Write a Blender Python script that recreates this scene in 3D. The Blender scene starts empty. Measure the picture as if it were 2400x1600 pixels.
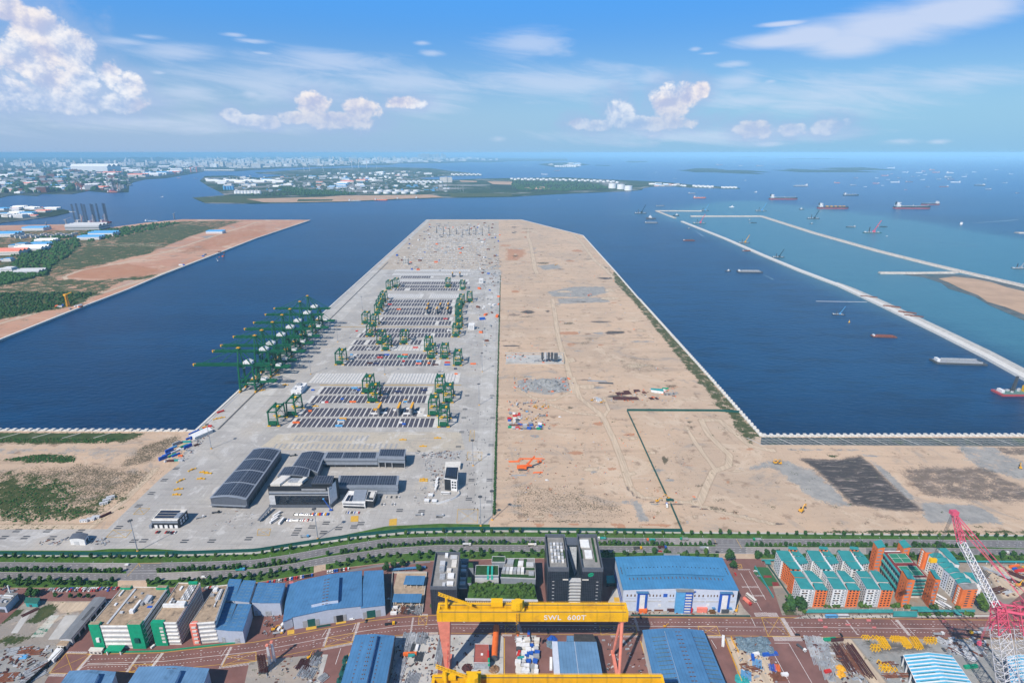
import bpy,math,random;import numpy as np;from math import sin,cos,atan2,hypot,pi as PI;from mathutils import Vector as Vec;from mathutils.geometry import delaunay_2d_cdt;SC=bpy.context.scene;COL=SC.collection;rnd=random.Random(7);ru,rc=rnd.uniform,rnd.choice;R=math.radians;enu=enumerate
def iv(n,k,v):n.inputs[k].default_value=v
F_PX,TILT,CAM_H=1333.,R(18.35),440.;cam_d=bpy.data.cameras.new('camera');cam_d.sensor_width=36.;cam_d.lens=36.*F_PX/2400.;cam_d.clip_start,cam_d.clip_end=1.,200000.;cam=bpy.data.objects.new('camera',cam_d);COL.objects.link(cam);cam.location=(0,0,CAM_H);cam.rotation_euler=(PI/2-TILT,0,0);SC.camera=cam;CT,ST=cos(TILT),sin(TILT);SC.view_settings.view_transform='Standard';SC.view_settings.look='None';SC.view_settings.exposure=0.;SC.view_settings.gamma=1.;SC.render.engine='CYCLES';cy=SC.cycles;cy.use_denoising=True;cy.max_bounces=6;cy.diffuse_bounces=2;cy.glossy_bounces=2;cy.transmission_bounces=2;cy.volume_bounces=3;cy.transparent_max_bounces=8;cy.caustics_reflective=False;cy.caustics_refractive=False;cy.sample_clamp_indirect=4.;TILES={'W':(0,0,.98),'A1':(0,1200,3.92),'A2':(600,1200,3.92),'A3':(1200,1200,3.92),'A4':(1800,1200,3.92),'B1':(0,900,3.92),'B2':(600,900,3.92),'B3':(1200,900,3.92),'B4':(1800,900,3.92),'C1':(400,650,4.48),'C2':(750,600,3.7333),'C3':(0,330,3.3367),'C4':(400,340,2.94),'C5':(1200,340,3.92),'C6':(1700,340,3.36),'C7':(0,0,1.96),'C8':(1200,0,1.96),'P':(0,0,1.)}
def px(t,x,y):
 ox,oy,s=TILES[t];return ox+x/s,oy+y/s
def G(t,x,y,z=0.):
 """the point of the level z that was measured at (x, y)""";X,Y=px(t,x,y);u,v=(X-1200)/F_PX,(Y-800)/F_PX;d=CT*v+ST;k=(CAM_H-z)/max(d,1e-4);return Vec((u*k,(CT-ST*v)*k,z))
def G2(t,x,y,z=0.):
 p=G(t,x,y,z);return(p.x,p.y)
def GL(t,pts,z=0.):
 return[G2(t,a,b,z)for a,b in pts]
def HZ(t,x,y,wy):
 """height of what was measured at (x, y) when it stands at distance wy""";X,Y=px(t,x,y);v=(Y-800)/F_PX;return CAM_H-(CT*v+ST)*wy/(CT-ST*v)
SUN_EL,SUN_AZ=R(46.5),atan2(-.55,-.83);sun_d=bpy.data.lights.new('sun','SUN');sun_d.energy=5.;sun_d.angle=R(.5);sun_d.color=(1.,.93,.83);sun=bpy.data.objects.new('sun',sun_d);COL.objects.link(sun);sdir=Vec((sin(SUN_AZ)*cos(SUN_EL),cos(SUN_AZ)*cos(SUN_EL),sin(SUN_EL)));sun.rotation_euler=sdir.to_track_quat('Z','Y').to_euler();sun.location=(0,0,3000)
class NT:
 def __init__(s,tree):
  s.t=tree
 def n(s,kind,**kw):
  nd=s.t.nodes.new(kind)
  for k,v in kw.items():
   setattr(nd,k,v)
  return nd
 def link(s,a,b):
  s.t.links.new(a,b)
 def setin(s,sock,v):
  if hasattr(v,'is_linked')or isinstance(v,bpy.types.NodeSocket):
   s.t.links.new(v,sock)
  else:
   sock.default_value=v
 def math(s,op,a,b=None,c=None,clamp=False):
  nd=s.n('ShaderNodeMath',operation=op);nd.use_clamp=clamp;s.setin(nd.inputs[0],a)
  if b is not None:s.setin(nd.inputs[1],b)
  if c is not None:s.setin(nd.inputs[2],c)
  return nd.outputs[0]
 def add(s,a,b):return s.math('ADD',a,b)
 def sub(s,a,b):return s.math('SUBTRACT',a,b)
 def mul(s,a,b):return s.math('MULTIPLY',a,b)
 def ramp(s,x,lo,hi,a=0.,b=1.,smooth=True):
  nd=s.n('ShaderNodeMapRange');nd.interpolation_type='SMOOTHSTEP' if smooth else 'LINEAR';nd.clamp=True;s.setin(nd.inputs[0],x)
  for i,v in zip((1,2,3,4),(lo,hi,a,b)):s.setin(nd.inputs[i],v)
  return nd.outputs[0]
 def mix(s,f,a,b,mode='MIX'):
  nd=s.n('ShaderNodeMix',data_type='RGBA',blend_type=mode);s.setin(nd.inputs[0],f);s.setin(nd.inputs[6],a if not isinstance(a,tuple)else(*a[:3],1));s.setin(nd.inputs[7],b if not isinstance(b,tuple)else(*b[:3],1));return nd.outputs[2]
 def noise(s,vec,scale,detail=4.,rough=.55,dist=0.,dim='3D'):
  nd=s.n('ShaderNodeTexNoise',noise_dimensions=dim)
  if vec is not None:s.link(vec,nd.inputs['Vector'])
  iv(nd,'Scale',scale);iv(nd,'Detail',detail);iv(nd,'Roughness',rough);iv(nd,'Distortion',dist);return nd.outputs[0]
 def voro(s,vec,scale,detail=0.,rough=.5,feature='F1',rand=1.,out='Distance'):
  nd=s.n('ShaderNodeTexVoronoi',feature=feature)
  if vec is not None:s.link(vec,nd.inputs['Vector'])
  iv(nd,'Scale',scale)
  if 'Detail' in nd.inputs:iv(nd,'Detail',detail)
  if 'Roughness' in nd.inputs:iv(nd,'Roughness',rough)
  iv(nd,'Randomness',rand);return nd.outputs[out]
 def xyz(s,x,y,z=0.):
  nd=s.n('ShaderNodeCombineXYZ')
  for i,v in enu((x,y,z)):s.setin(nd.inputs[i],v)
  return nd.outputs[0]
def srgb(r,g,b):
 f=lambda c:(c/255/12.92)if c/255<=.04045 else((c/255+.055)/1.055)**2.4;return(f(r),f(g),f(b))
world=bpy.data.worlds.new('World');SC.world=world;world.use_nodes=True;world.node_tree.nodes.clear();W=NT(world.node_tree);tc=W.n('ShaderNodeTexCoord');sep=W.n('ShaderNodeSeparateXYZ');W.link(tc.outputs['Generated'],sep.inputs[0]);AZ=W.math('ARCTAN2',sep.outputs[0],sep.outputs[1]);EL=W.math('ARCSINE',sep.outputs[2])
def ae(t,x,y):
 X,Y=px(t,x,y);u,v=(X-1200)/F_PX,(Y-800)/F_PX;d=Vec((u,CT-ST*v,-(ST+CT*v))).normalized();return atan2(d.x,d.y),math.asin(d.z)
def blobs(W,A,E,lst):
 """soft union of ellipses in azimuth / elevation; each (tile, x, y, rx, ry) as measured""";acc=None
 for(t,x,y,rx,ry)in lst:
  a0,e0=ae(t,x,y);a1,_=ae(t,x+rx,y);_,e1=ae(t,x,y-ry);da=W.mul(W.sub(A,a0),1/max(abs(a1-a0),1e-4));de=W.mul(W.sub(E,e0),1/max(abs(e1-e0),1e-4));r=W.math('SQRT',W.add(W.mul(da,da),W.mul(de,de)));b=W.sub(1.,r);acc=b if acc is None else W.math('SMOOTH_MAX',acc,b,.15)
 return acc
CUMULUS=[('C7',40,40,130,110),('C7',170,120,190,120),('C7',330,230,170,140),('C7',120,260,220,150),('C7',230,370,140,100),('C7',380,370,110,100),('C7',500,330,90,90),('C7',590,390,90,80),('C7',20,430,220,110),('C7',300,470,330,80),('C7',560,480,180,60),('C7',1060,525,75,45),('C7',1230,560,80,45),('C7',1440,480,115,78),('C7',1650,500,120,74),('C7',1560,550,210,60),('C7',1860,470,120,42),('C7',1345,540,90,45),('C7',1150,552,120,36),('C8',310,565,85,42),('C8',490,520,95,100),('C8',720,480,130,115),('C8',865,415,60,60),('C8',640,565,270,50),('C8',400,575,120,40),('C8',800,440,100,90),('C8',1110,595,130,55),('C8',1290,590,90,45),('C8',1470,580,140,52)]
def cloud_noise(W,A,E):
 v=W.xyz(A,W.mul(E,1.15),0.);wob=W.n('ShaderNodeVectorMath',operation='MULTIPLY_ADD');nz=W.n('ShaderNodeTexNoise');iv(nz,'Scale',30.);iv(nz,'Detail',4.);W.link(v,nz.inputs['Vector']);W.link(nz.outputs['Color'],wob.inputs[0]);wob.inputs[1].default_value=(.022,.022,0.);W.link(v,wob.inputs[2]);puff=W.sub(.42,W.voro(wob.outputs[0],24.,4.,.62));fine=W.sub(W.noise(v,60.,6.,.68),.5);big=W.sub(W.noise(v,9.,3.,.5),.5);return W.add(W.add(W.mul(puff,.62),W.mul(fine,.62)),W.mul(big,.6))
BL=blobs(W,AZ,EL,CUMULUS);N0=cloud_noise(W,AZ,EL);N1=cloud_noise(W,W.add(AZ,-.007),W.add(EL,.01));D0=W.add(W.mul(BL,1.6),W.add(N0,.22));cum_mask=W.ramp(D0,0.,.46);lit=W.ramp(W.sub(W.sub(N0,N1),W.mul(W.sub(BL,.2),.5)),-.6,.32);CIRRUS=[('C8',1700,130,560,130),('C8',2000,60,420,120),('C8',2100,40,420,110),('C8',1250,185,330,50),('C8',1250,110,160,18),('C8',1400,160,300,90),('C8',1550,200,300,100)];STREAK=[('C7',250,420,620,170),('C7',880,415,190,50),('C8',1045,368,120,44),('C7',1985,245,60,16),('C7',1940,197,40,12),('C7',2290,640,50,20),('C7',1150,430,70,26),('C7',1985,470,260,60),('C8',1180,660,80,14),('C8',1780,650,120,18),('C8',1960,652,70,14),('C8',640,360,110,40),('C7',700,560,900,60),('C8',900,620,800,50),('C7',800,240,220,50),('C7',560,190,160,28),('C7',1500,290,360,60),('C7',1850,380,420,80),('C7',680,170,110,16),('C7',1300,380,640,90),('C8',100,200,230,80),('C8',240,380,480,90),('C8',2050,370,420,70),('C8',1100,460,300,45),('C8',1500,440,600,110),('C8',840,228,30,12),('C8',900,247,50,8),('C8',1010,295,80,16),('C8',1190,374,36,12),('C7',1080,160,60,10),('C7',1160,190,80,12),('C7',730,335,45,12),('C7',1210,245,60,10)];vs=W.xyz(W.mul(AZ,4.),W.mul(W.add(EL,W.mul(AZ,.12)),26.),3.);streak_n=W.noise(vs,1.6,7.,.65,.6);cir=W.ramp(W.add(blobs(W,AZ,EL,CIRRUS),W.mul(W.sub(streak_n,.5),.7)),0.,.75);stk=W.ramp(W.add(blobs(W,AZ,EL,STREAK),W.mul(W.sub(streak_n,.5),2.6)),-.25,1.1);sky=W.n('ShaderNodeTexSky',sky_type='NISHITA');sky.sun_disc=False;sky.sun_elevation=SUN_EL;sky.sun_rotation=SUN_AZ%(2*PI);sky.altitude=300;sky.air_density=1.;sky.dust_density=.6;sky.ozone_density=2.2;hs=W.n('ShaderNodeHueSaturation');iv(hs,'Hue',.5);iv(hs,'Saturation',1.25);iv(hs,'Value',1.);W.link(sky.outputs[0],hs.inputs['Color']);SKY_STRENGTH=.1;K=1/SKY_STRENGTH
def kc(r,g,b,s=1.):
 c=srgb(r,g,b);return tuple(x*K*s for x in c)
clear=hs.outputs[0];band=W.ramp(EL,0.,.2,1.,0.);clear=W.mix(W.mul(band,.85),clear,W.mix(W.ramp(AZ,-.7,.6),kc(154,188,230),kc(126,190,236)));high=W.mul(W.ramp(EL,.03,.26),W.ramp(EL,.27,.6,1.,0.));clear=W.mix(W.mul(high,.9),clear,kc(84,168,252));c1=W.mix(W.mul(stk,.55),clear,kc(214,226,248));c2=W.mix(W.mul(cir,.78),c1,kc(214,224,246));warm=W.ramp(W.noise(W.xyz(AZ,EL,1.),9.,2.),.4,.62);shade_c=W.mix(warm,kc(168,194,232),kc(190,198,228));lit_c=W.mix(warm,kc(250,251,255),kc(252,244,242));cum_c=W.mix(lit,shade_c,lit_c);low=W.ramp(EL,.02,.1);cum_a=W.mul(cum_mask,W.add(.3,W.mul(low,.67)));veil=W.ramp(W.add(W.mul(BL,.75),W.add(W.mul(N0,.7),.95)),0.,1.);veil_c=W.mix(W.ramp(N0,-.25,.15),kc(164,190,230),kc(206,216,240));c2=W.mix(W.mul(veil,.62),c2,veil_c);c3=W.mix(cum_a,c2,cum_c);bg=W.n('ShaderNodeBackground');iv(bg,'Strength',SKY_STRENGTH);W.link(c3,bg.inputs['Color']);wo=W.n('ShaderNodeOutputWorld');W.link(bg.outputs[0],wo.inputs['Surface'])
class MB:
 """collects faces; build() links them as ONE mesh object"""
 def __init__(s):
  s.v,s.f,s.m=[],[],[]
 def face(s,pts,m=0):
  i=len(s.v);s.v.extend([tuple(p)for p in pts]);s.f.append(tuple(range(i,i+len(pts))));s.m.append(m)
 def _hex(s,P,m,mt=None):
  i=len(s.v);s.v.extend(P)
  for k,f in enu(((0,3,2,1),(4,5,6,7),(0,1,5,4),(1,2,6,5),(2,3,7,6),(3,0,4,7))):
   s.f.append(tuple(i+a for a in f));s.m.append(mt if(mt is not None and k==1)else m)
 def box(s,x0,y0,z0,x1,y1,z1,m=0,mt=None):
  s._hex([(x0,y0,z0),(x1,y0,z0),(x1,y1,z0),(x0,y1,z0),(x0,y0,z1),(x1,y0,z1),(x1,y1,z1),(x0,y1,z1)],m,mt)
 def obox(s,cx,cy,z0,lx,ly,h,a=0.,m=0,mt=None):
  ca,sa=cos(a),sin(a);q=[(cx+ca*x-sa*y,cy+sa*x+ca*y)for x,y in((-lx/2,-ly/2),(lx/2,-ly/2),(lx/2,ly/2),(-lx/2,ly/2))];s._hex([(x,y,z0)for x,y in q]+[(x,y,z0+h)for x,y in q],m,mt)
 def prism(s,poly,z0,z1,m=0,mt=None,bottom=False):
  """z1 may be a list, one height per corner""";n=len(poly);zz=z1 if isinstance(z1,(list,tuple))else[z1]*n;ar=sum(poly[k][0]*poly[(k+1)%n][1]-poly[(k+1)%n][0]*poly[k][1]for k in range(n))
  if ar<0:
   poly,zz=poly[::-1],zz[::-1]
  i=len(s.v);s.v.extend([(x,y,z0)for x,y in poly]);s.v.extend([(p[0],p[1],z)for p,z in zip(poly,zz)])
  for k in range(n):
   j=(k+1)%n;s.f.append((i+k,i+j,i+n+j,i+n+k));s.m.append(m)
  s.f.append(tuple(range(i+n,i+2*n)));s.m.append(m if mt is None else mt)
  if bottom:
   s.f.append(tuple(range(i+n-1,i-1,-1)));s.m.append(m)
 def beam(s,p,q,w,h=None,m=0):
  h=w if h is None else h;p,q=Vec(p),Vec(q);d=(q-p).normalized();up=Vec((0,0,1))if abs(d.z)<.95 else Vec((0,1,0));a=d.cross(up).normalized()*(w/2);b=a.cross(d).normalized()*(h/2);P=[tuple(p-a-b),tuple(p+a-b),tuple(p+a+b),tuple(p-a+b),tuple(q-a-b),tuple(q+a-b),tuple(q+a+b),tuple(q-a+b)];s._hex(P,m)
 def cyl(s,p,q,r0,r1=None,n=10,m=0,mt=None):
  r1=r0 if r1 is None else r1;p,q=Vec(p),Vec(q);d=(q-p).normalized();up=Vec((0,0,1))if abs(d.z)<.95 else Vec((0,1,0));a=d.cross(up).normalized();b=a.cross(d);i=len(s.v)
  for c,r in((p,r0),(q,r1)):
   for k in range(n):
    t=2*PI*k/n;s.v.append(tuple(c+(a*cos(t)+b*sin(t))*r))
  for k in range(n):
   j=(k+1)%n;s.f.append((i+k,i+n+k,i+n+j,i+j));s.m.append(m)
  s.f.append(tuple(i+k for k in range(n)));s.m.append(m);s.f.append(tuple(i+n+k for k in range(n-1,-1,-1)));s.m.append(m if mt is None else mt)
 def bd(s,name,mats,parent=None,loc=(0,0,0),rot=0.):
  me=bpy.data.meshes.new(name);me.from_pydata(s.v,[],s.f)
  for m in(mats if isinstance(mats,(list,tuple))else[mats]):
   me.materials.append(m)
  me.polygons.foreach_set('material_index',np.array(s.m,dtype=np.int32));me.update();o=bpy.data.objects.new(name,me);COL.objects.link(o);o.location=loc;o.rotation_euler=(0,0,rot)
  if parent is not None:
   o.parent=parent
  return o
def b1(parent,name,mat,shape,*a,**k):
 b=MB();getattr(b,shape)(*a,**k);return b.bd(name,mat,parent)
def tag(o,label=None,cat=None,group=None,kind=None):
 if label:o['label']=label
 if cat:o['category']=cat
 if group:o['group']=group
 if kind:o['kind']=kind
 return o
def thing(name,label,cat,loc=(0,0,0),rot=0.,group=None):
 o=bpy.data.objects.new(name,None);COL.objects.link(o);o.empty_display_size=1;o.location=loc;o.rotation_euler=(0,0,rot);return tag(o,label,cat,group)
def dup(o,loc=None,rot=None,label=None,group=None,scale=None,parent=None):
 c=o.copy();COL.objects.link(c)
 if parent is not None:c.parent=parent
 if loc is not None:c.location=loc
 if rot is not None:c.rotation_euler=(0,0,rot)
 if scale is not None:c.scale=scale if isinstance(scale,(tuple,list))else(scale,)*3
 if label:c['label']=label
 if group:c['group']=group
 for ch in[k for k in o.children]:
  dup(ch,parent=c)
 return c
ORD=('first second third fourth fifth sixth seventh eighth ninth tenth eleventh twelfth thirteenth fourteenth fifteenth sixteenth seventeenth ''eighteenth nineteenth twentieth').split();TENS={2:'twenty',3:'thirty',4:'forty',5:'fifty',6:'sixty',7:'seventy',8:'eighty',9:'ninety'}
def ordw(i):
 if i<20:return ORD[i]
 n=i+1
 if n%10==0:return TENS[n//10][:-1]+'ieth' if n<100 else str(n)+'th'
 if n<100:return TENS[n//10]+'-'+ORD[n%10-1]
 return 'hundred and '+ordw(n-101)if n>100 else 'hundredth'
def newmat(name):
 m=bpy.data.materials.new(name);m.use_nodes=True;m.node_tree.nodes.clear();T=NT(m.node_tree);out=T.n('ShaderNodeOutputMaterial');p=T.n('ShaderNodeBsdfPrincipled');T.link(p.outputs[0],out.inputs['Surface']);iv(p,'Specular IOR Level',.25);return m,T,p
def geo_pos(T):
 return T.n('ShaderNodeNewGeometry').outputs['Position']
def obj_pos(T):
 return T.n('ShaderNodeTexCoord').outputs['Object']
def scalev(T,v,sx,sy,sz=1.):
 nd=T.n('ShaderNodeVectorMath',operation='MULTIPLY');T.link(v,nd.inputs[0]);nd.inputs[1].default_value=(sx,sy,sz);return nd.outputs[0]
def paint(name,c,rough=.6,var=.18,scale=.25,metal=0.,dirt=None,dirt_amt=.3,stripes=None,spec=.25):
 """plain weathered surface: base colour, large mottling, optional stain colour, optional seams (axis, pitch, darkening)""";m,T,p=newmat(name);v=geo_pos(T);n=T.noise(v,scale,5.,.6);f=T.ramp(n,.28,.72,1-var,1+var,smooth=False);vm=T.n('ShaderNodeVectorMath',operation='SCALE');vm.inputs[0].default_value=c;T.link(f,vm.inputs['Scale']);col=vm.outputs[0]
 if dirt:
  n2=T.noise(v,scale*.45,6.,.7,.4);col=T.mix(T.ramp(n2,.52,.72,0,dirt_amt),col,dirt)
 if stripes:
  ax,pitch,dk=stripes;sx=T.n('ShaderNodeSeparateXYZ');T.link(obj_pos(T),sx.inputs[0]);w=T.math('FRACT',T.mul(sx.outputs[ax],1/pitch));col=T.mix(T.ramp(T.math('ABSOLUTE',T.sub(w,.5)),.4,.47,0,dk),col,(.01,.01,.012))
 T.link(col,p.inputs['Base Color']);iv(p,'Roughness',rough);iv(p,'Metallic',metal);iv(p,'Specular IOR Level',spec);return m
def sdist(P,poly):
 """signed distance (negative inside) of points P (n,2) to a polygon""";P=np.asarray(P);n=len(poly);best=np.full(len(P),1e18);ins=np.zeros(len(P),bool)
 for i in range(n):
  a=np.array(poly[i]);b=np.array(poly[(i+1)%n]);ab=b-a;t=np.clip(((P-a)@ab)/max(ab@ab,1e-9),0,1);q=a+t[:,None]*ab;best=np.minimum(best,((P-q)**2).sum(1));c=(a[1]>P[:,1])!=(b[1]>P[:,1])
  if c.any():
   xi=(b[0]-a[0])*(P[:,1]-a[1])/((b[1]-a[1])if b[1]!=a[1]else 1e-9)+a[0];ins^=c&(P[:,0]<xi)
 d=np.sqrt(best);return np.where(ins,-d,d)
def ldist(P,pts):
 best=np.full(len(P),1e18)
 for i in range(len(pts)-1):
  a=np.array(pts[i]);b=np.array(pts[i+1]);ab=b-a;t=np.clip(((P-a)@ab)/max(ab@ab,1e-9),0,1);q=a+t[:,None]*ab;best=np.minimum(best,((P-q)**2).sum(1))
 return np.sqrt(best)
CH={'veg':0,'scrub':1,'gravel':2,'dark':3,'track':4,'red':5}
def grid_mesh(name,X,Y,Z,mat,paints=(),skirt=None):
 """X, Y: (rows, cols) world coordinates. paints: (channel, 'poly'/'line', points, softness or width, amount)""";r,c=X.shape;P=np.stack([X.ravel(),Y.ravel()],1);V=np.column_stack([P,np.broadcast_to(Z,X.shape).ravel()]);me=bpy.data.meshes.new(name);ii=np.arange(r*c).reshape(r,c);q=np.stack([ii[:-1,:-1],ii[:-1,1:],ii[1:,1:],ii[1:,:-1]],-1).reshape(-1,4);me.from_pydata(V.tolist(),[],q.tolist());M=np.zeros((8,r*c),np.float32)
 for ch,kind,pts,w,amt in paints:
  if kind=='poly':
   xs=[p[0]for p in pts];ys=[p[1]for p in pts];sel=(P[:,0]>min(xs)-3*w)&(P[:,0]<max(xs)+3*w)&(P[:,1]>min(ys)-3*w)&(P[:,1]<max(ys)+3*w)
   if not sel.any():continue
   m=np.clip(.5-sdist(P[sel],pts)/(2*w),0,1)*abs(amt)
  else:
   xs=[p[0]for p in pts];ys=[p[1]for p in pts];sel=(P[:,0]>min(xs)-3*w)&(P[:,0]<max(xs)+3*w)&(P[:,1]>min(ys)-3*w)&(P[:,1]<max(ys)+3*w)
   if not sel.any():continue
   m=np.clip(1.25-ldist(P[sel],pts)/w,0,1)*abs(amt)
  k=CH[ch]
  if amt<0:M[k,sel]=M[k,sel]*(1-m)
  else:M[k,sel]=np.maximum(M[k,sel],m)
 for an,off in(('ma',0),('mb',3)):
  at=me.attributes.new(an,'FLOAT_COLOR','POINT');a=np.ones((r*c,4),np.float32);a[:,:3]=M[off:off+3].T;at.data.foreach_set('color',a.ravel())
 me.materials.append(mat);me.update();o=bpy.data.objects.new(name,me);COL.objects.link(o);return tag(o,kind='structure')
def ground_mat(name,sand=(.56,.405,.285),sand2=(.475,.355,.26),grit=1.,veg=(.03,.055,.014),veg2=(.075,.085,.03),streak=1.,far=1.):
 m,T,p=newmat(name);v=geo_pos(T);n1=T.noise(v,.0045/far,5.,.6);n2=T.noise(v,.035/far,6.,.65);n3=T.noise(v,.22/far,4.,.7);vs=scalev(T,v,.004/far,.05/far);n4=T.noise(vs,1.,6.,.7,.8);col=T.mix(T.ramp(n1,.35,.65),sand,sand2);col=T.mix(T.ramp(n4,.5,.68,0,.42*streak),col,(.335,.25,.185));col=T.mix(T.ramp(n4,.47,.3,0,.5*streak),col,(.55,.44,.34));nb=T.noise(v,.0105/far,7.,.7,1.5);col=T.mix(T.ramp(nb,.54,.66,0,.85),col,(.36,.3,.25));col=T.mix(T.ramp(nb,.46,.36,0,.6),col,(.6,.475,.355));col=T.mix(T.ramp(n2,.56,.7,0,.9),col,(.27,.19,.135));col=T.mix(T.ramp(n3,.6,.74,0,.75*grit),col,(.2,.15,.105));n5=T.noise(v,.055/far,8.,.78);col=T.mix(T.ramp(n5,.61,.67,0,.9*grit),col,(.13,.1,.07));a=T.n('ShaderNodeAttribute',attribute_name='ma');b=T.n('ShaderNodeAttribute',attribute_name='mb');sa=T.n('ShaderNodeSeparateColor');T.link(a.outputs['Color'],sa.inputs[0]);sb=T.n('ShaderNodeSeparateColor');T.link(b.outputs['Color'],sb.inputs[0]);nw=T.noise(v,.06/far,7.,.68);nn=T.sub(nw,.5);nf=T.sub(T.noise(v,.42/far,5.,.75),.5);nnf=T.add(T.mul(nn,1.1),T.mul(nf,.9))
 def m_(s,k=.8,lo=.42,hi=.58,f=False):
  return T.ramp(T.add(s,T.mul(nnf if f else nn,k)),lo,hi)
 gr,dk,rd,tr,vg,sc=sa.outputs[2],sb.outputs[0],sb.outputs[2],sb.outputs[1],sa.outputs[0],sa.outputs[1];col=T.mix(T.mul(m_(rd,1.4,.4,.62,True),.8),col,T.mix(n2,(.34,.14,.07),(.5,.27,.16)));gcol=T.mix(T.ramp(T.noise(v,.05/far,6,.7),.35,.65),(.235,.24,.24),(.34,.335,.32));col=T.mix(T.mul(m_(gr,1.7,.38,.66,True),.9),col,gcol);vd=scalev(T,v,.035/far,.16/far);ds=T.noise(vd,1.,7.,.75,1.2);dcol=T.mix(T.ramp(ds,.5,.7),(.07,.062,.062),(.38,.31,.27));col=T.mix(T.mul(m_(dk,1.1,.32,.6,True),T.ramp(dk,.2,.9,.45,1)),col,dcol);tcol=T.mix(T.ramp(T.noise(scalev(T,v,.3/far,.02/far),1.,4,.6),.35,.65),(.6,.475,.345),(.46,.36,.265));edge=T.mul(T.ramp(tr,.15,.4),T.ramp(tr,.75,.45));col=T.mix(T.mul(edge,.42),col,(.27,.2,.14));col=T.mix(T.mul(m_(tr,.3,.38,.6),.92),col,tcol);s1=T.ramp(T.add(T.add(sc,T.mul(nn,1.)),T.mul(nf,2.6)),.72,.95);col=T.mix(T.mul(s1,.85),col,T.mix(n3,(.06,.052,.034),(.085,.078,.042)));vcol=T.mix(T.ramp(T.noise(v,.11/far,6,.7),.38,.66),veg,veg2);col=T.mix(T.mul(m_(vg,2.6,.46,.62,True),.95),col,vcol);T.link(col,p.inputs['Base Color']);iv(p,'Roughness',.95);iv(p,'Specular IOR Level',.08);bmp=T.n('ShaderNodeBump');iv(bmp,'Strength',.45);iv(bmp,'Distance',1.2);T.link(T.add(n3,T.mul(n2,2.)),bmp.inputs['Height']);T.link(bmp.outputs[0],p.inputs['Normal']);return m
M_SAND=ground_mat('sandy_ground');M_YARD=ground_mat('yard_ground',sand=(.33,.3,.27),sand2=(.27,.245,.22),streak=.5);M_PENIN=ground_mat('peninsula_ground',sand=(.53,.31,.21),sand2=(.47,.235,.15),veg=(.03,.06,.02),veg2=(.085,.115,.042),far=2.);WATER_Z=-4.
def make_water():
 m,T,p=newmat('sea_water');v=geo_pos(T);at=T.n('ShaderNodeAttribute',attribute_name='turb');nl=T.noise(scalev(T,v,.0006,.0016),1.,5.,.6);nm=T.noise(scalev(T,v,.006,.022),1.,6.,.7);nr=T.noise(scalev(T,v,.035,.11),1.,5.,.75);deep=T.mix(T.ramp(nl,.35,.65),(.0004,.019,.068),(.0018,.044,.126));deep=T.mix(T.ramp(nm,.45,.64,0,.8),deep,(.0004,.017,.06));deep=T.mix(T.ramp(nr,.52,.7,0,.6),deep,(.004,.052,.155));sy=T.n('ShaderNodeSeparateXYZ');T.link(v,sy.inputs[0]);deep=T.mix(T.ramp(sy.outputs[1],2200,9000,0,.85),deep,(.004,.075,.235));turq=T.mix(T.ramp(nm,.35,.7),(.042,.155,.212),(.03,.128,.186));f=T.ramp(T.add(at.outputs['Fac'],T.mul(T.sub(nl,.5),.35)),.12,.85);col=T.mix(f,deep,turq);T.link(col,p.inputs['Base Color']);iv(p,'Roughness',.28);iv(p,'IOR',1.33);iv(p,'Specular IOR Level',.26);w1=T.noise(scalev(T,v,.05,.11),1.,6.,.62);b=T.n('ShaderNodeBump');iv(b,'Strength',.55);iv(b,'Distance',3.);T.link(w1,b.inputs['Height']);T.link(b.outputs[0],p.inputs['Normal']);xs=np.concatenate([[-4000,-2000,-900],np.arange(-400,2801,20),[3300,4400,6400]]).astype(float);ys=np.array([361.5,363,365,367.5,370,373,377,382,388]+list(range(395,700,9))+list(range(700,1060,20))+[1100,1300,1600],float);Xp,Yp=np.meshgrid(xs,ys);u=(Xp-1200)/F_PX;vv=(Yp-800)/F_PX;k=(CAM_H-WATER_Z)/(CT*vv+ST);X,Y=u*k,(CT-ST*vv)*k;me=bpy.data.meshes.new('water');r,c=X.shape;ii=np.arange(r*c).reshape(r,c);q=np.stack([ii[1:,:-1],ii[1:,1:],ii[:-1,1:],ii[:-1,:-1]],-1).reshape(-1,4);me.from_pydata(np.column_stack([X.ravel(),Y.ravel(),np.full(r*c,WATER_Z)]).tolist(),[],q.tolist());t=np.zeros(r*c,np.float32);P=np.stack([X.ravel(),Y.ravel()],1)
 for pts,w,amt in(([(1530,505),(1640,478),(1760,470),(2000,500),(2160,520),(2300,545),(2600,590),(3000,700),(3400,1100),(2900,1000),(2420,852),(2000,690),(1606,524)],160,1.),([(1440,500),(1560,480),(1700,470),(2100,500),(2500,560),(2600,700),(1900,600),(1560,520)],420,.55)):
  w_pts=[G2('P',a,b,WATER_Z)for a,b in pts];t=np.maximum(t,np.clip(.5-sdist(P,w_pts)/(2*w),0,1)*amt)
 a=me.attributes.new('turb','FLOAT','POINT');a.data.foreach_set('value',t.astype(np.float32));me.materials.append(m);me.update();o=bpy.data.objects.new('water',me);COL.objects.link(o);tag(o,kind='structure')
make_water()
def lin(pts,x):
 return float(np.interp(x,[p[0]for p in pts],[p[1]for p in pts]))
LEFT_EDGE=[G2('P',457,1010),G2('P',560,914),G2('P',776,716),G2('P',1000,515)];RIGHT_EDGE=[G2('B3',2290,478),G2('B3',1870,0),G2('C5',1165,1411),G2('C5',930,1140),G2('C5',750,940),G2('C5',652,830)];PIER_END=[G2('P',1000,515),G2('P',1222,515),G2('C5',652,830)];SHORE_Y=LEFT_EDGE[0][1];SHORE=[(-2600,SHORE_Y+12),LEFT_EDGE[0],RIGHT_EDGE[0],(2600,RIGHT_EDGE[0][1]+6)]
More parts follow.
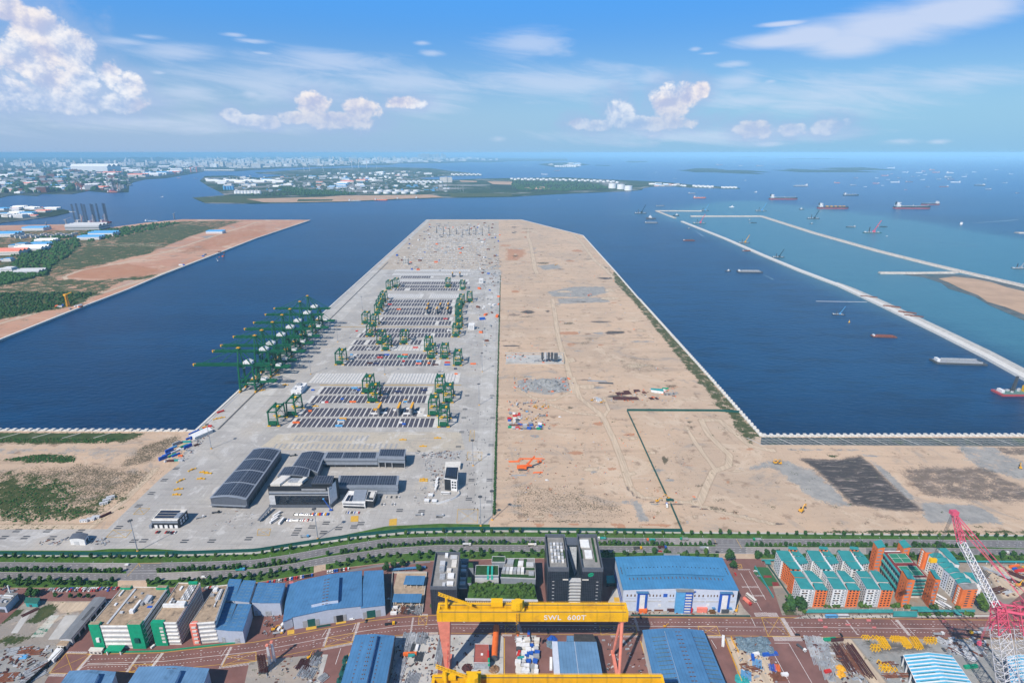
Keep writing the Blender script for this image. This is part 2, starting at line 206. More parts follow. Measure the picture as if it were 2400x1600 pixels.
def xl(y):return float(np.interp(y,[p[1]for p in LEFT_EDGE],[p[0]for p in LEFT_EDGE]))
def xr(y):
 pts=RIGHT_EDGE+[G2('P',1222,515)];return float(np.interp(y,[p[1]for p in pts],[p[0]for p in pts]))
def TP(ch,t,pts,w=12,amt=1.):return(ch,'poly',GL(t,pts),w,amt)
def TL(ch,t,pts,w=5,amt=1.):return(ch,'line',GL(t,pts),w,amt)
PAINT=[TP('veg','B1',[(-200,445),(1350,450),(1150,530),(500,545),(-200,540)],8),TP('veg','B1',[(40,690),(360,640),(700,650),(680,720),(250,725)],8,.8),TP('veg','B1',[(-300,850),(250,820),(680,900),(720,1010),(600,1080),(1000,1010),(1120,1050),(900,1190),(560,1270),(100,1270),(-300,1200)],26,.86),TP('scrub','B1',[(-300,780),(900,700),(1500,780),(1400,900),(1000,1180),(500,1280),(-300,1270)],25,.92),TP('scrub','B1',[(1280,560),(1660,440),(1700,500),(1420,720),(1000,800)],12,.95),TP('scrub','B1',[(1240,1000),(1480,780),(1540,790),(1330,960),(1050,1180)],6,.8),TP('gravel','B1',[(-200,560),(600,560),(1170,575),(1020,700),(700,700),(350,640),(-200,690)],12,.45),TL('track','B1',[(900,1260),(1150,1060),(1430,780)],6),TP('track','B1',[(-200,1290),(900,1290),(850,1330),(-200,1330)],5),TL('track','B3',[(560,-60),(620,120),(830,290),(930,500),(1010,700),(1080,930)],6),TL('track','B3',[(0,20),(200,130),(380,150),(560,60)],4),TL('track','B3',[(300,170),(550,260),(830,290)],4),TL('track','B3',[(850,120),(890,230),(840,300)],3.5),TL('dark','B3',[(1050,940),(1130,1030),(1320,1090),(1600,1110),(1900,1170),(2352,1270),(2500,1290)],3.2,.75),TL('track','B3',[(1100,960),(1200,1040),(1400,1060),(1650,1090),(2000,1190),(2400,1280)],4),TL('track','B3',[(1740,330),(1800,460),(2000,650),(1990,750),(1850,800),(1780,950),(1730,1080)],6),TL('track','B3',[(1740,330),(1900,330),(2050,450),(2200,570),(2400,610)],6),TL('track','B3',[(1600,390),(1680,530),(1850,760)],4),TP('gravel','B3',[(1090,1050),(1170,1080),(1260,1250),(1170,1255)],5),TP('scrub','B3',[(-60,860),(560,930),(900,1020),(1120,1150),(1180,1270),(-60,1270)],15,.72),TP('scrub','B3',[(680,760),(960,900),(830,960)],8,.7),TP('scrub','B3',[(1160,1080),(1340,1100),(1390,1240),(1240,1250)],7,.6),TP('scrub','B3',[(1420,880),(1700,900),(1680,1000),(1420,1000)],8,.55),TP('scrub','B3',[(-40,1245),(900,1250),(900,1275),(-40,1275)],4,1.),TP('red','B3',[(180,1280),(320,1285),(240,1325)],3),TP('red','B3',[(490,1275),(720,1280),(540,1300)],3),TP('red','B3',[(890,1270),(1040,1290),(1050,1335),(940,1310)],3),TP('red','B3',[(1130,1275),(1460,1290),(1440,1315),(1180,1290)],3),TP('red','B3',[(350,370),(420,370),(400,410)],4,.8),TP('scrub','B3',[(1580,330),(1660,340),(1640,370)],3,1.3),TP('scrub','B3',[(1600,370),(1690,400),(1640,410)],2,1.3),TP('scrub','B3',[(1370,640),(1450,690),(1410,740),(1380,720)],3,1.3),TP('scrub','B3',[(1550,675),(1670,680),(1660,692)],2,1.3),TP('scrub','B3',[(1500,720),(1620,735),(1610,748)],2,1.3),TP('scrub','B3',[(1390,850),(1450,850),(1440,870)],2,1.3),TP('scrub','B3',[(1760,1105),(1970,1130),(1975,1180),(1830,1160)],3,.95),TP('scrub','B3',[(1610,1155),(1760,1185),(1620,1200)],3,.9),TP('scrub','B3',[(2000,1150),(2080,1140),(2090,1200),(2010,1200)],3,.9),TP('scrub','B3',[(1840,375),(1980,380),(2040,520),(1900,440)],6,.7),TP('scrub','B3',[(1820,1040),(2000,1050),(1990,1080),(1840,1070)],3,.9),TP('red','B3',[(1935,880),(2000,890),(1990,910)],3),TP('red','B3',[(1320,960),(1355,960),(1350,995),(1325,995)],3,.8),TP('gravel','B3',[(2080,780),(2352,690),(2500,700),(2352,780),(2150,800)],8,.7),TP('gravel','B3',[(1400,70),(1530,70),(1510,110),(1400,105)],4,.8),TP('gravel','B3',[(20,-20),(500,-20),(520,40),(300,70),(60,40)],8,.9),TP('scrub','B3',[(1380,0),(1540,0),(1500,40),(1420,40)],5,.9),TP('scrub','B3',[(500,190),(580,215),(510,240)],3,1.1),TP('scrub','B3',[(400,175),(470,185),(430,205)],3,1.1),TP('veg','B3',[(1740,0),(1860,0),(2090,255),(2300,480),(2190,480),(1990,275),(1880,200)],4,.75),TP('veg','B3',[(1990,275),(2090,275),(2270,475),(2190,545),(2060,430)],4,.8),TP('veg','P',[(1437,631),(1497,700),(1677,900),(1640,900),(1560,800),(1500,725),(1440,660)],4,.8),TP('gravel','B4',[(-40,700),(180,700),(420,800),(620,960),(740,1120),(560,1090),(430,1070),(300,960),(120,830)],10),TP('dark','B4',[(270,680),(640,690),(850,655),(960,740),(1120,900),(1300,1060),(1440,1165),(1200,1165),(780,1110),(560,900),(420,770)],9,1.),TP('gravel','B4',[(930,700),(1000,720),(1180,880),(1350,1050),(1280,1060),(1050,830)],5),TP('dark','B4',[(1150,760),(1500,730),(2000,740),(2200,850),(2352,930),(2700,960),(2700,1110),(2000,1105),(1480,1060),(1300,960)],14,.58),TP('gravel','B4',[(1400,1085),(1900,1115),(2060,1180),(2150,1280),(1480,1280),(1420,1170)],6),TP('gravel','B4',[(180,590),(940,600),(900,615),(200,605)],4,.8),TP('gravel','B4',[(1750,560),(2100,570),(2300,700),(2600,800),(2600,920),(2300,880),(1900,760),(1760,640)],10,.75),TP('gravel','B4',[(860,645),(1050,650),(1000,670),(880,660)],3),TP('dark','B4',[(2060,575),(2420,570),(2420,660),(2160,650)],6,.6),TP('scrub','B4',[(820,1190),(1180,1180),(1200,1280),(860,1260)],8,.65),TP('veg','B4',[(300,1350),(850,1345),(1300,1335),(2352,1350),(2600,1352),(2600,1372),(300,1372)],2.5,.9),TP('veg','B4',[(1880,1300),(2010,1300),(2000,1320),(1900,1315)],2,.8),TP('veg','B4',[(540,645),(640,655),(620,675),(560,665)],3,.9),TP('veg','B4',[(-60,480),(1000,490),(1000,555),(-60,550)],4,.62),TP('scrub','B4',[(1500,490),(2500,490),(2500,570),(1600,558)],6,.62),TL('track','C5',[(-60,780),(60,810),(140,830),(170,900),(190,1010),(210,1130),(230,1180)],10),TL('track','C5',[(150,760),(150,830)],9),TL('track','P',[(1295,700),(1310,800),(1330,860),(1345,920)],7),TP('red','C5',[(-60,950),(120,960),(140,1000),(60,1060),(-60,1060)],22,.8),TP('gravel','C5',[(230,1110),(420,1090),(460,1130),(300,1150)],14),TP('gravel','C5',[(320,1350),(560,1300),(850,1300),(890,1350),(700,1400),(360,1390)],14),TP('gravel','P',[(1305,700),(1425,696),(1430,708),(1310,712)],8,.9),TP('gravel','P',[(1190,832),(1320,832),(1320,850),(1190,850)],5,0.),TP('gravel','P',[(1210,890),(1330,885),(1340,915),(1290,925),(1220,915)],7,.9),TP('scrub','P',[(1440,840),(1520,830),(1560,870),(1500,880),(1450,862)],12,.7),TP('scrub','P',[(1365,820),(1440,815),(1470,850),(1400,870)],12,.55),TL('track','C5',[(560,820),(640,900),(760,1060),(880,1160),(1000,1290)],9),TP('veg','P',[(1395,600),(1437,640),(1480,690),(1440,650)],8,.6),TP('red','P',[(1215,1230),(1240,1225),(1240,1240)],3,0.),TP('veg','A1',[(400,860),(540,855),(500,940),(330,1030),(240,1010),(330,930)],3),TP('veg','A1',[(130,880),(250,880),(200,930),(20,1040),(-40,1040)],3,.8),TP('veg','A1',[(-60,1150),(200,1120),(340,1130),(200,1200),(-60,1220)],4,.8),TP('track','A1',[(430,820),(840,815),(800,900),(560,930)],4,.8),TP('gravel','A1',[(-100,1260),(500,1240),(420,1400),(200,1600),(-100,1600)],5,.8),TP('red','A1',[(800,630),(1100,640),(960,665),(800,660)],3,.9),TP('gravel','A4',[(700,1170),(1900,1170),(2200,1300),(2300,1600),(1000,1600)],8,.9),TP('dark','A4',[(860,1170),(1480,1180),(1600,1290),(1180,1310),(940,1330)],7,.62),TP('track','A4',[(680,1165),(760,1165),(1080,1560),(960,1600)],4),TP('track','A4',[(1960,480),(2400,480),(2500,800),(2150,800)],8,.8),TP('gravel','A2',[(0,1360),(600,1300),(560,1600),(-60,1600)],5,.9),TP('track','A3',[(1960,1150),(2352,1150),(2500,1600),(2120,1600)],4,.8),];qp=random.Random(5)
def spot(t,x,y,rx,ry,ch,w,amt):
 PAINT.append(TP(ch,t,[(x+rx*qp.uniform(.6,1.2)*cos(a*.785),y+ry*qp.uniform(.6,1.2)*sin(a*.785))for a in range(8)],w,amt))
for k in range(90):
 y=qp.uniform(530,930);f=(y-515)/400;spot('P',qp.uniform(1180,1235+150*min(1,f*3)+220*f),y,qp.uniform(6,30)*(.5+f),qp.uniform(1.2,5)*(.5+f),qp.choice(('scrub','gravel','red','scrub','track','dark')),6,qp.uniform(.5,1))
for k in range(110):
 spot('B3',qp.uniform(0,2500),qp.uniform(280,1230),qp.uniform(15,90),qp.uniform(4,20),qp.choice(('scrub','gravel','red','scrub','track')),3,qp.uniform(.5,1.1))
def make_land():
 xs=np.concatenate([[-2600,-1800,-1400,-1200],np.arange(-1000,1001,4.),[1200,1400,1800,2600]]);s=np.concatenate([[0,.25,.45],np.linspace(.52,1,150)]);X=np.broadcast_to(xs,(len(s),len(xs)));top=np.array([lin(SHORE,x)for x in xs]);Y=-700+s[:,None]*(top[None,:]+700);grid_mesh('ground',X,Y,np.zeros_like(X),M_SAND,PAINT);y=[SHORE_Y]
 while y[-1]<LEFT_EDGE[-1][1]-12:
  y.append(y[-1]+3.5+(y[-1]-SHORE_Y)/280)
 y=np.array(y[:-1]+[LEFT_EDGE[-1][1]]);y[0]=SHORE_Y-.2;t=np.linspace(0,1,190);X=np.array([xl(a)+t*(xr(a)-xl(a))for a in y]);Y=np.broadcast_to(y[:,None],X.shape).copy();X[0]=LEFT_EDGE[0][0]+t*(RIGHT_EDGE[0][0]-LEFT_EDGE[0][0]);Y[0]=np.interp(X[0],[p[0]for p in SHORE],[p[1]for p in SHORE]);grid_mesh('pier_ground',X,Y,np.zeros_like(X),M_SAND,PAINT)
make_land()
def sheet(name,poly,z,mat,kind='structure',z0=None):
 """flat polygon; with z0 it gets side walls down to z0""";b=MB()
 if z0 is None:
  ar=sum(poly[k][0]*poly[(k+1)%len(poly)][1]-poly[(k+1)%len(poly)][0]*poly[k][1]for k in range(len(poly)));pl=poly if ar>0 else poly[::-1]
  if len(pl)<=5:
   b.face([(x,y,z)for x,y in pl])
  else:
   c=Vec(pl[0]);vs,_,fs,_,_,_=delaunay_2d_cdt([Vec(p)-c for p in pl],[],[list(range(len(pl)))],1,1e-4)
   for f in fs:
    pts=[vs[k]+c for k in f];a2=(pts[1]-pts[0]).cross(pts[2]-pts[0]);b.face([(p.x,p.y,z)for p in(pts if a2>0 else pts[::-1])])
 else:
  b.prism(poly,z0,z)
 o=b.bd(name,mat);return tag(o,kind=kind)
FRONT2=[(-900,1260),(-400,985),(0,795)]+[px('C3',*p)for p in((600,1312),(1000,1160),(1270,1045),(1700,880),(2002,762))]+[(727,516)];BACK2=[(-900,520),(-400,525)]+[px('C3',*p)for p in((0,662),(540,652),(880,676),(1140,640),(1430,614),(1950,617))]+[(727,515.2)];PAINT2=[TP('veg','C3',[(-300,700),(560,700),(900,680),(1430,628),(1900,625),(1700,690),(1480,750),(1300,830),(1100,885),(850,960),(620,1010),(480,1060),(460,1095),(780,1088),(1250,1040),(1150,1078),(980,1095),(780,1200),(600,1290),(300,1345),(-300,1440)],20,.7),TL('track','C3',[(2000,640),(1600,770),(1300,870),(900,965),(640,1010),(500,1060),(520,1085)],9),TL('track','C3',[(0,1430),(300,1340),(560,1270),(800,1190),(1200,1060),(1700,880),(2000,770)],9),TP('red','C3',[(1450,830),(1700,720),(2100,640),(2100,720),(1750,830)],26,.6),TP('veg','C3',[(-300,1180),(250,1180),(780,1185),(600,1290),(330,1330),(0,1400),(-300,1420)],12),TP('veg','C3',[(120,940),(560,780),(640,830),(450,1000),(370,1000),(200,1100),(-200,1150),(-200,1010)],14,.95),TP('veg','C3',[(500,930),(680,820),(1240,830),(1180,880),(780,960),(600,1000),(440,990)],8,.92),TP('veg','C3',[(880,800),(960,750),(1250,680),(1480,655),(1700,680),(1480,750),(1360,800)],10,.92),TP('veg','C3',[(560,720),(880,690),(1300,640),(1900,625),(1480,640),(1200,690),(900,740),(640,800)],10,.8),TP('veg','C3',[(260,1110),(560,1080),(760,1100),(400,1170)],9,.8),TP('veg','C3',[(980,1080),(1250,1040),(1200,1060),(1060,1090)],6,.9),TP('veg','C3',[(-300,880),(300,760),(500,780),(200,950),(-300,1010)],20,.75),TP('red','C3',[(500,1070),(700,990),(1000,960),(1260,1010),(1100,1060),(850,1080)],8,.9),TP('red','C3',[(1300,900),(1700,740),(2000,660),(2000,760),(1600,850)],20,.55),TP('gravel','C3',[(1550,745),(1680,740),(1620,765)],8,.9),TP('gravel','C3',[(620,1130),(1000,1090),(1130,1095),(760,1180)],9,.45),TP('track','C3',[(650,805),(1280,805),(1250,825),(680,815)],6,.9),TL('track','C3',[(-200,1220),(130,1175),(400,1180),(820,1180)],6),TL('track','C3',[(0,1400),(350,1330),(520,1280)],4),TP('veg','C3',[(700,735),(1000,760),(900,790),(600,800)],10,.5),TP('scrub','C3',[(1340,880),(1560,810),(1660,850),(1480,890)],16,.7),TP('scrub','C3',[(-200,1420),(100,1420),(0,1500),(-200,1560)],12,.7)]
def make_peninsula():
 cols=np.concatenate([[-900,-600,-400,-250,-120],np.arange(-60,727,4.),[727]]);tt=np.linspace(0,1,170);X=np.zeros((len(tt),len(cols)));Y=X.copy()
 for j,c in enu(cols):
  a=G('P',c,lin(FRONT2,c));b=G('P',c,lin(BACK2,c));X[:,j]=a.x+tt*(b.x-a.x);Y[:,j]=a.y+tt*(b.y-a.y)
 grid_mesh('peninsula_ground',X,Y,np.zeros_like(X),M_PENIN,PAINT2)
make_peninsula()
def farland_mat(name,g1,g2,grey,amt):
 m,T,p=newmat(name);v=geo_pos(T);n=T.noise(v,.0016,6,.65);n2=T.noise(v,.008,5,.7);col=T.mix(T.ramp(n2,.35,.65),g1,g2);col=T.mix(T.ramp(n,.62-amt,.72-amt*.8),col,grey);col=T.mix(T.ramp(n2,.64,.74),col,(.5,.48,.45));T.link(col,p.inputs['Base Color']);iv(p,'Roughness',1);iv(p,'Specular IOR Level',.05);return m
M_CITY=farland_mat('city_ground',(.018,.036,.022),(.045,.065,.035),(.16,.17,.18),.1);M_JURONG=farland_mat('island_ground',(.02,.042,.018),(.045,.075,.03),(.24,.23,.22),.12);M_ISLET=farland_mat('islet_ground',(.016,.032,.018),(.03,.05,.025),(.05,.06,.04),0);M_GRASS=paint('grass',(.058,.125,.024),.95,.35,.12,dirt=(.13,.11,.06),dirt_amt=.45,spec=.05);M_DRYGRASS=paint('dry_grass',(.065,.085,.03),.95,.35,.05,dirt=(.2,.16,.09),dirt_amt=.5,spec=.05);M_BARE=paint('bare_earth',(.46,.31,.21),.95,.2,.01,dirt=(.34,.22,.14),dirt_amt=.6,spec=.05);KCO=paint('concrete',(.46,.445,.42),.85,.16,.08,dirt=(.25,.23,.2),dirt_amt=.5,spec=.15);M_ROCK=paint('rubble_stone',(.47,.43,.385),.95,.3,.12,dirt=(.28,.25,.22),dirt_amt=.5,spec=.1);LZ=-1.
def far(name,pts,mat,z=LZ):
 return sheet(name,[G2(t,x,y,z)for t,x,y in pts],z,mat,z0=WATER_Z-2)
far('city_land',[('C3',-3000,445),('C3',0,447),('C3',60,432),('C3',140,424),('C3',290,432),('C3',330,415),('C3',560,418),('C3',690,392),('C3',850,407),('C3',1005,402),('C3',1010,350),('C3',1040,325),('C3',1140,302),('C3',1300,292),('C3',1480,262),('C3',1590,242),('C4',240,178),('C4',440,182),('C4',580,172),('C4',800,158),('C4',1100,150),('C4',1300,140),('C4',1500,140),('C4',1560,128),('C4',1900,125),('C4',2060,118),('C4',2200,120),('C4',2352,112),('P',1330,377),('P',1330,372.5),('P',1000,370),('P',400,369.5),('P',-1200,369.5)],M_CITY);far('industrial_island',[('C4',240,400),('C4',560,403),('C4',870,397),('C4',1200,391),('C4',1600,373),('C4',1900,363),('C4',2352,356),('C5',300,456),('C5',620,441),('C5',870,431),('C5',1060,424),('C5',1190,412),('C5',1210,395),('C5',1290,382),('C5',1500,380),('C5',1640,392),('C5',1900,398),('C5',2080,402),('C5',2100,397),('C5',1860,378),('C5',1660,366),('C5',1450,345),('C5',1200,330),('C5',900,318),('C5',500,298),('C5',0,303),('C4',2352,228),('C4',2120,232),('C4',1960,240),('C4',1760,236),('C4',1700,228),('C4',1880,214),('C4',2150,210),('C4',2120,198),('C4',1900,176),('C4',1800,160),('C4',1500,152),('C4',1240,156),('C4',1000,162),('C4',800,176),('C4',580,190),('C4',600,196),('C4',800,208),('C4',600,226),('C4',420,210),('C4',235,214),('C4',200,246),('C4',260,285),('C4',330,318),('C4',375,346),('C4',150,362)],M_JURONG);far('shipyard_island',[('C3',-900,690),('C3',0,642),('C3',180,622),('C3',420,590),('C3',540,562),('C3',545,548),('C3',500,535),('C3',380,519),('C3',180,516),('C3',0,521),('C3',-900,530)],M_CITY);far('islet',[('C6',460,192),('C6',560,200),('C6',800,214),('C6',1080,212),('C6',1010,203),('C6',1200,193),('C6',1215,188),('C6',1080,176),('C6',900,180),('C6',830,184),('C6',960,195),('C6',700,195),('C6',520,187)],M_ISLET);far('islet',[('C5',1590,228),('C5',1800,248),('C5',2100,262),('C5',2320,268),('C5',2250,258),('C5',2050,240),('C5',1850,215),('C5',1700,213)],M_ISLET);far('islet',[('C5',235,178),('C5',400,205),('C5',610,203),('C5',620,190),('C5',720,180),('C5',560,160),('C5',330,165)],M_CITY);far('islet',[('C5',1040,152),('C5',1100,162),('C5',1250,155),('C5',1240,148),('C5',1060,148)],M_CITY);far('islet',[('C5',760,188),('C5',900,192),('C5',900,186),('C5',780,184)],M_ISLET)
for nm,t,pts,mt,z in(('grass_field','C4',[(160,364),(240,396),(560,399),(610,392),(520,372),(700,362),(480,350),(390,350)],M_DRYGRASS,0.),('bare_field','C4',[(520,372),(640,394),(860,394),(1200,388),(1600,369),(1880,360),(1790,341),(1560,345),(1180,348),(1050,358),(700,366)],M_BARE,.5),('grass_field','C4',[(870,388),(1110,384),(1120,374),(880,373)],M_DRYGRASS,1.),('woodland_floor','C4',[(480,344),(1170,348),(1300,342),(1200,322),(980,312),(900,300),(740,285),(760,320),(940,340)],M_ISLET,.6),('woodland_floor','C5',[(-200,400),(100,420),(500,425),(900,405),(860,380),(600,340),(100,325),(-200,330)],M_ISLET,.4),('bare_field','C4',[(1990,243),(2110,248),(2110,256),(2000,254)],M_BARE,.5),('bare_field','C4',[(2180,250),(2352,252),(2352,274),(2220,270)],M_BARE,.5),('bare_field','C5',[(100,392),(280,382),(400,402),(160,408)],M_BARE,.8),('grass_field','C4',[(1900,330),(2352,335),(2352,352),(1940,358)],M_DRYGRASS,.5)):
 sheet(nm,GL(t,pts,z),z,mt)
def hill(name,t,x0,x1,ybase,hpx,n=40,seed=1,mat=None):
 """long low ridge standing at the distance of ybase""";a,b_=G(t,x0,ybase,0),G(t,x1,ybase,0);k=a.y;hh=hpx/TILES[t][2]*hypot(a.y,CAM_H)/F_PX;r=random.Random(seed);b=MB();prof=[]
 for i in range(n+1):
  s=i/n;prof.append(hh*(sin(PI*s)**.7)*(.7+.3*sin(s*9+seed)*sin(s*23+2*seed))+2)
 for i in range(n):
  p,q=a.lerp(b_,i/n),a.lerp(b_,(i+1)/n);w=900
  for(w0,f0,w1,f1)in((-w,0,-w*.4,.7),(-w*.4,.7,0,1),(0,1,w*.5,.6),(w*.5,.6,w,0)):
   b.face([(p.x,p.y+w0,prof[i]*f0-2),(q.x,q.y+w0,prof[i+1]*f0-2),(q.x,q.y+w1,prof[i+1]*f1-2),(p.x,p.y+w1,prof[i]*f1-2)])
 return tag(b.bd(name,mat or M_ISLET),kind='structure')
hill('hill','C3',880,1400,146,22,seed=2);hill('hill','C3',0,700,140,9,seed=5);hill('hill','C6',830,1215,190,15,seed=3);hill('hill','C6',470,1060,205,8,seed=8);hill('hill','C5',1600,2250,240,12,seed=6);hill('hill','C6',440,960,112,9,seed=4);hill('hill','C6',1900,2250,96,12,seed=9);hill('hill','C6',0,360,96,8,seed=11);M_MUD=paint('tidal_mud',(.1,.115,.12),.9,.4,.02,dirt=(.03,.1,.13),dirt_amt=.9,spec=.2);far('mud_flat',[('C6',1400,1020),('C6',1560,1040),('C6',1700,1085),('C6',1760,1130),('C6',1960,1190),('C6',2080,1260),('C6',2352,1380),('C6',2900,1600),('C6',2900,1200),('C6',2352,1120),('C6',2050,1050),('C6',1850,1020),('C6',1600,1012)],M_MUD,-3.6);far('sandbank',[('C6',1680,1050),('C6',1760,1080),('C6',1860,1130),('C6',1990,1180),('C6',2060,1230),('C6',2200,1270),('C6',2352,1330),('C6',2900,1560),('C6',2900,1250),('C6',2352,1150),('C6',2220,1120),('C6',2100,1080),('C6',1960,1052),('C6',1800,1035)],M_BARE,-2.4)
def make_haze():
 b=MB();b.box(-120000,-3000,-7,120000,150000,454);m=bpy.data.materials.new('haze_air');m.use_nodes=True;m.node_tree.nodes.clear();T=NT(m.node_tree);o=T.n('ShaderNodeOutputMaterial');pv=T.n('ShaderNodeVolumePrincipled');iv(pv,'Color',(.4,.75,1.,1));iv(pv,'Density',3.6e-5);iv(pv,'Anisotropy',-.35);T.link(pv.outputs[0],o.inputs['Volume']);tag(b.bd('haze',m),kind='stuff')
make_haze()
def P_(name,c,rough=.55,var=.14,scale=.3,**k):return paint(name,c,rough,var,scale,**k)
KW=P_('white_paint',(.74,.74,.74),dirt=(.42,.38,.33),dirt_amt=.4);KOW=P_('cream_paint',(.66,.63,.58),dirt=(.38,.33,.28),dirt_amt=.45);KG=P_('grey_paint',(.3,.31,.33));KLG=P_('light_grey_paint',(.5,.51,.53));KDG=P_('dark_grey_paint',(.075,.08,.09));M_BLACK=P_('black_paint',(.018,.019,.022));M_TYRE=P_('tyre_rubber',(.02,.02,.02),.9);M_GLASS=P_('dark_glass',(.012,.018,.03),.12,.2,.4,spec=.6);KGR=P_('crane_green',(.008,.105,.048),.45);KY=P_('crane_yellow',(.82,.46,.004),.5,.1,.15,dirt=(.5,.24,.02),dirt_amt=.45);KAM=P_('amber_paint',(.72,.36,.02));KOR=P_('orange_paint',(.8,.16,.03),dirt=(.45,.12,.04),dirt_amt=.35);M_RED=P_('red_paint',(.55,.03,.025));KBL=P_('blue_paint',(.02,.1,.45));KSB=P_('sky_blue_paint',(.1,.34,.62));M_TEAL=P_('teal_paint',(.03,.3,.3));M_DKGREEN=P_('hoarding_green',(.01,.085,.075));M_EMERALD=P_('emerald_paint',(.008,.3,.16),dirt=(.02,.17,.1),dirt_amt=.5);KRU=P_('rusty_steel',(.17,.062,.036),.85,.4,.5,dirt=(.3,.15,.08),dirt_amt=.6);KDR=P_('dark_rusty_steel',(.075,.026,.026),.85,.3,.5);KST=P_('grey_steel',(.34,.36,.39),.5,.3,.5,dirt=(.12,.12,.13),dirt_amt=.6);M_SALMON=P_('faded_red_paint',(.72,.24,.17),.6,.15,.2,dirt=(.46,.13,.09),dirt_amt=.5);M_CORAL=P_('coral_paint',(.8,.22,.16),.6);M_ASPH=P_('asphalt',(.19,.18,.183),.9,.18,.05,dirt=(.14,.135,.14),dirt_amt=.5,spec=.15);M_ASPH2=P_('pale_asphalt',(.31,.285,.275),.9,.15,.05,dirt=(.22,.2,.2),dirt_amt=.5,spec=.15);M_REDROAD=P_('red_brown_paving',(.205,.103,.09),.9,.2,.06,dirt=(.125,.072,.068),dirt_amt=.7,spec=.12);M_LINE=P_('white_line_paint',(.74,.72,.7),.8);M_YLINE=P_('yellow_line_paint',(.6,.36,.05),.8);M_BARK=P_('bark',(.12,.085,.06),.95)
def leaf_mat(name,a,b):
 m,T,p=newmat(name);v=obj_pos(T);n=T.noise(v,.9,3,.6);oi=T.n('ShaderNodeObjectInfo');col=T.mix(T.ramp(n,.35,.65),a,b);f=T.ramp(oi.outputs['Random'],0,1,.75,1.3,smooth=False);vm=T.n('ShaderNodeVectorMath',operation='SCALE');T.link(col,vm.inputs[0]);T.link(f,vm.inputs['Scale']);T.link(vm.outputs[0],p.inputs['Base Color']);iv(p,'Roughness',.8);iv(p,'Specular IOR Level',.12);return m
M_LEAF=leaf_mat('tree_leaves',(.018,.055,.016),(.048,.115,.028));M_LEAF2=leaf_mat('bright_leaves',(.035,.085,.016),(.085,.15,.03))
def crown_mesh(r,h,seed,n=230,cl=9):
 """leaf clumps spread through an uneven crown volume""";q=random.Random(seed);b=MB();lob=[(q.uniform(-.5,.5)*r,q.uniform(-.5,.5)*r,q.uniform(.22,.85)*h,q.uniform(.42,.62)*r)for _ in range(cl)];lob.append((0,0,.5*h,.62*r))
 for k in range(n):
  cx,cy_,cz,cr=q.choice(lob);d=Vec((q.gauss(0,1),q.gauss(0,1),q.gauss(0,1))).normalized();c=Vec((cx,cy_,cz))+d*cr*q.uniform(.7,1.05);c.z=max(c.z,.08*h);nrm=(d+Vec((q.uniform(-.6,.6),q.uniform(-.6,.6),q.uniform(-.2,.8)))).normalized();a=nrm.orthogonal().normalized();e=nrm.cross(a);t=q.uniform(0,6.28);a,e=a*cos(t)+e*sin(t),e*cos(t)-a*sin(t);s=r*q.uniform(.2,.36);b.face([c-a*s-e*s*.5,c+a*s*.3-e*s*.8,c+a*s+e*s*.3,c-a*s*.2+e*s*.9])
 for cx,cy_,cz,cr in lob:
  ring=[];i0=len(b.v)
  for la in(-1.2,-.45,.35,1.1):
   for lo in range(7):
    rr=cr*q.uniform(.62,.86);b.v.append((cx+rr*cos(la)*cos(lo*.8976),cy_+rr*cos(la)*sin(lo*.8976),cz+rr*sin(la)))
  for i in range(3):
   for j in range(7):
    b.f.append((i0+i*7+j,i0+i*7+(j+1)%7,i0+(i+1)*7+(j+1)%7,i0+(i+1)*7+j));b.m.append(0)
  b.f.append(tuple(i0+21+j for j in range(7)));b.m.append(0)
 return b
def trunk_mesh(h,r):
 b=MB();b.cyl((0,0,-.2),(0,0,h),r,r*.6,6)
 for k in range(3):
  a=k*2.1;b.cyl((0,0,h*.75),(cos(a)*h*.45,sin(a)*h*.45,h*1.25),r*.55,r*.2,5)
 return b
TREES={}
def tree(kind,x,y,s,label,group,z=0.,name=None):
 """kind: round (street tree), tall, bush""";r,h,tr,mt,cat,nm={'round':(2.9,5.4,1.6,M_LEAF,'tree','street_tree'),'tall':(3.6,8.5,2.4,M_LEAF,'tree','broad_tree'),'bush':(2.2,2.6,.3,M_LEAF2,'shrub','garden_shrub'),'young':(1.6,3.2,1.6,M_LEAF,'tree','young_tree')}[kind]
 if kind not in TREES:
  TREES[kind]=[]
  for k in range(4):
   cm=crown_mesh(r,h,31*k+len(kind),210 if kind!='bush' else 130);tm=trunk_mesh(tr,.16+.03*r);TREES[kind].append([cm,tm,None])
 k=rnd.randrange(4);v=TREES[kind][k]
 if v[2]is None:
  t=thing(nm,label,cat,(x,y,z),ru(0,6.28),group);v[0].bd('crown',M_LEAF2 if k==3 else mt,t,(0,0,tr*.75));v[1].bd('trunk',M_BARK,t);v[2]=t
 else:
  t=dup(v[2],(x,y,z),ru(0,6.28),label,group)
 t.scale=(s,s,s*ru(.9,1.15));return t
PROTO={}
def proto(key,fn,label,loc,rot=0.,group=None,scale=None):
 """first use builds the thing, later ones copy it and its parts"""
 if key not in PROTO:
  t=fn();t.location=loc;t.rotation_euler=(0,0,rot);PROTO[key]=t
 else:
  t=dup(PROTO[key],loc,rot)
 t['label']=label
 if group:t['group']=group
 elif 'group' in t:del t['group']
 if scale:t.scale=(scale,)*3
 return t
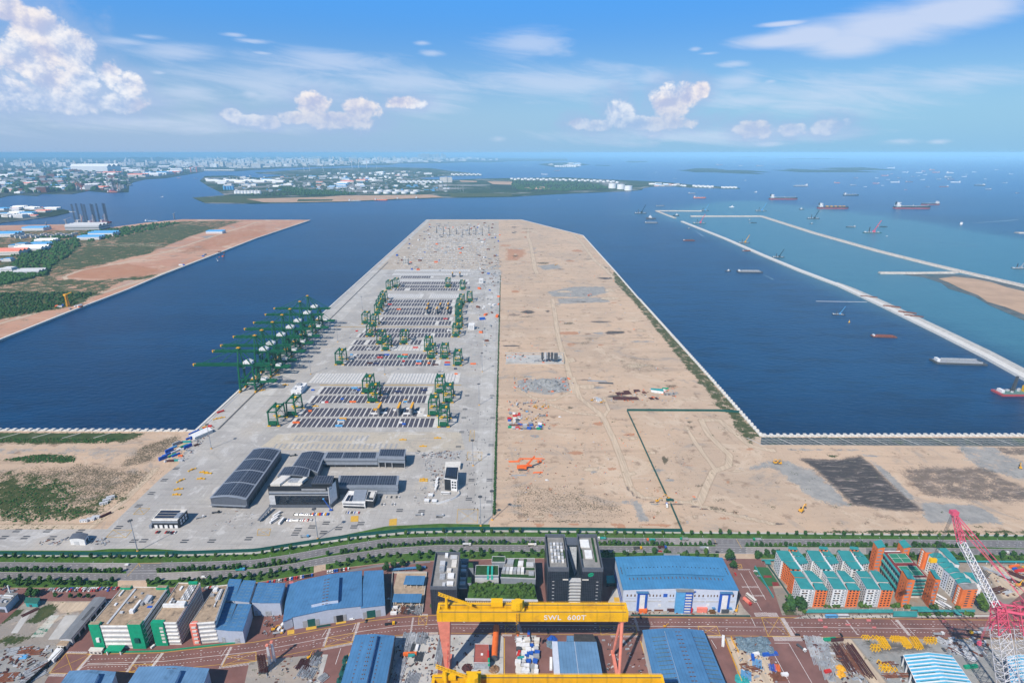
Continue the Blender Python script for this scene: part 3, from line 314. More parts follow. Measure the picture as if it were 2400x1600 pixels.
def mk_car(m):
 def f():
  b=MB();L,Wd=4.5,1.8;pr=[(-L/2,.35),(L/2,.35),(L/2,.78),(L*.22,.92),(-L/2+.1,.95)]
  for s in(-1,1):
   b.face([(x,s*Wd/2,z)for x,z in(pr if s<0 else pr[::-1])],0)
  for k in range(5):
   (x0,z0),(x1,z1)=pr[k],pr[(k+1)%5];b.face([(x0,-Wd/2,z0),(x0,Wd/2,z0),(x1,Wd/2,z1),(x1,-Wd/2,z1)],0)
  cab=[(-2.,.95),(1.,.92),(.35,1.45),(-1.5,1.45)]
  for s in(-1,1):
   b.face([(x,s*(Wd/2-.1 if z<1 else Wd/2-.25),z)for x,z in cab],1)
  for k,mm in((1,1),(2,0),(3,1)):
   (x0,z0),(x1,z1)=cab[k],cab[(k+1)%4];w0,w1=(Wd/2-.1 if z0<1 else Wd/2-.25),(Wd/2-.1 if z1<1 else Wd/2-.25);b.face([(x0,-w0,z0),(x0,w0,z0),(x1,w1,z1),(x1,-w1,z1)],mm)
  for x in(-1.4,1.4):
   for y in(-.8,.8):
    b.cyl((x,y-.12,.33),(x,y+.12,.33),.33,n=8,m=2)
  o=b.bd('parked_car',[m,M_GLASS,M_TYRE]);return tag(o,'car','car')
 return f
CARM=[KW,KLG,KG,M_BLACK,M_RED,KBL,KDG,KW,KW];CARN=['white','silver','grey','black','red','blue','dark grey','white','white']
def car(x,y,rot,where,k=None,group=None):
 k=rnd.randrange(9)if k is None else k;return proto(('car',CARN[k]),mk_car(CARM[k]),f'{CARN[k]} car {where}',(x,y,ROADZ),rot,group)
ROADZ=.35
def wheels(t,xs,w=2.3,r=.5):
 for x in xs:
  for s in(-1,1):
   b=MB();b.cyl((x,s*w/2-.18,r),(x,s*w/2+.18,r),r,n=10);b.bd('wheel',M_TYRE,t)
def mk_lorry(mc,mb,kind):
 def f():
  nm={'box':'box_lorry','tip':'tipper_lorry','mix':'tanker_lorry','bus':'coach','flat':'flatbed_lorry','van':'van'}[kind];t=thing(nm,'lorry',{'bus':'bus','van':'van'}.get(kind,'lorry'))
  if kind=='bus':
   b1(t,'body',mb,'box',-6,-1.25,.5,6,1.25,3.2);b=MB();b.box(-5.8,-1.27,1.7,5.9,1.27,2.6);b.box(5.9,-1.1,1.5,6.03,1.1,2.8);b.bd('window_band',M_GLASS,t);wheels(t,(-3.8,4.));return t
  if kind=='van':
   b1(t,'body',mb,'prism',[(-2.5,-.95),(2.5,-.95),(2.5,.95),(-2.5,.95)],.4,[1.9,1.1,1.1,1.9]);b1(t,'cargo_box',mb,'box',-2.45,-.9,1.,1.1,.9,2.);b=MB();b.face([(1.12,-.8,1.95),(1.12,.8,1.95),(2.,.8,1.35),(2.,-.8,1.35)]);b.bd('windscreen',M_GLASS,t);wheels(t,(-1.5,1.6),1.8,.35);return t
  cab=b1(t,'cab',mc,'prism',[(2.6,-1.2),(4.9,-1.2),(4.9,1.2),(2.6,1.2)],.7,[3.,2.7,2.7,3.]);b=MB();b.box(4.91,-1.05,1.7,4.95,1.05,2.5);b.box(3.5,-1.23,1.7,4.6,1.23,2.4);b.bd('windscreen',M_GLASS,cab);b1(t,'chassis',KDG,'box',-5,-.5,.6,4.6,.5,.95);b=MB()
  if kind=='box':b.box(-5,-1.25,1.,2.4,1.25,3.5)
  elif kind=='flat':b.box(-5,-1.25,1.,2.4,1.25,1.25);b.box(2.25,-1.25,1.25,2.4,1.25,2.2)
  elif kind=='tip':
   b.prism([(-5,-1.25),(2.3,-1.25),(2.3,1.25),(-5,1.25)],1.,1.2);b.box(-5,-1.25,1.2,2.3,-1.1,2.5);b.box(-5,1.1,1.2,2.3,1.25,2.5);b.box(2.15,-1.1,1.2,2.3,1.1,2.8);b.box(-5,-1.1,1.2,-4.85,1.1,2.4)
  else:b.cyl((-4.9,0,2.15),(2.3,0,2.15),1.2,n=14)
  b.bd({'box':'cargo_box','flat':'flatbed','tip':'tipper_body','mix':'tank'}[kind],mb,t);wheels(t,(-4,-2.7,3.8));return t
 return f
def lorry(kind,key,mc,mb,x,y,rot,label,z=ROADZ,group=None):
 return proto(('lorry',kind,key),mk_lorry(mc,mb,kind),label,(x,y,z),rot,group)
def mk_excavator(m):
 def f():
  t=thing('excavator','excavator','excavator')
  for s in(-1,1):
   b1(t,'track',KDG,'prism',[(-2.2,s*1.3-.35),(2.2,s*1.3-.35),(2.2,s*1.3+.35),(-2.2,s*1.3+.35)],0,.95)
  b=MB();b.box(-2.4,-1.35,1.05,1.2,1.35,2.2);b.box(-2.4,-1.3,2.2,-1.,1.3,2.5);h=b.bd('body',m,t);b1(h,'cab',M_GLASS,'box',.1,.35,2.2,1.4,1.3,3.2);b=MB();b.beam((1.,-.3,2.),(4.,-.3,5.2),.5,.7);b.beam((4.,-.3,5.2),(6.4,-.3,4.6),.45,.6);b.bd('boom',m,t);a=b1(t,'arm',m,'beam',(6.4,-.3,4.6),(7.2,-.3,1.4),.4,.5);b1(a,'bucket',KDG,'prism',[(6.5,-.95),(7.7,-.95),(7.7,.35),(6.5,.35)],.2,[1.5,.8,.8,1.5],bottom=True);return t
 return f
def excavator(x,y,rot,label,m=None,key='y',z=0.,scale=1.,group=None):
 return proto(('exc',key),mk_excavator(m or KAM),label,(x,y,z),rot,group,scale)
def mk_container(m,L=12.2,H=2.6,nm='shipping_container',cat='container'):
 def f():
  t=thing(nm,'container',cat);b=MB();n=24;Wd=2.44
  for s in(-1,1):
   for k in range(n):
    x0,x1=-L/2+L*k/n,-L/2+L*(k+1)/n;d0,d1=(0.,.05)if k%2 else(.05,0.);b.face([(x0,s*(Wd/2-d0),.1),(x1,s*(Wd/2-d1),.1),(x1,s*(Wd/2-d1),H),(x0,s*(Wd/2-d0),H)])
  b.box(-L/2,-Wd/2,0,L/2,Wd/2,.12);b.box(-L/2,-Wd/2,H-.05,L/2,Wd/2,H+.05);b.face([(-L/2,-Wd/2,0),(-L/2,Wd/2,0),(-L/2,Wd/2,H),(-L/2,-Wd/2,H)]);b.bd('body',m,t)
  for s in(-1,1):
   d=MB();d.box(L/2-.02,min(0,s*Wd/2),.1,L/2+.06,max(0,s*Wd/2),H);d.bd('door',m,t)
  return t
 return f
CONT={'orange':KOR,'red':M_RED,'blue':KBL,'pale blue':KSB,'white':KW,'grey':KG,'yellow':KY,'green':M_EMERALD,'navy':P_('navy_paint',(.02,.03,.1)),'maroon':KDR,'teal':M_TEAL,'silver':KLG,'coral':M_CORAL,'amber':KAM}
def container(colour,x,y,rot,label,z=.35,half=False,group=None):
 return proto(('cont',colour,half),mk_container(CONT[colour],6.1 if half else 12.2),label,(x,y,z),rot,group)
def mk_cabin(m,mr,L,Wd,H):
 def f():
  t=thing('site_cabin','cabin','cabin');b1(t,'wall',m,'box',-L/2,-Wd/2,0,L/2,Wd/2,H);b1(t,'roof',mr,'box',-L/2-.2,-Wd/2-.2,H+.002,L/2+.2,Wd/2+.2,H+.25)
  for k in range(3):
   x=-L/2+L*(k+.5)/3;b1(t,'window',M_GLASS,'box',x-.7,-Wd/2-.04,1.,x+.7,-Wd/2+.02,2.)
  return t
 return f
def cabin(key,m,mr,L,Wd,H,x,y,rot,label,group=None,z=0.):
 return proto(('cabin',key),mk_cabin(m,mr,L,Wd,H),label,(x,y,z),rot,group)
def pile_of_bars(name,label,cat,poly_c,L,Wd,H,rot,mat,n,r,group=None,seed=0,z=.1,part='bar'):
 """a stack of pipes, beams or bars lying side by side: one thing, each bar its own part""";q=random.Random(seed);t=thing(name,label,cat,(*poly_c,z),rot,group);proto_b=None
 for k in range(n):
  yy=-Wd/2+Wd*(k+.5)/n
  if proto_b is None:
   b=MB();b.cyl((-L/2,0,r),(L/2,0,r),r,n=7);proto_b=b.bd(part,mat,t,(0,yy,0))
  else:
   c=proto_b.copy();COL.objects.link(c);c.parent=t;c.location=(q.uniform(-.04,.04)*L,yy,q.choice((0,0,H*.5)));c.rotation_euler=(0,0,q.uniform(-.03,.03));c.scale=(q.uniform(.8,1.05),1,1)
 return t
def mk_mast(h):
 def f():
  t=thing('light_mast','mast','light mast');b1(t,'pole',KST,'cyl',(0,0,1.2),(0,0,h),.62,.3,10);b1(t,'base',KAM,'cyl',(0,0,0),(0,0,1.3),1.5,1.1,10);b=MB();b.cyl((0,0,h-.3),(0,0,h+.25),1.5,1.5,12);hd=b.bd('lamp_ring',KDG,t)
  for k in range(8):
   a=k*PI/4;b=MB();b.obox(2.1*cos(a),2.1*sin(a),h-.5,1.1,.9,.8,a);b.bd('floodlight',KDG,hd)
  return t
 return f
def mast(t,x,y,label,h=42):
 g=G(t,x,y);return proto(('mast',h),mk_mast(h),label,(g.x,g.y,.1),ru(0,1),'floodlight masts of the container terminal')
def pave_mat(name,c1,c2,slab=7.,joint=.35,tan=.35):
 m,T,p=newmat(name);v=geo_pos(T);n1=T.noise(v,.012,5,.6);n2=T.noise(v,.15,6,.7);n3=T.noise(scalev(T,v,.012,.12),1.,6,.75,.6);col=T.mix(T.ramp(n1,.35,.65),c1,c2);col=T.mix(T.ramp(n1,.5,.72,0,tan),col,(.47,.39,.3));col=T.mix(T.ramp(n3,.52,.7,0,.65),col,(.27,.26,.25));n6=T.noise(v,.03,7,.72,.8);col=T.mix(T.ramp(n6,.52,.66,0,.55),col,(.31,.295,.275));col=T.mix(T.ramp(n6,.46,.38,0,.5),col,(.6,.585,.565));col=T.mix(T.ramp(n2,.58,.72,0,.6),col,(.2,.19,.18));s=T.n('ShaderNodeSeparateXYZ');T.link(v,s.inputs[0])
 for ax in(0,1):
  w=T.math('ABSOLUTE',T.sub(T.math('FRACT',T.mul(s.outputs[ax],1/slab)),.5));col=T.mix(T.ramp(w,.462,.49,0,joint),col,(.2,.19,.18))
 T.link(col,p.inputs['Base Color']);iv(p,'Roughness',.85);iv(p,'Specular IOR Level',.15);return m
M_PAVE=pave_mat('terminal_concrete',(.375,.355,.335),(.44,.42,.395));M_PAVE2=pave_mat('quay_concrete',(.43,.41,.385),(.49,.47,.44),12,.25,.2);M_TANPAVE=pave_mat('dusty_concrete',(.5,.44,.35),(.45,.4,.33),9,.25,.5);M_CELL=P_('dark_slot_panel',(.072,.066,.085),.7,.25,.3,dirt=(.15,.13,.13),dirt_amt=.45);M_SLOT=P_('white_slot_slab',(.58,.56,.53),.8,.12,.1,dirt=(.44,.4,.36),dirt_amt=.5);GRASS_TOP=[('A1',-800,345),('A1',0,352),('A1',830,352),('A1',1000,336),('A1',1400,334),('A1',1700,354),('A1',2352,336),('A2',500,262),('A2',800,210),('A2',1200,128),('A2',1700,104),('A2',2130,112)];FENCE=[('A1',-900,388),('A1',0,390),('A1',1000,396),('A1',1700,386),('A1',2352,364),('A2',400,300),('A2',900,226),('A2',1400,176),('A2',1900,164),('A2',2352,164),('A3',800,172),('A3',1560,180)]
def edge_at(Y):return xl(Y)
yq=[SHORE_Y,1000,1500,2000,2600,G('P',870,632).y];poly=[G2(*p)for p in GRASS_TOP]+[G2('P',1156,1200),G2('P',1163,1000),G2('P',1168,800),G2('P',1173,632)];poly+=[(edge_at(Y)+1,Y)for Y in reversed(yq)];poly+=[G2('B1',1640,735),G2('B1',1480,860),G2('B1',985,1330),G2('B1',0,1333),G2('B1',-900,1333)];sheet('terminal_pavement',poly,.12,M_PAVE);sheet('quay_apron',[(edge_at(Y)+6,Y)for Y in yq]+[(edge_at(Y)+74,Y)for Y in reversed(yq)],.2,M_PAVE2);sheet('dusty_pavement',GL('B2',[(0,610),(200,460),(480,440),(1880,440),(1920,600),(1700,625),(300,605)]),.2,M_TANPAVE)
for off,w,m,z in((36,3.2,KDG,.26),(33.2,.8,M_TANPAVE,.3),(38.4,.8,M_TANPAVE,.3),(8,1.6,KG,.26)):
 sheet('crane_rail',[(edge_at(Y)+off-w/2,Y)for Y in(yq[0]+6,2400)]+[(edge_at(Y)+off+w/2,Y)for Y in(2400,yq[0]+6)],z,m)
sheet('perimeter_road',[G2('P',1112,1195),G2('P',1150,1195),G2('P',1166,640),G2('P',1140,640)],.24,M_PAVE2);sheet('far_quay_strip',[(edge_at(Y)+5,Y)for Y in(yq[-1],3980)]+[(edge_at(Y)+26,Y)for Y in(3980,yq[-1])],.15,M_PAVE2);ROWS=[('B2',315,397,315,1655,''),('B2',220,298,400,1510,''),('B2',107,175,490,1560,''),('B2',28,92,575,1590,''),('C2',910,962,205,1030,''),('C2',857,902,290,1020,''),('C2',787,828,250,900,'w480'),('C2',735,776,285,905,''),('C2',677,711,335,1150,''),('C2',635,669,385,1150,''),('C2',572,604,500,1150,''),('C2',536,564,530,1145,''),('C2',485,514,545,1165,''),('C2',454,480,565,1165,''),('C2',413,438,570,1165,''),('C2',384,407,595,1168,''),('C2',283,303,645,1225,''),('C2',258,278,670,1240,''),('C2',228,247,690,1295,''),('C2',176,193,700,980,'')];BLANK=[('C2',1028,1112,-80,345),('C2',1028,1112,605,1195),('C2',333,370,585,880),('C2',333,370,965,1210),('C2',205,224,690,1290),('C2',150,172,640,1280),('C2',118,138,660,1300)];PADS=[]
def pad(t,ya,yb,x0,x1,opt='',dark=True):
 a,c=G(t,x0,yb),G(t,x1,yb);y0,y1=a.y,G(t,x0,ya).y;X0,X1=a.x,c.x;zb=.3+.012*len(PADS);zc=zb+.06;b=MB();b.face([(X0-6,y0-.6,zb),(X1+4,y0-.6,zb),(X1+4,y1+.6,zb),(X0-6,y1+.6,zb)],0);pitch=8.6 if dark else 6.4;n=int((X1-X0)/pitch);xw=G(t,float(opt[1:]),yb).x if opt.startswith('w')else 1e9;q=random.Random(int(y0))
 for k in range(n):
  xa=X0+k*pitch;d=dark and xa<xw
  if d and q.random()<.015:continue
  w=pitch-(1.7 if k%4 else 2.6)if d else 1.5
  for s0,s1 in((0,1),):
   b.face([(xa+.8,y0+(y1-y0)*s0+.2,zc),(xa+.8+w,y0+(y1-y0)*s0+.2,zc),(xa+.8+w,y0+(y1-y0)*s1-.2,zc),(xa+.8,y0+(y1-y0)*s1-.2,zc)],1 if d else 2)
 tag(b.bd('container_pad',[M_SLOT,M_CELL,KG]),kind='structure');PADS.append((X0,X1,y0,y1))
for t,ya,yb,x0,x1,o in ROWS:pad(t,ya,yb,x0,x1,o)
for t,ya,yb,x0,x1 in BLANK:pad(t,ya,yb,x0,x1,dark=False)
M_MADE=pave_mat('made_ground',(.42,.345,.27),(.47,.395,.315),18,.3,.6);yf=[G('P',1000,632).y,2600,3300,3940];sheet('made_ground',[(xl(Y)+22,Y)for Y in yf]+[(G('P',1168,522).x,3940),(G('P',1170,632).x,yf[0])],.08,M_MADE);b=MB();q=random.Random(4)
for py in np.concatenate([np.arange(533,600,3.4),np.arange(602,644,5.)]):
 Y=G('P',1000,py).y;Xl,Xr=xl(Y)+110,G('P',1160,py).x-40;d=(G('P',1000,py-1.3).y-Y);x=Xl
 while x<Xr:
  w=q.uniform(6,14)
  if q.random()<.8:
   b.face([(x,Y,.15),(x+w*.7,Y,.15),(x+w*.7,Y+d,.15),(x,Y+d,.15)],0 if q.random()<.75 else 1)
  x+=w
tag(b.bd('unfinished_slab_rows',[M_SLOT,KG]),kind='structure');b=MB()
for y0,x0,x1 in((500,350,1080),(575,165,1350)):
 for dy in(-18,-6,6,18):
  a,c=G('B2',x0-dy*.8,y0+dy),G('B2',x1,y0+dy);n=int((c.x-a.x)/8.3)
  for k in range(n):
   x=a.x+k*8.3;b.face([(x,a.y,.27),(x+3.,a.y,.27),(x+3.,a.y+3.4,.27),(x,a.y+3.4,.27)])
tag(b.bd('slot_markings',KG),kind='structure');b=MB()
for t,pts in(('B1',[(160,1345),(440,1346),(740,1348),(35,1408),(232,1408),(478,1410),(1230,1440),(1320,1437),(1695,1442),(1945,1440),(2285,1418),(1620,775),(1510,880),(1392,1002),(1275,1117),(1090,1315)]),('B2',[(385,1335),(515,1310),(645,1275),(620,1362),(360,1375),(965,1280),(1860,575),(1940,105),(1920,230),(1910,310),(2175,310),(2170,105),(1890,440),(2160,560),(2145,880),(1980,880),(1320,1160),(1520,1170),(1685,1215),(900,1310),(760,1325),(2145,1080),(1955,1055)])):
 for x,y in pts:
  p=G(t,x,y)
  for k in(-1,1):
   b.face([(p.x-4.2,p.y+k*2-1.1,.3),(p.x+4.2,p.y+k*2-1.1,.3),(p.x+4.2,p.y+k*2+1.1,.3),(p.x-4.2,p.y+k*2+1.1,.3)])
for k in range(60):
 p=G('B2',ru(1930,2130),ru(200,1280));b.face([(p.x-.5,p.y-2,.3),(p.x+.5,p.y-2,.3),(p.x+.5,p.y+2,.3),(p.x-.5,p.y+2,.3)])
tag(b.bd('drain_covers',KDG),kind='structure')
def strip(b,p,q,w,z,m=0):
 p,q=Vec((p[0],p[1])),Vec((q[0],q[1]));d=(q-p)
 if d.length<1e-6:return
 n=Vec((-d.y,d.x)).normalized()*w/2;b.face([(p.x-n.x,p.y-n.y,z),(q.x-n.x,q.y-n.y,z),(q.x+n.x,q.y+n.y,z),(p.x+n.x,p.y+n.y,z)],m)
def cross_box(b,corners,z,w=.5,m=0):
 for k in range(4):strip(b,corners[k],corners[(k+1)%4],w,z,m)
 strip(b,corners[0],corners[2],w*.7,z+.004,m);strip(b,corners[1],corners[3],w*.7,z+.008,m)
b=MB()
for t,c in(('B1',[(975,1405),(1155,1408),(1215,1340),(1040,1338)]),('B1',[(1225,1195),(1320,1195),(1378,1140),(1280,1138)]),('B2',[(10,1388),(120,1390),(135,1328),(20,1330)]),('B2',[(1845,1275),(2035,1277),(2040,1150),(1855,1147)]),('B2',[(1938,697),(2070,703),(2078,625),(1945,622)]),('B2',[(1960,525),(2003,525),(2008,425),(1970,425)])):
 cross_box(b,GL(t,c),.34)
for t,x0,x1,y in(('C2',0,1235,1130),('C2',120,1150,620)):
 a,c=G(t,x0,y),G(t,x1,y);strip(b,a,c,2.2,.8)
for c in([(868,1265),(940,1262),(942,1208),(872,1212)],[(1222,1300),(1292,1295),(1296,1232),(1226,1242)]):
 b.face([(x,y,.33)for x,y in GL('B2',c)])
tag(b.bd('yellow_road_markings',M_YLINE),kind='structure')
def mk_rmg():
 t=thing('yard_crane','crane','yard crane');X,Y,H=8.,16.5,27.
 for sx in(-1,1):
  for sy in(-1,1):
   b1(t,'leg',KGR,'beam',(sx*X,sy*Y,2.4),(sx*X*.86,sy*Y,H),2.,1.7);bg=b1(t,'bogie',KY,'box',sx*X-2.8,sy*Y-.7,.3,sx*X+2.8,sy*Y+.7,2.3)
   for k in(-1,1):
    b1(bg,'wheel',KDG,'cyl',(sx*X+k*1.6,sy*Y-.8,.75),(sx*X+k*1.6,sy*Y+.8,.75),.65,n=8)
 for sy in(-1,1):
  b1(t,'sill_beam',KGR,'box',-X,sy*Y-.75,2.4,X,sy*Y+.75,4.2);b1(t,'cross_beam',KGR,'box',-X,sy*Y-.6,H-1.2,X,sy*Y+.6,H+.5);b1(t,'tie_beam',KGR,'beam',(-X,sy*Y,13.5),(X,sy*Y,13.5),.6)
 for sx in(-1,1):
  g=b1(t,'girder',KGR,'box',sx*X*.86-.95,-Y-3,H-.6,sx*X*.86+.95,Y+3,H+1.7);b=MB()
  for k in range(10):
   yy=-Y-2+k*(2*Y+4)/9;b.beam((sx*(X*.86+1.3),yy,H+1.7),(sx*(X*.86+1.3),yy,H+2.9),.12)
  b.beam((sx*(X*.86+1.3),-Y-2,H+2.9),(sx*(X*.86+1.3),Y+2,H+2.9),.14);b.bd('handrail',KGR,g)
 b=MB();b.box(-6.9,-4.5,H+1.75,6.9,4.5,H+2.6);b.box(-4,-3,H+2.6,1.5,3,H+5);tr=b.bd('trolley',KGR,t);b1(tr,'winch',KY,'box',2.2,-2.2,H+2.65,5.6,2.2,H+4.2);b1(tr,'cab',KW,'box',2.6,1.4,H-4.6,4.8,3.8,H-1.4);b1(t,'spreader',KY,'box',-6.1,-1.2,12.,6.1,1.2,13.);b=MB()
 for sx in(-3,3):
  for sy in(-1,1):b.beam((sx,sy,13),(sx,sy,H+1.7),.16)
 b.bd('hoist_rope',KDG,t);b1(t,'electrical_house',KGR,'box',-5.6,-Y-2.6,4.3,5.6,-Y+1.,10.4);b1(t,'cable_reel',KGR,'cyl',(X-1,-Y-1.6,6),(X-1,-Y-.8,6),2.6,n=14);b=MB();b.beam((-X,Y,4.2),(X*.9,Y,H-1),.5);b.beam((X,Y,4.2),(-X*.9,Y,H-1),.5);b.bd('brace',KGR,t);return t
RMG=[('B2',165,390),('B2',330,300),('C2',1080,1500),('C2',990,1402),('C2',1118,1287),('C2',1045,1206),('C2',462,1284),('C2',412,1205),('C2',170,955),('C2',1202,962),('C2',972,902),('C2',1087,902),('C2',944,835),('C2',574,830),('C2',528,776),('C2',732,772),('C2',437,706),('C2',468,622),('C2',395,597),('C2',1185,711),('C2',1213,641),('C2',1212,585),('C2',1207,523),('C2',1218,472),('C2',1238,432),('C2',1307,406),('C2',502,512),('C2',516,472),('C2',535,432),('C2',550,402),('C2',600,298),('C2',660,279),('C2',1117,277),('C2',1245,299)]
def row_no(y):
 ys=[(p[2]+p[3])/2 for p in PADS[:len(ROWS)]];return min(range(len(ys)),key=lambda k:abs(ys[k]-y))
used={}
for t,x,y in RMG:
 g=G(t,x,y,0);k=row_no(g.y+16.5);used.setdefault(k,[]).append(g)
for k,lst in sorted(used.items()):
 lst.sort(key=lambda g:g.x)
 for i,g in enu(lst):
  if len(lst)==1:pos=('at the quay end of' if g.x<-230 else 'near the middle of' if g.x<-120 else 'at the landward end of')
  elif i==0:pos='closest to the quay on'
  elif i==len(lst)-1:pos='farthest from the quay on'
  else:pos=f'{ordw(i)} from the quay on'
  proto('rmg',mk_rmg,f'green yard crane {pos} the {ordw(k)} dark pad row from the workshops',(g.x,g.y+16.5,.3),0,'green rail mounted yard cranes over the container pads')
def mk_sts():
 t=thing('quay_crane','crane','quay crane');B,GX,HB=13.,30.,50.
 for x,nm in((0,'sea'),(GX,'land')):
  for s in(-1,1):
   b1(t,'leg',KGR,'beam',(x,s*B,3.5),(x+(1.5 if x==0 else-1.5),s*B*.8,HB),3.,2.5);b1(t,'bogie',KAM,'box',x-1.2,s*B-5,.5,x+1.2,s*B+5,3.2)
  b1(t,'sill_beam',KGR,'box',x-1.1,-B,5,x+1.1,B,7.5);b1(t,'cross_beam',KGR,'box',x-1.,-B*.85,HB-2,x+1.,B*.85,HB);b=MB();b.beam((x,-B,16),(x,B,32),.8);b.beam((x,B,16),(x,-B,32),.8);b.bd('brace',KGR,t)
 for s in(-1,1):
  b1(t,'portal_beam',KGR,'box',-1,s*B*.95-.9,15,GX+1,s*B*.95+.9,17.4);b=MB();b.beam((0,s*B*.9,17),(GX,s*B*.82,HB-3),1.6);b.beam((GX,s*B*.9,17),(GX*.5,s*B*.86,33),1.2);b.bd('diagonal',KGR,t);g=b1(t,'boom_girder',KGR,'box',-86,s*3.8-1.2,HB+.2,58,s*3.8+1.2,HB+3.9);b=MB()
  for k in range(30):b.beam((-84+k*4.8,s*5.4,HB+3.3),(-84+k*4.8,s*5.4,HB+4.6),.16)
  b.beam((-84,s*5.4,HB+4.6),(56,s*5.4,HB+4.6),.2);b.beam((-84,s*5.4,HB+3.2),(56,s*5.4,HB+3.2),1.2,.2);b.bd('walkway',KGR,g);b1(t,'mast_leg',KGR,'beam',(1.5,s*B*.8,HB),(2,s*2.4,86),2.);b1(t,'back_stay',KGR,'beam',(2,s*2.4,85),(30,s*B*.7,HB+1),1.4);b=MB();b.beam((2,s*2,86),(-38,s*3.8,HB+3),.8);b.beam((2,s*2,86.4),(-76,s*3.8,HB+3),.6);b.beam((2,s*2,86),(54,s*3.8,HB+3),.6);b.bd('boom_stay',KGR,t)
 b=MB()
 for k in range(11):b.beam((-80+k*13.5,-3.8,HB+1.5),(-80+k*13.5,3.8,HB+1.5),.8)
 b.bd('tie_frame',KGR,t);b=MB();b.box(-1,-3,85.6,5,3,86.6);b.box(1,-1.6,86.6,3.5,1.6,87.6);b.bd('apex_platform',KAM,t);b=MB();b.box(-88,-4.2,HB+.2,-85.5,4.2,HB+3.);b.box(-90,-1.6,HB+1.5,-87,1.6,HB+4);b.bd('boom_tip',KAM,t);b=MB();pr=[(9,HB+3.9),(26,HB+3.9),(26,HB+9),(17.5,HB+13),(9,HB+9)];b.face([(x,-5,z)for x,z in pr]);b.face([(x,5,z)for x,z in pr[::-1]])
 for k in range(5):
  (xa,za),(xb,zb)=pr[k],pr[(k+1)%5];b.face([(xa,-5,za),(xa,5,za),(xb,5,zb),(xb,-5,zb)])
 mh=b.bd('machinery_house',KW,t);b=MB()
 for k in range(3):b.box(11+k*5,-5.06,HB+5,13+k*5,-5.01,HB+6.5)
 b.bd('louvre',KG,mh);b1(t,'trolley',KGR,'box',2,-5,HB-3,9,5,HB+.4);b1(t,'cab',KW,'box',4,2.5,HB-7,7.5,5.5,HB-3.1)
 for s in(-1,1):
  b1(t,'rear_girder',KGR,'box',-2,s*4.5-1.4,17,66,s*4.5+1.4,20.4)
 b=MB();b.box(36,-7,17.6,64,-5.5,18.2);b.box(36,5.5,17.6,64,7,18.2);b.box(64,-7,17.6,67,7,18.2);b.bd('rear_platform',KGR,t);b1(t,'electrical_house',KW,'box',38,-4,20.1,48,4,24.4);b1(t,'lashing_platform',KAM,'box',17,-5,20.1,26,5,21.4);b=MB();b.beam((GX,-B,17),(56,-5,18),.8);b.beam((GX,B,17),(56,5,18),.8);b.beam((GX,-B*.9,40),(56,-4.5,20),.6);b.beam((GX,B*.9,40),(56,4.5,20),.6);b.bd('rear_brace',KGR,t);b=MB()
 for k in range(9):b.beam((GX-2+(k%2)*3,-B-1.4,3+k*5),(GX+1-(k%2)*3,-B-1.4,8+k*5),.35)
 b.bd('stair',KGR,t);b=MB()
 for k in range(9):b.beam((2+(k%2)*3,-9+k*.5,50+k*4),(5-(k%2)*3,-8.6+k*.5,54+k*4),.4)
 b.bd('mast_ladder',KGR,t);return t
for i,(x,y)in enu([(655,735),(845,605),(915,550),(1030,465),(1130,390),(1215,328),(1320,250),(1395,190)]):
 g=G('C1',x,y,87);lab='green quay crane at the end of the row closest to the terminal buildings' if i==0 else 'green quay crane at the seaward end of the row, farthest from the buildings' if i==7 else f'{ordw(i)} green quay crane along the wharf, counted from the terminal buildings';proto('sts',mk_sts,lab,(edge_at(g.y)+8,g.y,.3),0,'green quay cranes in a row on the wharf')
def mk_rack():
 t=thing('reefer_rack','rack','rack');H,L=15.,24.
 for k in range(6):
  b1(t,'deck',KLG,'box',-1.6,-L/2,k*2.7+.1,1.6,L/2,k*2.7+.45)
 for y in np.linspace(-L/2,L/2,7):
  b=MB()
  for x in(-1.5,1.5):b.beam((x,y,0),(x,y,H),.35)
  b.bd('column',KDG,t)
 b1(t,'roof',KAM,'box',-1.9,-L/2-.5,H+.1,1.9,L/2+.5,H+.6);b1(t,'cable_wall',KDG,'box',-.25,-L/2,.5,.25,L/2,H-.1);return t
for i,(t,x,y,lab)in enu((('B2',1127,292,'nearest the quay of three on the second pad row'),('B2',1307,292,'middle of three on the second pad row'),('B2',1427,292,'farthest from the quay of three on the second pad row'),('C2',933,508,'front, nearest the quay, of five on the far yard'),('C2',1020,508,'front middle of five on the far yard'),('C2',1113,508,'front, farthest from the quay, of five on the far yard'),('C2',943,470,'rear, quay side, of five on the far yard'),('C2',1050,470,'rear middle of five on the far yard'),('C2',1118,468,'rear, landward side, of five on the far yard'),('C2',1157,186,'quay side one of a pair by the unfinished rows'),('C2',1222,186,'landward one of a pair by the unfinished rows'))):
 g=G(t,x,y);proto('rack',mk_rack,f'yellow topped steel reefer rack, {lab}',(g.x,g.y+12,.3),0,'reefer racks on the pads')
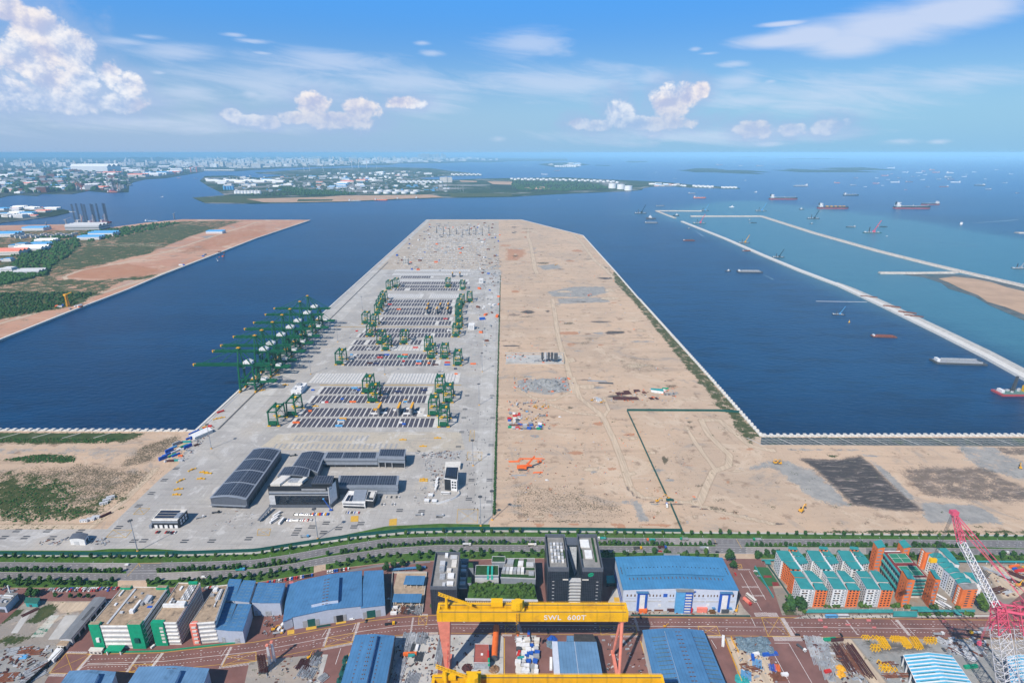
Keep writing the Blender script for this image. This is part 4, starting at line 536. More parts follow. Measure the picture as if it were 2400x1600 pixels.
CL=[('B2',370,352,'orange',0),('B2',800,318,'amber',0),('B2',783,333,'pale blue',0),('B2',780,345,'silver',0),('B2',762,382,'pale blue',0),('B2',1330,352,'white',1),('B2',1360,366,'blue',1),('B2',497,246,'orange',1),('B2',1095,232,'amber',1),('B2',1085,270,'white',0),('B2',1175,264,'white',0),('B2',1275,238,'white',1),('B2',1385,270,'white',0),('B2',1395,226,'white',1),('B2',1480,256,'white',0),('B2',1555,288,'white',1),('B2',616,166,'white',1),('B2',650,166,'red',1),('B2',792,136,'blue',1),('B2',890,162,'orange',0),('B2',1372,150,'amber',1),('B2',1372,160,'pale blue',1),('B2',1085,132,'coral',0),('B2',522,54,'blue',1),('B2',905,36,'pale blue',0),('B2',942,54,'blue',1),('B2',1305,68,'navy',0),('B2',1545,56,'navy',0),('B2',890,75,'grey',0),('C2',437,936,'maroon',0),('C2',450,918,'grey',0),('C2',490,940,'navy',0),('C2',525,886,'red',0),('C2',535,864,'navy',0),('C2',585,862,'blue',0),('C2',325,880,'grey',0),('C2',275,862,'pale blue',1),('C2',700,878,'green',0),('C2',745,862,'orange',0),('C2',742,880,'teal',0),('C2',733,918,'red',1),('C2',727,942,'silver',1),('C2',865,918,'pale blue',0),('C2',862,940,'coral',0),('C2',952,936,'orange',1),('C2',1012,950,'maroon',0),('C2',1115,930,'red',0),('C2',1112,950,'blue',0),('C2',1340,942,'orange',0),('C2',1190,1030,'orange',1),('C2',430,812,'silver',0),('C2',835,800,'red',0),('C2',322,655,'red',1),('C2',1130,650,'white',0),('C2',1098,548,'red',0),('C2',690,465,'orange',0),('C2',612,422,'red',0),('C2',470,886,'grey',0),('C2',575,800,'blue',0),('C2',1185,985,'navy',1)];seen_c={}
for t,x,y,c,h in CL:
 g=G(t,x,y,1.3);k=row_no(g.y);key=(c,h,k);seen_c[key]=seen_c.get(key,0)+1;n=seen_c[key];lab=f"{'short' if h else 'long'} {c} container {'' if n == 1 else ordw(n - 1) + ' of that colour '}on the {ordw(k)} dark pad row";container(c,g.x,g.y,rc((0,PI)),lab.replace('  ',' ').replace(' of that colour',''),.36,bool(h),'containers on the pads')
for t,x,y,lab in(('A1',1265,358,'tall light mast on the grass before the small grey shed'),('B1',1942,592,'tall light mast beside the rows of site containers'),('B2',568,1420,'tall light mast on the grass before the glass office building'),('B2',2065,1300,'tall light mast at the grass by the corner of the sandy land'),('B2',1995,748,'tall light mast beside the small block with roof panels'),('B2',2050,192,'tall light mast beside the yard cranes of the first rows'),('C2',568,1035,'tall light mast between the two blocks of empty white slots'),('C2',1420,1012,'tall light mast on the landward road by the white slots'),('C2',1443,778,'tall light mast on the landward road halfway along the pads'),('C2',156,750,'tall light mast on the apron behind the quay cranes'),('C2',372,476,'tall light mast on the far apron beyond the quay cranes'),('C2',1470,500,'tall light mast on the landward road by the five racks'),('C1',1472,1015,'tall light mast on the apron near the white slots'),('B2',2170,1245,'tall light mast at the foot of the perimeter hedge')):
 mast(t,x,y,lab)
def seawall(name,label,pts,w,h,pitch,knob,mat=None):
 """wall along a polyline, its crest carrying a row of raised blocks (all one cast wall)""";b=MB()
 for k in range(len(pts)-1):
  p,q=Vec(pts[k]),Vec(pts[k+1]);d=q-p;L=d.length;d.normalize();n=Vec((-d.y,d.x));a0,a1,c0,c1=p-n*w/2,q-n*w/2,p+n*w/2,q+n*w/2;b.prism([(a0 .x,a0 .y),(a1 .x,a1 .y),(c1 .x,c1 .y),(c0 .x,c0 .y)],WATER_Z-1,h)
  if knob:
   for i in range(int(L/pitch)):
    c=p+d*(i+.5)*pitch;b.obox(c.x,c.y,h-.2,pitch*.42,w*1.25,knob,atan2(d.y,d.x))
 return tag(b.bd(name,mat or KOW),label,'sea wall')
seawall('sea_wall','pale sea wall with knobbed crest on the basin beside the quay',[(-1500,SHORE_Y+8),LEFT_EDGE[0]],5,1.2,13,2.2);seawall('sea_wall','straight pale sea wall along the quay side of the big pier',[(xl(Y),Y)for Y in(SHORE_Y,1500,2500,3990)],4,.9,10,0);seawall('sea_wall','pale sea wall with knobbed crest along the sloping side of the pier',RIGHT_EDGE[:3],5,1.,12,2.2);seawall('sea_wall','pale sea wall with bent line at the far corner of the pier',RIGHT_EDGE[2:]+[G2('P',1222,515),G2('P',1000,515)],6,.8,14,0);seawall('sea_wall','pale sea wall with knobbed crest before the grid of planted slabs',[RIGHT_EDGE[0],(1700,RIGHT_EDGE[0][1]+4)],5,1.4,11,2.6);seawall('sea_wall','pale sea wall along the far land across the basin',[G2('P',c,lin(FRONT2,c))for c in(-400,0,180,300,380,509,600,727)],7,1.,14,0);M_BANK=paint('planted_bank',(.055,.085,.032),.95,.45,.06,dirt=(.16,.145,.1),dirt_amt=.85,spec=.05);M_SLABBANK=paint('dark_bank_slabs',(.075,.09,.095),.9,.4,.03,dirt=(.075,.115,.035),dirt_amt=.9,spec=.05);sheet('planted_bank',GL('B4',[(-70,556),(2600,572),(2600,494),(-62,490)]),.12,M_SLABBANK);sheet('planted_bank',GL('B1',[(-700,500),(1180,500),(1330,452),(-700,448)]),.12,M_BANK);b=MB()
for t,x0,x1,y0,y1,sl in(('B4',-60,2600,494,558,60),('B1',-300,900,448,500,-75)):
 a,c=G(t,x0,y1),G(t,x1,y1);ya,yb=a.y,G(t,x0,y0).y;n=int((c.x-a.x)/10)
 for k in range(n+1):
  if t=='B1' and k%5:continue
  x=a.x+k*10;w=2.4 if k%5==0 else.8;dx=-sl*.25;b.face([(x,ya,.18),(x+w,ya,.18),(x+w+dx,yb,.18),(x+dx,yb,.18)])
 for s in(0.,.33,.66):
  if t=='B1':continue
  b.face([(a.x,ya+(yb-ya)*s,.17),(c.x,ya+(yb-ya)*s,.17),(c.x,ya+(yb-ya)*s+.7,.17),(a.x,ya+(yb-ya)*s+.7,.17)])
tag(b.bd('bank_slab_grid',KCO),kind='structure')
def bil(q,s,t,z=None):
 """corner order: front near, front far, back far, back near (s along the front, t to the back)""";(ax,ay),(bx,by),(cx,cy_),(dx,dy)=q;x=ax*(1-s)*(1-t)+bx*s*(1-t)+cx*s*t+dx*(1-s)*t;y=ay*(1-s)*(1-t)+by*s*(1-t)+cy_*s*t+dy*(1-s)*t;return(x,y)if z is None else(x,y,z)
def RQ(t,pts,z):return[G2(t,a,b,z)for a,b in pts]
def prof(kind,rise,s):
 if kind=='arch':return rise*sin(PI*s)
 if kind=='gable':return rise*(1-abs(2*s-1))
 if kind=='mono':return rise*(1-s)
 if kind=='monor':return rise*s
 return 0.
def patch(b,q,z,kind,rise,s0,s1,t0,t1,dz,m=0,n=8,th=0.):
 """piece of a roof surface, lifted by dz; th makes it a slab""";ss=[s0+(s1-s0)*k/n for k in range(n+1)]
 for k in range(n):
  zz=[z+prof(kind,rise,ss[k])+dz,z+prof(kind,rise,ss[k+1])+dz];b.face([bil(q,ss[k],t0,zz[0]),bil(q,ss[k+1],t0,zz[1]),bil(q,ss[k+1],t1,zz[1]),bil(q,ss[k],t1,zz[0])],m)
  if th:
   for tt in(t0,t1):
    b.face([bil(q,ss[k],tt,zz[0]),bil(q,ss[k+1],tt,zz[1]),bil(q,ss[k+1],tt,zz[1]-th),bil(q,ss[k],tt,zz[0]-th)],m)
 if th:
  for s in(s0,s1):
   zz=z+prof(kind,rise,s)+dz;b.face([bil(q,s,t0,zz),bil(q,s,t1,zz),bil(q,s,t1,zz-th),bil(q,s,t0,zz-th)],m)
def inset(q,d):
 c=Vec((sum(p[0]for p in q)/4,sum(p[1]for p in q)/4));out=[]
 for p in q:
  v=Vec(p)-c;out.append(tuple(c+v*max(.05,1-d/v.length)))
 return out
def rel(q,o):return[(p[0]-o[0],p[1]-o[1])for p in q]
class Bld:
 """a building whose parts hang under one Empty at the middle of its footprint"""
 def __init__(s,name,label,cat,q,group=None):
  s.o=(sum(p[0]for p in q)/4,sum(p[1]for p in q)/4);s.t=thing(name,label,cat,(*s.o,0),0,group)
 def r(s,q):return rel(q,s.o)
 def wall(s,q,z,mat,kind='flat',rise=0.,ins=.6,z0=0.,name='wall',n=8):
  q=inset(s.r(q),ins);b=MB()
  for t,rev in((0,False),(1,True)):
   top=[bil(q,k/n,t,z+prof(kind,rise,k/n))for k in range(n+1)];pts=[bil(q,0,t,z0),bil(q,1,t,z0)]+top[::-1];b.face(pts[::-1]if rev else pts)
  for u in(0,1):
   zz=z+prof(kind,rise,u);b.face([bil(q,u,0,z0),bil(q,u,1,z0),bil(q,u,1,zz),bil(q,u,0,zz)])
  if kind=='flat':
   b.face([bil(q,0,0,z),bil(q,1,0,z),bil(q,1,1,z),bil(q,0,1,z)])
  return b.bd(name,mat,s.t)
 def roof(s,q,z,mat,kind='flat',rise=0.,th=.5,dz=.55,name='roof',parent=None,rng=(0,1,0,1),n=8):
  b=MB();patch(b,s.r(q),z,kind,rise,rng[0],rng[1],rng[2],rng[3],dz,0,n,th);return b.bd(name,mat,parent or s.t)
 def panels(s,q,z,mat,kind,rise,cells,dz,name,parent):
  """each cell (s0, s1, t0, t1) becomes a part"""
  for c in cells:
   b=MB();patch(b,s.r(q),z,kind,rise,*c,dz,0,5,.12);b.bd(name,mat,parent)
 def dashes(s,q,z,mat,kind,rise,cells,dz,name,parent):
  b=MB()
  for c in cells:patch(b,s.r(q),z,kind,rise,*c,dz,0,1)
  return b.bd(name,mat,parent)
 def parapet(s,q,z,h,mat,w=.5,name='parapet'):
  q=s.r(q);qi=inset(q,w*1.6);b=MB()
  for k in range(4):
   j=(k+1)%4;b.prism([q[k],q[j],qi[j],qi[k]],z-.3,z+h)
  return b.bd(name,mat,s.t)
 def box(s,q,st,z0,h,mat,name,parent=None,mt=None):
  """block on the roof: st = s0, s1, t0, t1""";q=s.r(q);b=MB();b.prism([bil(q,st[0],st[2]),bil(q,st[1],st[2]),bil(q,st[1],st[3]),bil(q,st[0],st[3])],z0,z0+h);return b.bd(name,mat,parent or s.t)
 def bands(s,q,side,ss,zs,h,mat,name='window',out=.12,w=None,parent=None,ins=.6):
  """windows on a side (front, back, near, far): one part for each (s, z) pair; ss are (s0, s1)""";q=inset(s.r(q),ins);a,c={'front':(q[0],q[1]),'far':(q[1],q[2]),'back':(q[2],q[3]),'near':(q[3],q[0])}[side];a,c=Vec(a),Vec(c);d=c-a;nrm=Vec((d.y,-d.x)).normalized();cache={}
  for z in zs:
   for s0,s1 in ss:
    p0,p1=a+d*s0,a+d*s1;mid=(p0+p1)/2;key=round((p1-p0).length,2)
    if key not in cache:
     b=MB();b.box(-key/2,-.25,0,key/2,out,h);o=b.bd(name,mat,parent or s.t,(mid.x,mid.y,z),atan2(nrm.y,nrm.x)-PI/2);cache[key]=o
    else:
     o=cache[key].copy();COL.objects.link(o);o.parent=parent or s.t;o.location=(mid.x,mid.y,z)
 def bf(s,q,*a,**k):s.bands(q,'front',*a,**k)
def even(n,a=0.,b=1.,fill=.5):
 w=(b-a)/n;return[(a+w*(k+.5-fill/2),a+w*(k+.5+fill/2))for k in range(n)]
def hvac(bld,q,z,lst,mats=None,name='rooftop_unit'):
 for i,(s0,s1,t0,t1,h)in enu(lst):
  bld.box(q,(s0,s1,t0,t1),z,h,(mats or[KLG,KW,KG])[i%len(mats or[1,2,3])],name)
M_PV=P_('solar_panel',(.02,.026,.05),.35,.25,.4,spec=.4);M_SLATE=P_('slate_cladding',(.105,.118,.145),.55,.12,.3,spec=.3);KSL=P_('pale_slate_cladding',(.24,.27,.32),.55,.12,.3,spec=.3);M_DARKCLAD=P_('dark_cladding',(.022,.025,.032),.4,.2,.2,spec=.4)
def pv_hall(name,label,q,z,kind,rise,ns,nt,gap_s=.02,gap_t=.02,wall=M_SLATE,edge=.035,roofm=KSL,dz=.55):
 B=Bld(name,label,'building',q);B.wall(q,z,wall,kind,rise,1.2);r=B.roof(q,z,roofm,kind,rise);cells=[]
 for i in range(ns):
  for k in range(nt):
   a0,a1=edge+(1-2*edge)*i/ns,edge+(1-2*edge)*(i+1)/ns;b0,b1=edge*.6+(1-1.2*edge)*k/nt,edge*.6+(1-1.2*edge)*(k+1)/nt;cells.append((a0+gap_s/2,a1-gap_s/2,b0+gap_t/2,b1-gap_t/2))
 b_cells=cells;B.panels(q,z,M_PVROW,kind,rise,b_cells,dz+.25,'solar_array',r);return B,r
def pv_material():
 m,T,p=newmat('solar_rows');s=T.n('ShaderNodeSeparateXYZ');T.link(geo_pos(T),s.inputs[0]);w=T.math('ABSOLUTE',T.sub(T.math('FRACT',T.mul(T.add(s.outputs[0],T.mul(s.outputs[1],.05)),1/3.4)),.5));w2=T.math('ABSOLUTE',T.sub(T.math('FRACT',T.mul(s.outputs[1],1/9.)),.5));col=T.mix(T.ramp(T.noise(geo_pos(T),.2,4,.6),.3,.7),(.016,.02,.036),(.034,.038,.058));col=T.mix(T.ramp(w,.37,.42),col,(.13,.145,.175));col=T.mix(T.ramp(w2,.47,.49),col,(.12,.13,.16));T.link(col,p.inputs['Base Color']);iv(p,'Roughness',.4);iv(p,'Specular IOR Level',.35);return m
M_PVROW=pv_material();q=[G2('B1',1925,1050,14),G2('B1',2262,1064,14),G2('B2',233,604,14),G2('B1',2330,596,14)];B,r=pv_hall('workshop_hall','long dark workshop hall with curved roof covered in solar panels',q,14,'arch',3.5,2,4);B.box(q,(.02,.98,-.022,-.002),5.6,.5,KSL,'canopy');B.bf(q,even(3,.1,.9,.7),[.2],5.,KDG,'shutter_door',ins=1.2);B.bands(q,'far',even(9,.03,.97,.8),[.2],6.5,M_DARKCLAD,'shutter_door',ins=1.2);q=RQ('B2',[(330,757),(566,818),(640,632),(418,632)],14);B,r=pv_hall('workshop_hall','shorter curved solar roofed hall behind the glass office building',q,14,'arch',3,2,2);q=RQ('B2',[(613,684),(1117,684),(1128,626),(645,626)],14);B,r=pv_hall('long_workshop','long low workshop with open bays beneath a solar roof strip',q,14,'flat',0,3,1,wall=M_SLATE);B.box(q,(0,1,-.1,-.01),11,3.2,KSL,'fascia');B.box(q,(0,1,-.16,-.012),5.6,3.6,KSL,'canopy');B.bf(q,even(5,0,1,.9),[.1],5.,M_DARKCLAD,'open_bay',ins=1.2);q=RQ('B2',[(1120,662),(1368,668),(1383,598),(1137,598)],18);B,r=pv_hall('wash_hall','taller end hall on columns beside the long low workshop',q,18,'flat',0,1,1,wall=M_DARKCLAD);B.box(q,(0,1,-.12,-.012),14.5,3.6,KSL,'fascia');B.box(q,(0,1,-.14,-.014),9.5,3.6,KSL,'canopy')
for s in(.01,.25,.5,.97):B.box(q,(s,s+.02,-.12,-.09),0,9.5,KLG,'column')
q=RQ('B2',[(190,846),(482,856),(500,782),(255,764)],18);B,r=pv_hall('link_hall','small curved solar roof between the big hall and the office',q,18,'arch',2.5,2,1);q=RQ('B2',[(740,930),(1305,930),(1318,842),(762,840)],14);B,r=pv_hall('stores_building','long dark stores building with solar roof beside the office',q,14,'flat',0,3,1,gap_s=.008);B.box(q,(0,1,-.07,-.01),10.5,3.4,KSL,'fascia');B.box(q,(.2,1,-.03,-.01),6.5,3.6,KSL,'canopy');B.bf(q,even(4,.22,1,.97),[.3],5.,KSL,'shutter_door',ins=1.2);q=RQ('B2',[(105,948),(668,948),(757,866),(240,848)],30);B=Bld('office_building','large dark glass office building with white end panels and a sign','building',q);B.wall(q,30,M_DARKCLAD,ins=.3);B.box(q,(-.015,1.015,-.03,.6),0,4.2,M_SLATE,'podium');B.bf(q,[(.01,.99)],[20.5],2.2,KSL,'window_band',.25,ins=.3);B.bf(q,[(.01,.99)],[23.4],.7,KLG,'ledge',.5,ins=.3);B.bf(q,[(.01,.99)],[18.2],.6,KLG,'ledge',.5,ins=.3);B.bf(q,[(.1,.985)],[6.2],11.2,M_GLASS,'window_band',.3,ins=.3);B.bf(q,[(.55,.95)],[25.6],2.6,KG,'window_band',.2,ins=.3);B.bf(q,[(0.,.095)],[4.4],13.6,KLG,'white_panel',.4,ins=.3);B.bands(q,'far',[(.02,.7)],[4.4],25.8,KW,'white_panel',.4,ins=.3);B.bands(q,'far',[(.1,.26)],[25.5],1.4,KG,'sign_lettering',.55,ins=.3);B.bf(q,[(.985,1.)],[4.4],25.8,KLG,'white_panel',.42,ins=.3);B.parapet(q,30,1.2,M_DARKCLAD);B.box(q,(.02,.18,.12,.9),30.05,3.4,KOW,'plant_room');B.box(q,(.19,.5,.15,.8),30.05,.4,KOW,'roof_deck')
for k in range(5):B.box(q,(.24+.045*k,.28+.045*k,.42,.72),30.5,2.6,KST,'cooling_unit')
B.box(q,(.44,.51,.3,.75),30.5,4,KOW,'plant_room');q2=RQ('B2',[(508,915),(697,915),(718,842),(545,838)],34);B.wall(q2,34,M_DARKCLAD,z0=30.1);r=B.roof(q2,34,M_SLATE,dz=.4);B.panels(q2,34,M_PVROW,'flat',0,[(.03,.97,.03+.24*k,.25+.24*k)for k in range(4)],.7,'solar_array',r);q=RQ('B2',[(788,1082),(1003,1090),(1020,985),(850,982)],9);B=Bld('canteen_building','low white building with grey canopy and dark annex before the stores','building',q);B.wall(q,9,KW);B.parapet(q,9,.6,KW);B.bf(q,[(.03,.95)],[5.2],2.,M_SLATE,'window_band');B.bf(q,[(.03,.97)],[.4],3.,M_DARKCLAD,'window_band')
for k in range(2):B.box(q,(.12+.16*k,.25+.16*k,.1,.62),9.05,.5,M_PV,'solar_array')
q2=RQ('B2',[(886,1056),(1000,1056),(1021,966),(905,966)],12);B.box(q2,(0,1,0,1),9.1,2.6,KSL,'skylight');q2=RQ('B2',[(1005,1066),(1077,1072),(1113,982),(1032,980)],10.5);B.wall(q2,10.5,M_DARKCLAD,ins=.1,name='annex');B.parapet(q2,10.5,.7,KW);B.box(q2,(.4,.9,.3,.8),10.55,1.8,KOW,'plant_room');q=RQ('B2',[(1728,868),(1850,882),(1862,760),(1748,758)],18);B=Bld('control_building','small four storey block with white frame and rooftop solar panels','building',q);B.wall(q,18,M_DARKCLAD);B.parapet(q,18,.8,KW)
for k in range(4):B.box(q,(.14+.2*k,.28+.2*k,.22,.94),18.1,.6,M_PV,'solar_array')
B.bf(q,[(.5,.97)],[.3],17.,KW,'white_panel',.3);B.bf(q,even(2,.54,.94,.7),[4.5,8.8,13.],2.4,M_GLASS,'window',.45);B.bands(q,'far',[(.03,.45)],[.3],17.,KW,'white_panel',.3);B.bands(q,'far',[(.5,.97)],[4.5,8.8,13],2.2,M_GLASS,'window_band',.3);q2=RQ('B2',[(1732,752),(1878,756),(1886,706),(1738,710)],6);B.wall(q2,6,KOW,name='annex');q=RQ('B1',[(1383,1242),(1636,1242),(1722,1152),(1466,1150)],12.6);B=Bld('gate_building','two storey gate building with striped solar roof and white side','building',q);B.wall(q,12.6,M_DARKCLAD,ins=.5);B.parapet(q,12.6,.7,KOW);B.box(q,(.03,.97,.04,.96),12.62,.2,KOW,'roof')
for k in range(3):B.box(q,(.1,.8,.12+.27*k,.32+.27*k),12.9,.6,M_PV,'solar_array')
B.box(q,(.82,.99,.1,.6),12.9,1.4,KSL,'plant_room');B.bf(q,[(.02,.98)],[7.4],2.2,KSL,'window_band',.3,ins=.5);B.bf(q,[(.02,.98)],[10.6],1.8,KW,'fascia',.3,ins=.5);B.bf(q,even(5,.04,.98,.6),[.1],4.4,KW,'column',.4,ins=.5);B.bands(q,'far',even(3,.1,.9,.55),[2,6.5],3.2,KW,'white_panel',.3,ins=.5);B.box(q,(-.1,-.004,-.05,.55),0,4.6,KSL,'annex');q=RQ('B1',[(632,1424),(775,1428),(812,1376),(668,1374)],8);B=Bld('shed','small grey shed with curved roof and white front on the concrete','building',q);B.wall(q,8,KW,'arch',1.6);B.roof(q,8,M_SLATE,'arch',1.6);B.bf(q,[(.25,.6)],[.1],5,KLG,'door');B.bands(q,'far',[(.3,.8)],[.1],5,KDG,'door');g=G('C1',1345,1200);B=Bld('substation','white flat roofed electrical building next to the first yard cranes','building',[(g.x-10,g.y-14),(g.x+10,g.y-14),(g.x+10,g.y+22),(g.x-10,g.y+22)]);qq=[(g.x-10,g.y-14),(g.x+10,g.y-14),(g.x+10,g.y+22),(g.x-10,g.y+22)];B.wall(qq,9,KW);B.parapet(qq,9,.6,KW);hvac(B,qq,9.1,[(.1,.4,.1,.3,2),(.55,.9,.2,.5,2.4),(.2,.6,.6,.85,3)]);B.bands(qq,'front',[(.2,.45),(.6,.85)],[.2],4,KG,'door')
for x,y,lab in((1325,640,'white substation tower on the landward road at the end of the pads'),(1410,235,'white site building beside the unfinished far pads')):
 g=G('C2',x,y);qq=[(g.x-8,g.y-6),(g.x+8,g.y-6),(g.x+8,g.y+12),(g.x-8,g.y+12)];B=Bld('substation',lab,'building',qq);B.wall(qq,13,KW);B.parapet(qq,13,.7,KW);B.bands(qq,'front',[(.15,.85)],[3,8],2,KG,'window_band')
for x,y,lab in((752,72,'grey concrete tower block by the far quay'),):
 g=G('C2',x,y);qq=[(g.x-11,g.y-8),(g.x+11,g.y-8),(g.x+11,g.y+10),(g.x-11,g.y+10)];B=Bld('concrete_tower',lab,'building',qq);B.wall(qq,24,KCO);B.bands(qq,'front',even(3),[6,12,18],3,KDG,'window')
a,c=G('B2',25,1250,3),G('B2',130,1128,6);t=thing('access_ramp','long dark covered ramp leading up to the office podium','ramp',(a.x,a.y,0));b1(t,'deck',M_SLATE,'beam',(0,0,3),(c.x-a.x,c.y-a.y,6),4,.5);b1(t,'parapet',KLG,'beam',(2.2,0,3.8),(c.x-a.x+2.2,c.y-a.y,6.8),.3,1.4)
for k in range(5):
 s=.05+k*.22;b=MB();x,y=(c.x-a.x)*s,(c.y-a.y)*s;b.box(x-.6,y-.6,0,x+.6,y+.6,3+2.6*s);b.bd('column',KCO,t)
def car_row(t,x0,y0,x1,y1,n,where,group,rot=None,p=.9):
 a,c=G(t,x0,y0),G(t,x1,y1);d=atan2(c.y-a.y,c.x-a.x)
 for k in range(n):
  if rnd.random()>p:continue
  s=k/max(n-1,1);car(a.x+(c.x-a.x)*s,a.y+(c.y-a.y)*s,(d+PI/2+(PI if rnd.random()<.3 else 0))if rot is None else rot,where,group=group)
GP='cars parked at the terminal';car_row('B2',345,1198,520,1202,18,'in the upper row before the office',GP);car_row('B2',280,1252,510,1252,22,'in the lower row before the office',GP);car_row('B2',830,1182,945,1184,11,'in the grass fringed bay below the white canteen',GP);car_row('B2',1148,1040,1315,1040,8,'behind the white canteen, beside the stores',GP,p=.8);car_row('B2',1130,1108,1275,1106,7,'on the open concrete beside the dark annex',GP,p=.6);car_row('B1',1440,1362,1612,1364,9,'in the row before the gate building',GP)
for k,(x,c)in enu(zip(range(525,670,17),['orange','blue','white','amber','red','blue','white','amber','blue'])):
 g=G('B2',x,1198);lorry('van',c,CONT[c],CONT[c],g.x,g.y,PI/2,f"{c} van {'' if k < 5 else 'farther along '}in the row below the office wall",group='coloured vans below the office')
for k,y in enu((1205,1235,1262)):
 g=G('B2',195-k*14,y);lorry('bus','w',KW,KW,g.x,g.y,1.1,f'white coach, {ordw(k)} in the file at the edge of the car park',group='coaches at the car park')
for k,(x,y)in enu(((235,1268),(1660,925),(1658,955),(1665,890))):
 g=G('B2',x,y);lorry('bus','w',KW,KW,g.x,g.y,1.45,['white coach alone by the planted car park corner','white coach in the middle of the file beside the control block','white coach nearest the road beside the control block','white coach farthest back beside the control block'][k],group='coaches at the terminal')
for t,x,y,k,c1,c2,rt,lab in(('B2',450,1405,'tip',KSB,KST,.05,'blue and grey tipper lorry driving past the tall mast on the concrete'),('B1',1985,1183,'flat',M_BLACK,KDG,.1,'dark flatbed lorry on the concrete before the big hall'),('B1',1840,1228,'flat',KW,KG,.4,'white flatbed lorry behind the gate building'),('B2',340,660,'flat',M_BLACK,KDG,.2,'black flatbed lorry between the two curved halls'),('B2',1500,1205,'flat',KW,KG,0,'white lorry on the road before the gate lanes'),('B2',1690,1212,'flat',KLG,KG,0,'pale lorry on the concrete near the box junction'),('B2',1740,1010,'bus',KW,KW,-.1,'white bus beyond the curved white hoarding'),('C2',1055,1012,'flat',KW,KG,0,'white lorry on the road behind the empty slots')):
 g=G(t,x,y);lorry(k,lab[:9],c1,c2,g.x,g.y,rt,lab)
g=G('B2',690,1160);t=thing('boom_lift','blue boom lift reaching up to the office podium corner','lift',(g.x,g.y,.15));b1(t,'chassis',KBL,'box',-2,-1.2,.4,2,1.2,1.6);b1(t,'boom',KBL,'beam',(0,0,1.6),(-9,2,16),.7);b1(t,'basket',KSB,'box',-10,1.2,15.5,-8,3,16.6);wheels(t,(-1.4,1.4),2.4)
def mk_spreader():
 t=thing('lifting_frame','frame','lifting frame');b=MB();b.box(-6,-1.2,.5,6,-.8,1.3);b.box(-6,.8,.5,6,1.2,1.3);b.bd('side_beam',KY,t)
 for s in(-1,1):
  b1(t,'end_beam',KY,'box',s*6-.5,-1.6,.1,s*6+.5,1.6,1.5)
 b1(t,'headblock',KAM,'box',-1.6,-1.4,1.3,1.6,1.4,2.6);return t
for i,(t,x,y,rt,lab)in enu((('B1',1765,790,.9,'yellow lifting frame nearest the quay road, slantwise by a long beam'),('B1',1870,812,0,'yellow lifting frame in the back pair beside the big hall, quay side'),('B1',1910,822,0,'yellow lifting frame in the back pair beside the big hall, hall side'),('B1',1848,872,0,'yellow lifting frame in front of the pair by the big hall'),('B1',1640,968,.3,'yellow lifting frame near the road bend, rear of two'),('B1',1625,1018,0,'yellow lifting frame near the road bend, front of two'),('B1',2035,312,.5,'yellow lifting frame on the quay above the site containers'),('B1',1990,322,.6,'yellow lifting frame beside another one on the quay'),('B1',1890,395,.5,'yellow lifting frame among red parts at the quay corner'),('B1',1660,890,1.,'yellow lifting frame on the road edge'),('B2',545,205,0,'yellow lifting frame between the first two pad rows'),('B2',1350,514,0,'yellow lifting frame beside a grey one on the dusty slots'),('B2',1668,498,0,'yellow lifting frame alone on the dusty slots'),('B2',1535,574,0,'yellow lifting frame on the dusty slots nearest the wash hall'),('B2',1540,876,0,'yellow lifting frame behind the other on the stores forecourt'),('B2',1540,892,0,'yellow lifting frame in front of the other on the stores forecourt'),('C1',960,1190,.7,'yellow lifting frame at the foot of the nearest quay crane'),('C1',1205,1130,0,'yellow lifting frame on the apron beside the white electrical building'),('C1',1115,1030,.6,'yellow lifting frame below the second quay crane'))):
 g=G(t,x,y);proto('spreader',mk_spreader,lab,(g.x,g.y,.32),rt,'yellow lifting frames on the terminal concrete',.85)
SITE=[(1500,690,'blue',1.,0),(1530,655,'blue',1.,0),(1558,622,'blue',1.,0),(1590,590,'pale blue',1.,0),(1622,560,'grey',1.,0),(1650,545,'grey',1.,0),(1585,660,'green',1.,0),(1612,625,'silver',1.,0),(1618,655,'blue',1.,0),(1645,605,'white',1.,1),(1690,575,'green',1.,0),(1728,582,'blue',1.,0),(1745,500,'blue',1.,0),(1772,470,'blue',1.,0),(1800,442,'blue',1.,0),(1785,498,'blue',1.,0),(1812,468,'blue',1.,0),(1672,605,'silver',.3,1),(1660,665,'orange',.1,1),(1560,710,'maroon',.1,0),(1625,705,'teal',.1,1),(1660,708,'silver',.2,1),(1720,535,'teal',.1,0),(1800,525,'grey',.1,1),(1805,565,'maroon',.9,1),(1530,712,'white',1.,1),(1880,425,'teal',0.,0),(1900,412,'red',.1,0),(1930,390,'red',.2,1),(2028,258,'red',.9,0)];seen_c={}
for x,y,c,r,h in SITE:
 g=G('B1',x,y);seen_c[c]=seen_c.get(c,0)+1;n=seen_c[c];k='short' if h else 'long';container(c,g.x,g.y,r,f'{k} {c} site container, {ordw(n - 1)} {c} one from the sandy plot',.2,bool(h),'site containers beside the quay corner')
 if not h and c in('blue','grey')and n%2:
  container(c,g.x+.2,g.y,r,f'{k} {c} site container stacked on the {ordw(n - 1)} {c} one from the sandy plot',2.9,False,'site containers beside the quay corner')
g=G('B1',1850,470);B=Bld('tent_hall','white roofed tent beside the long blue site containers','tent',[(g.x-8,g.y-16),(g.x+8,g.y-16),(g.x+8,g.y+16),(g.x-8,g.y+16)]);B.t.rotation_euler=(0,0,-.5);qq=[(g.x-8,g.y-16),(g.x+8,g.y-16),(g.x+8,g.y+16),(g.x-8,g.y+16)];B.wall(qq,5,KOW,'gable',2);B.roof(qq,5,KW,'gable',2)
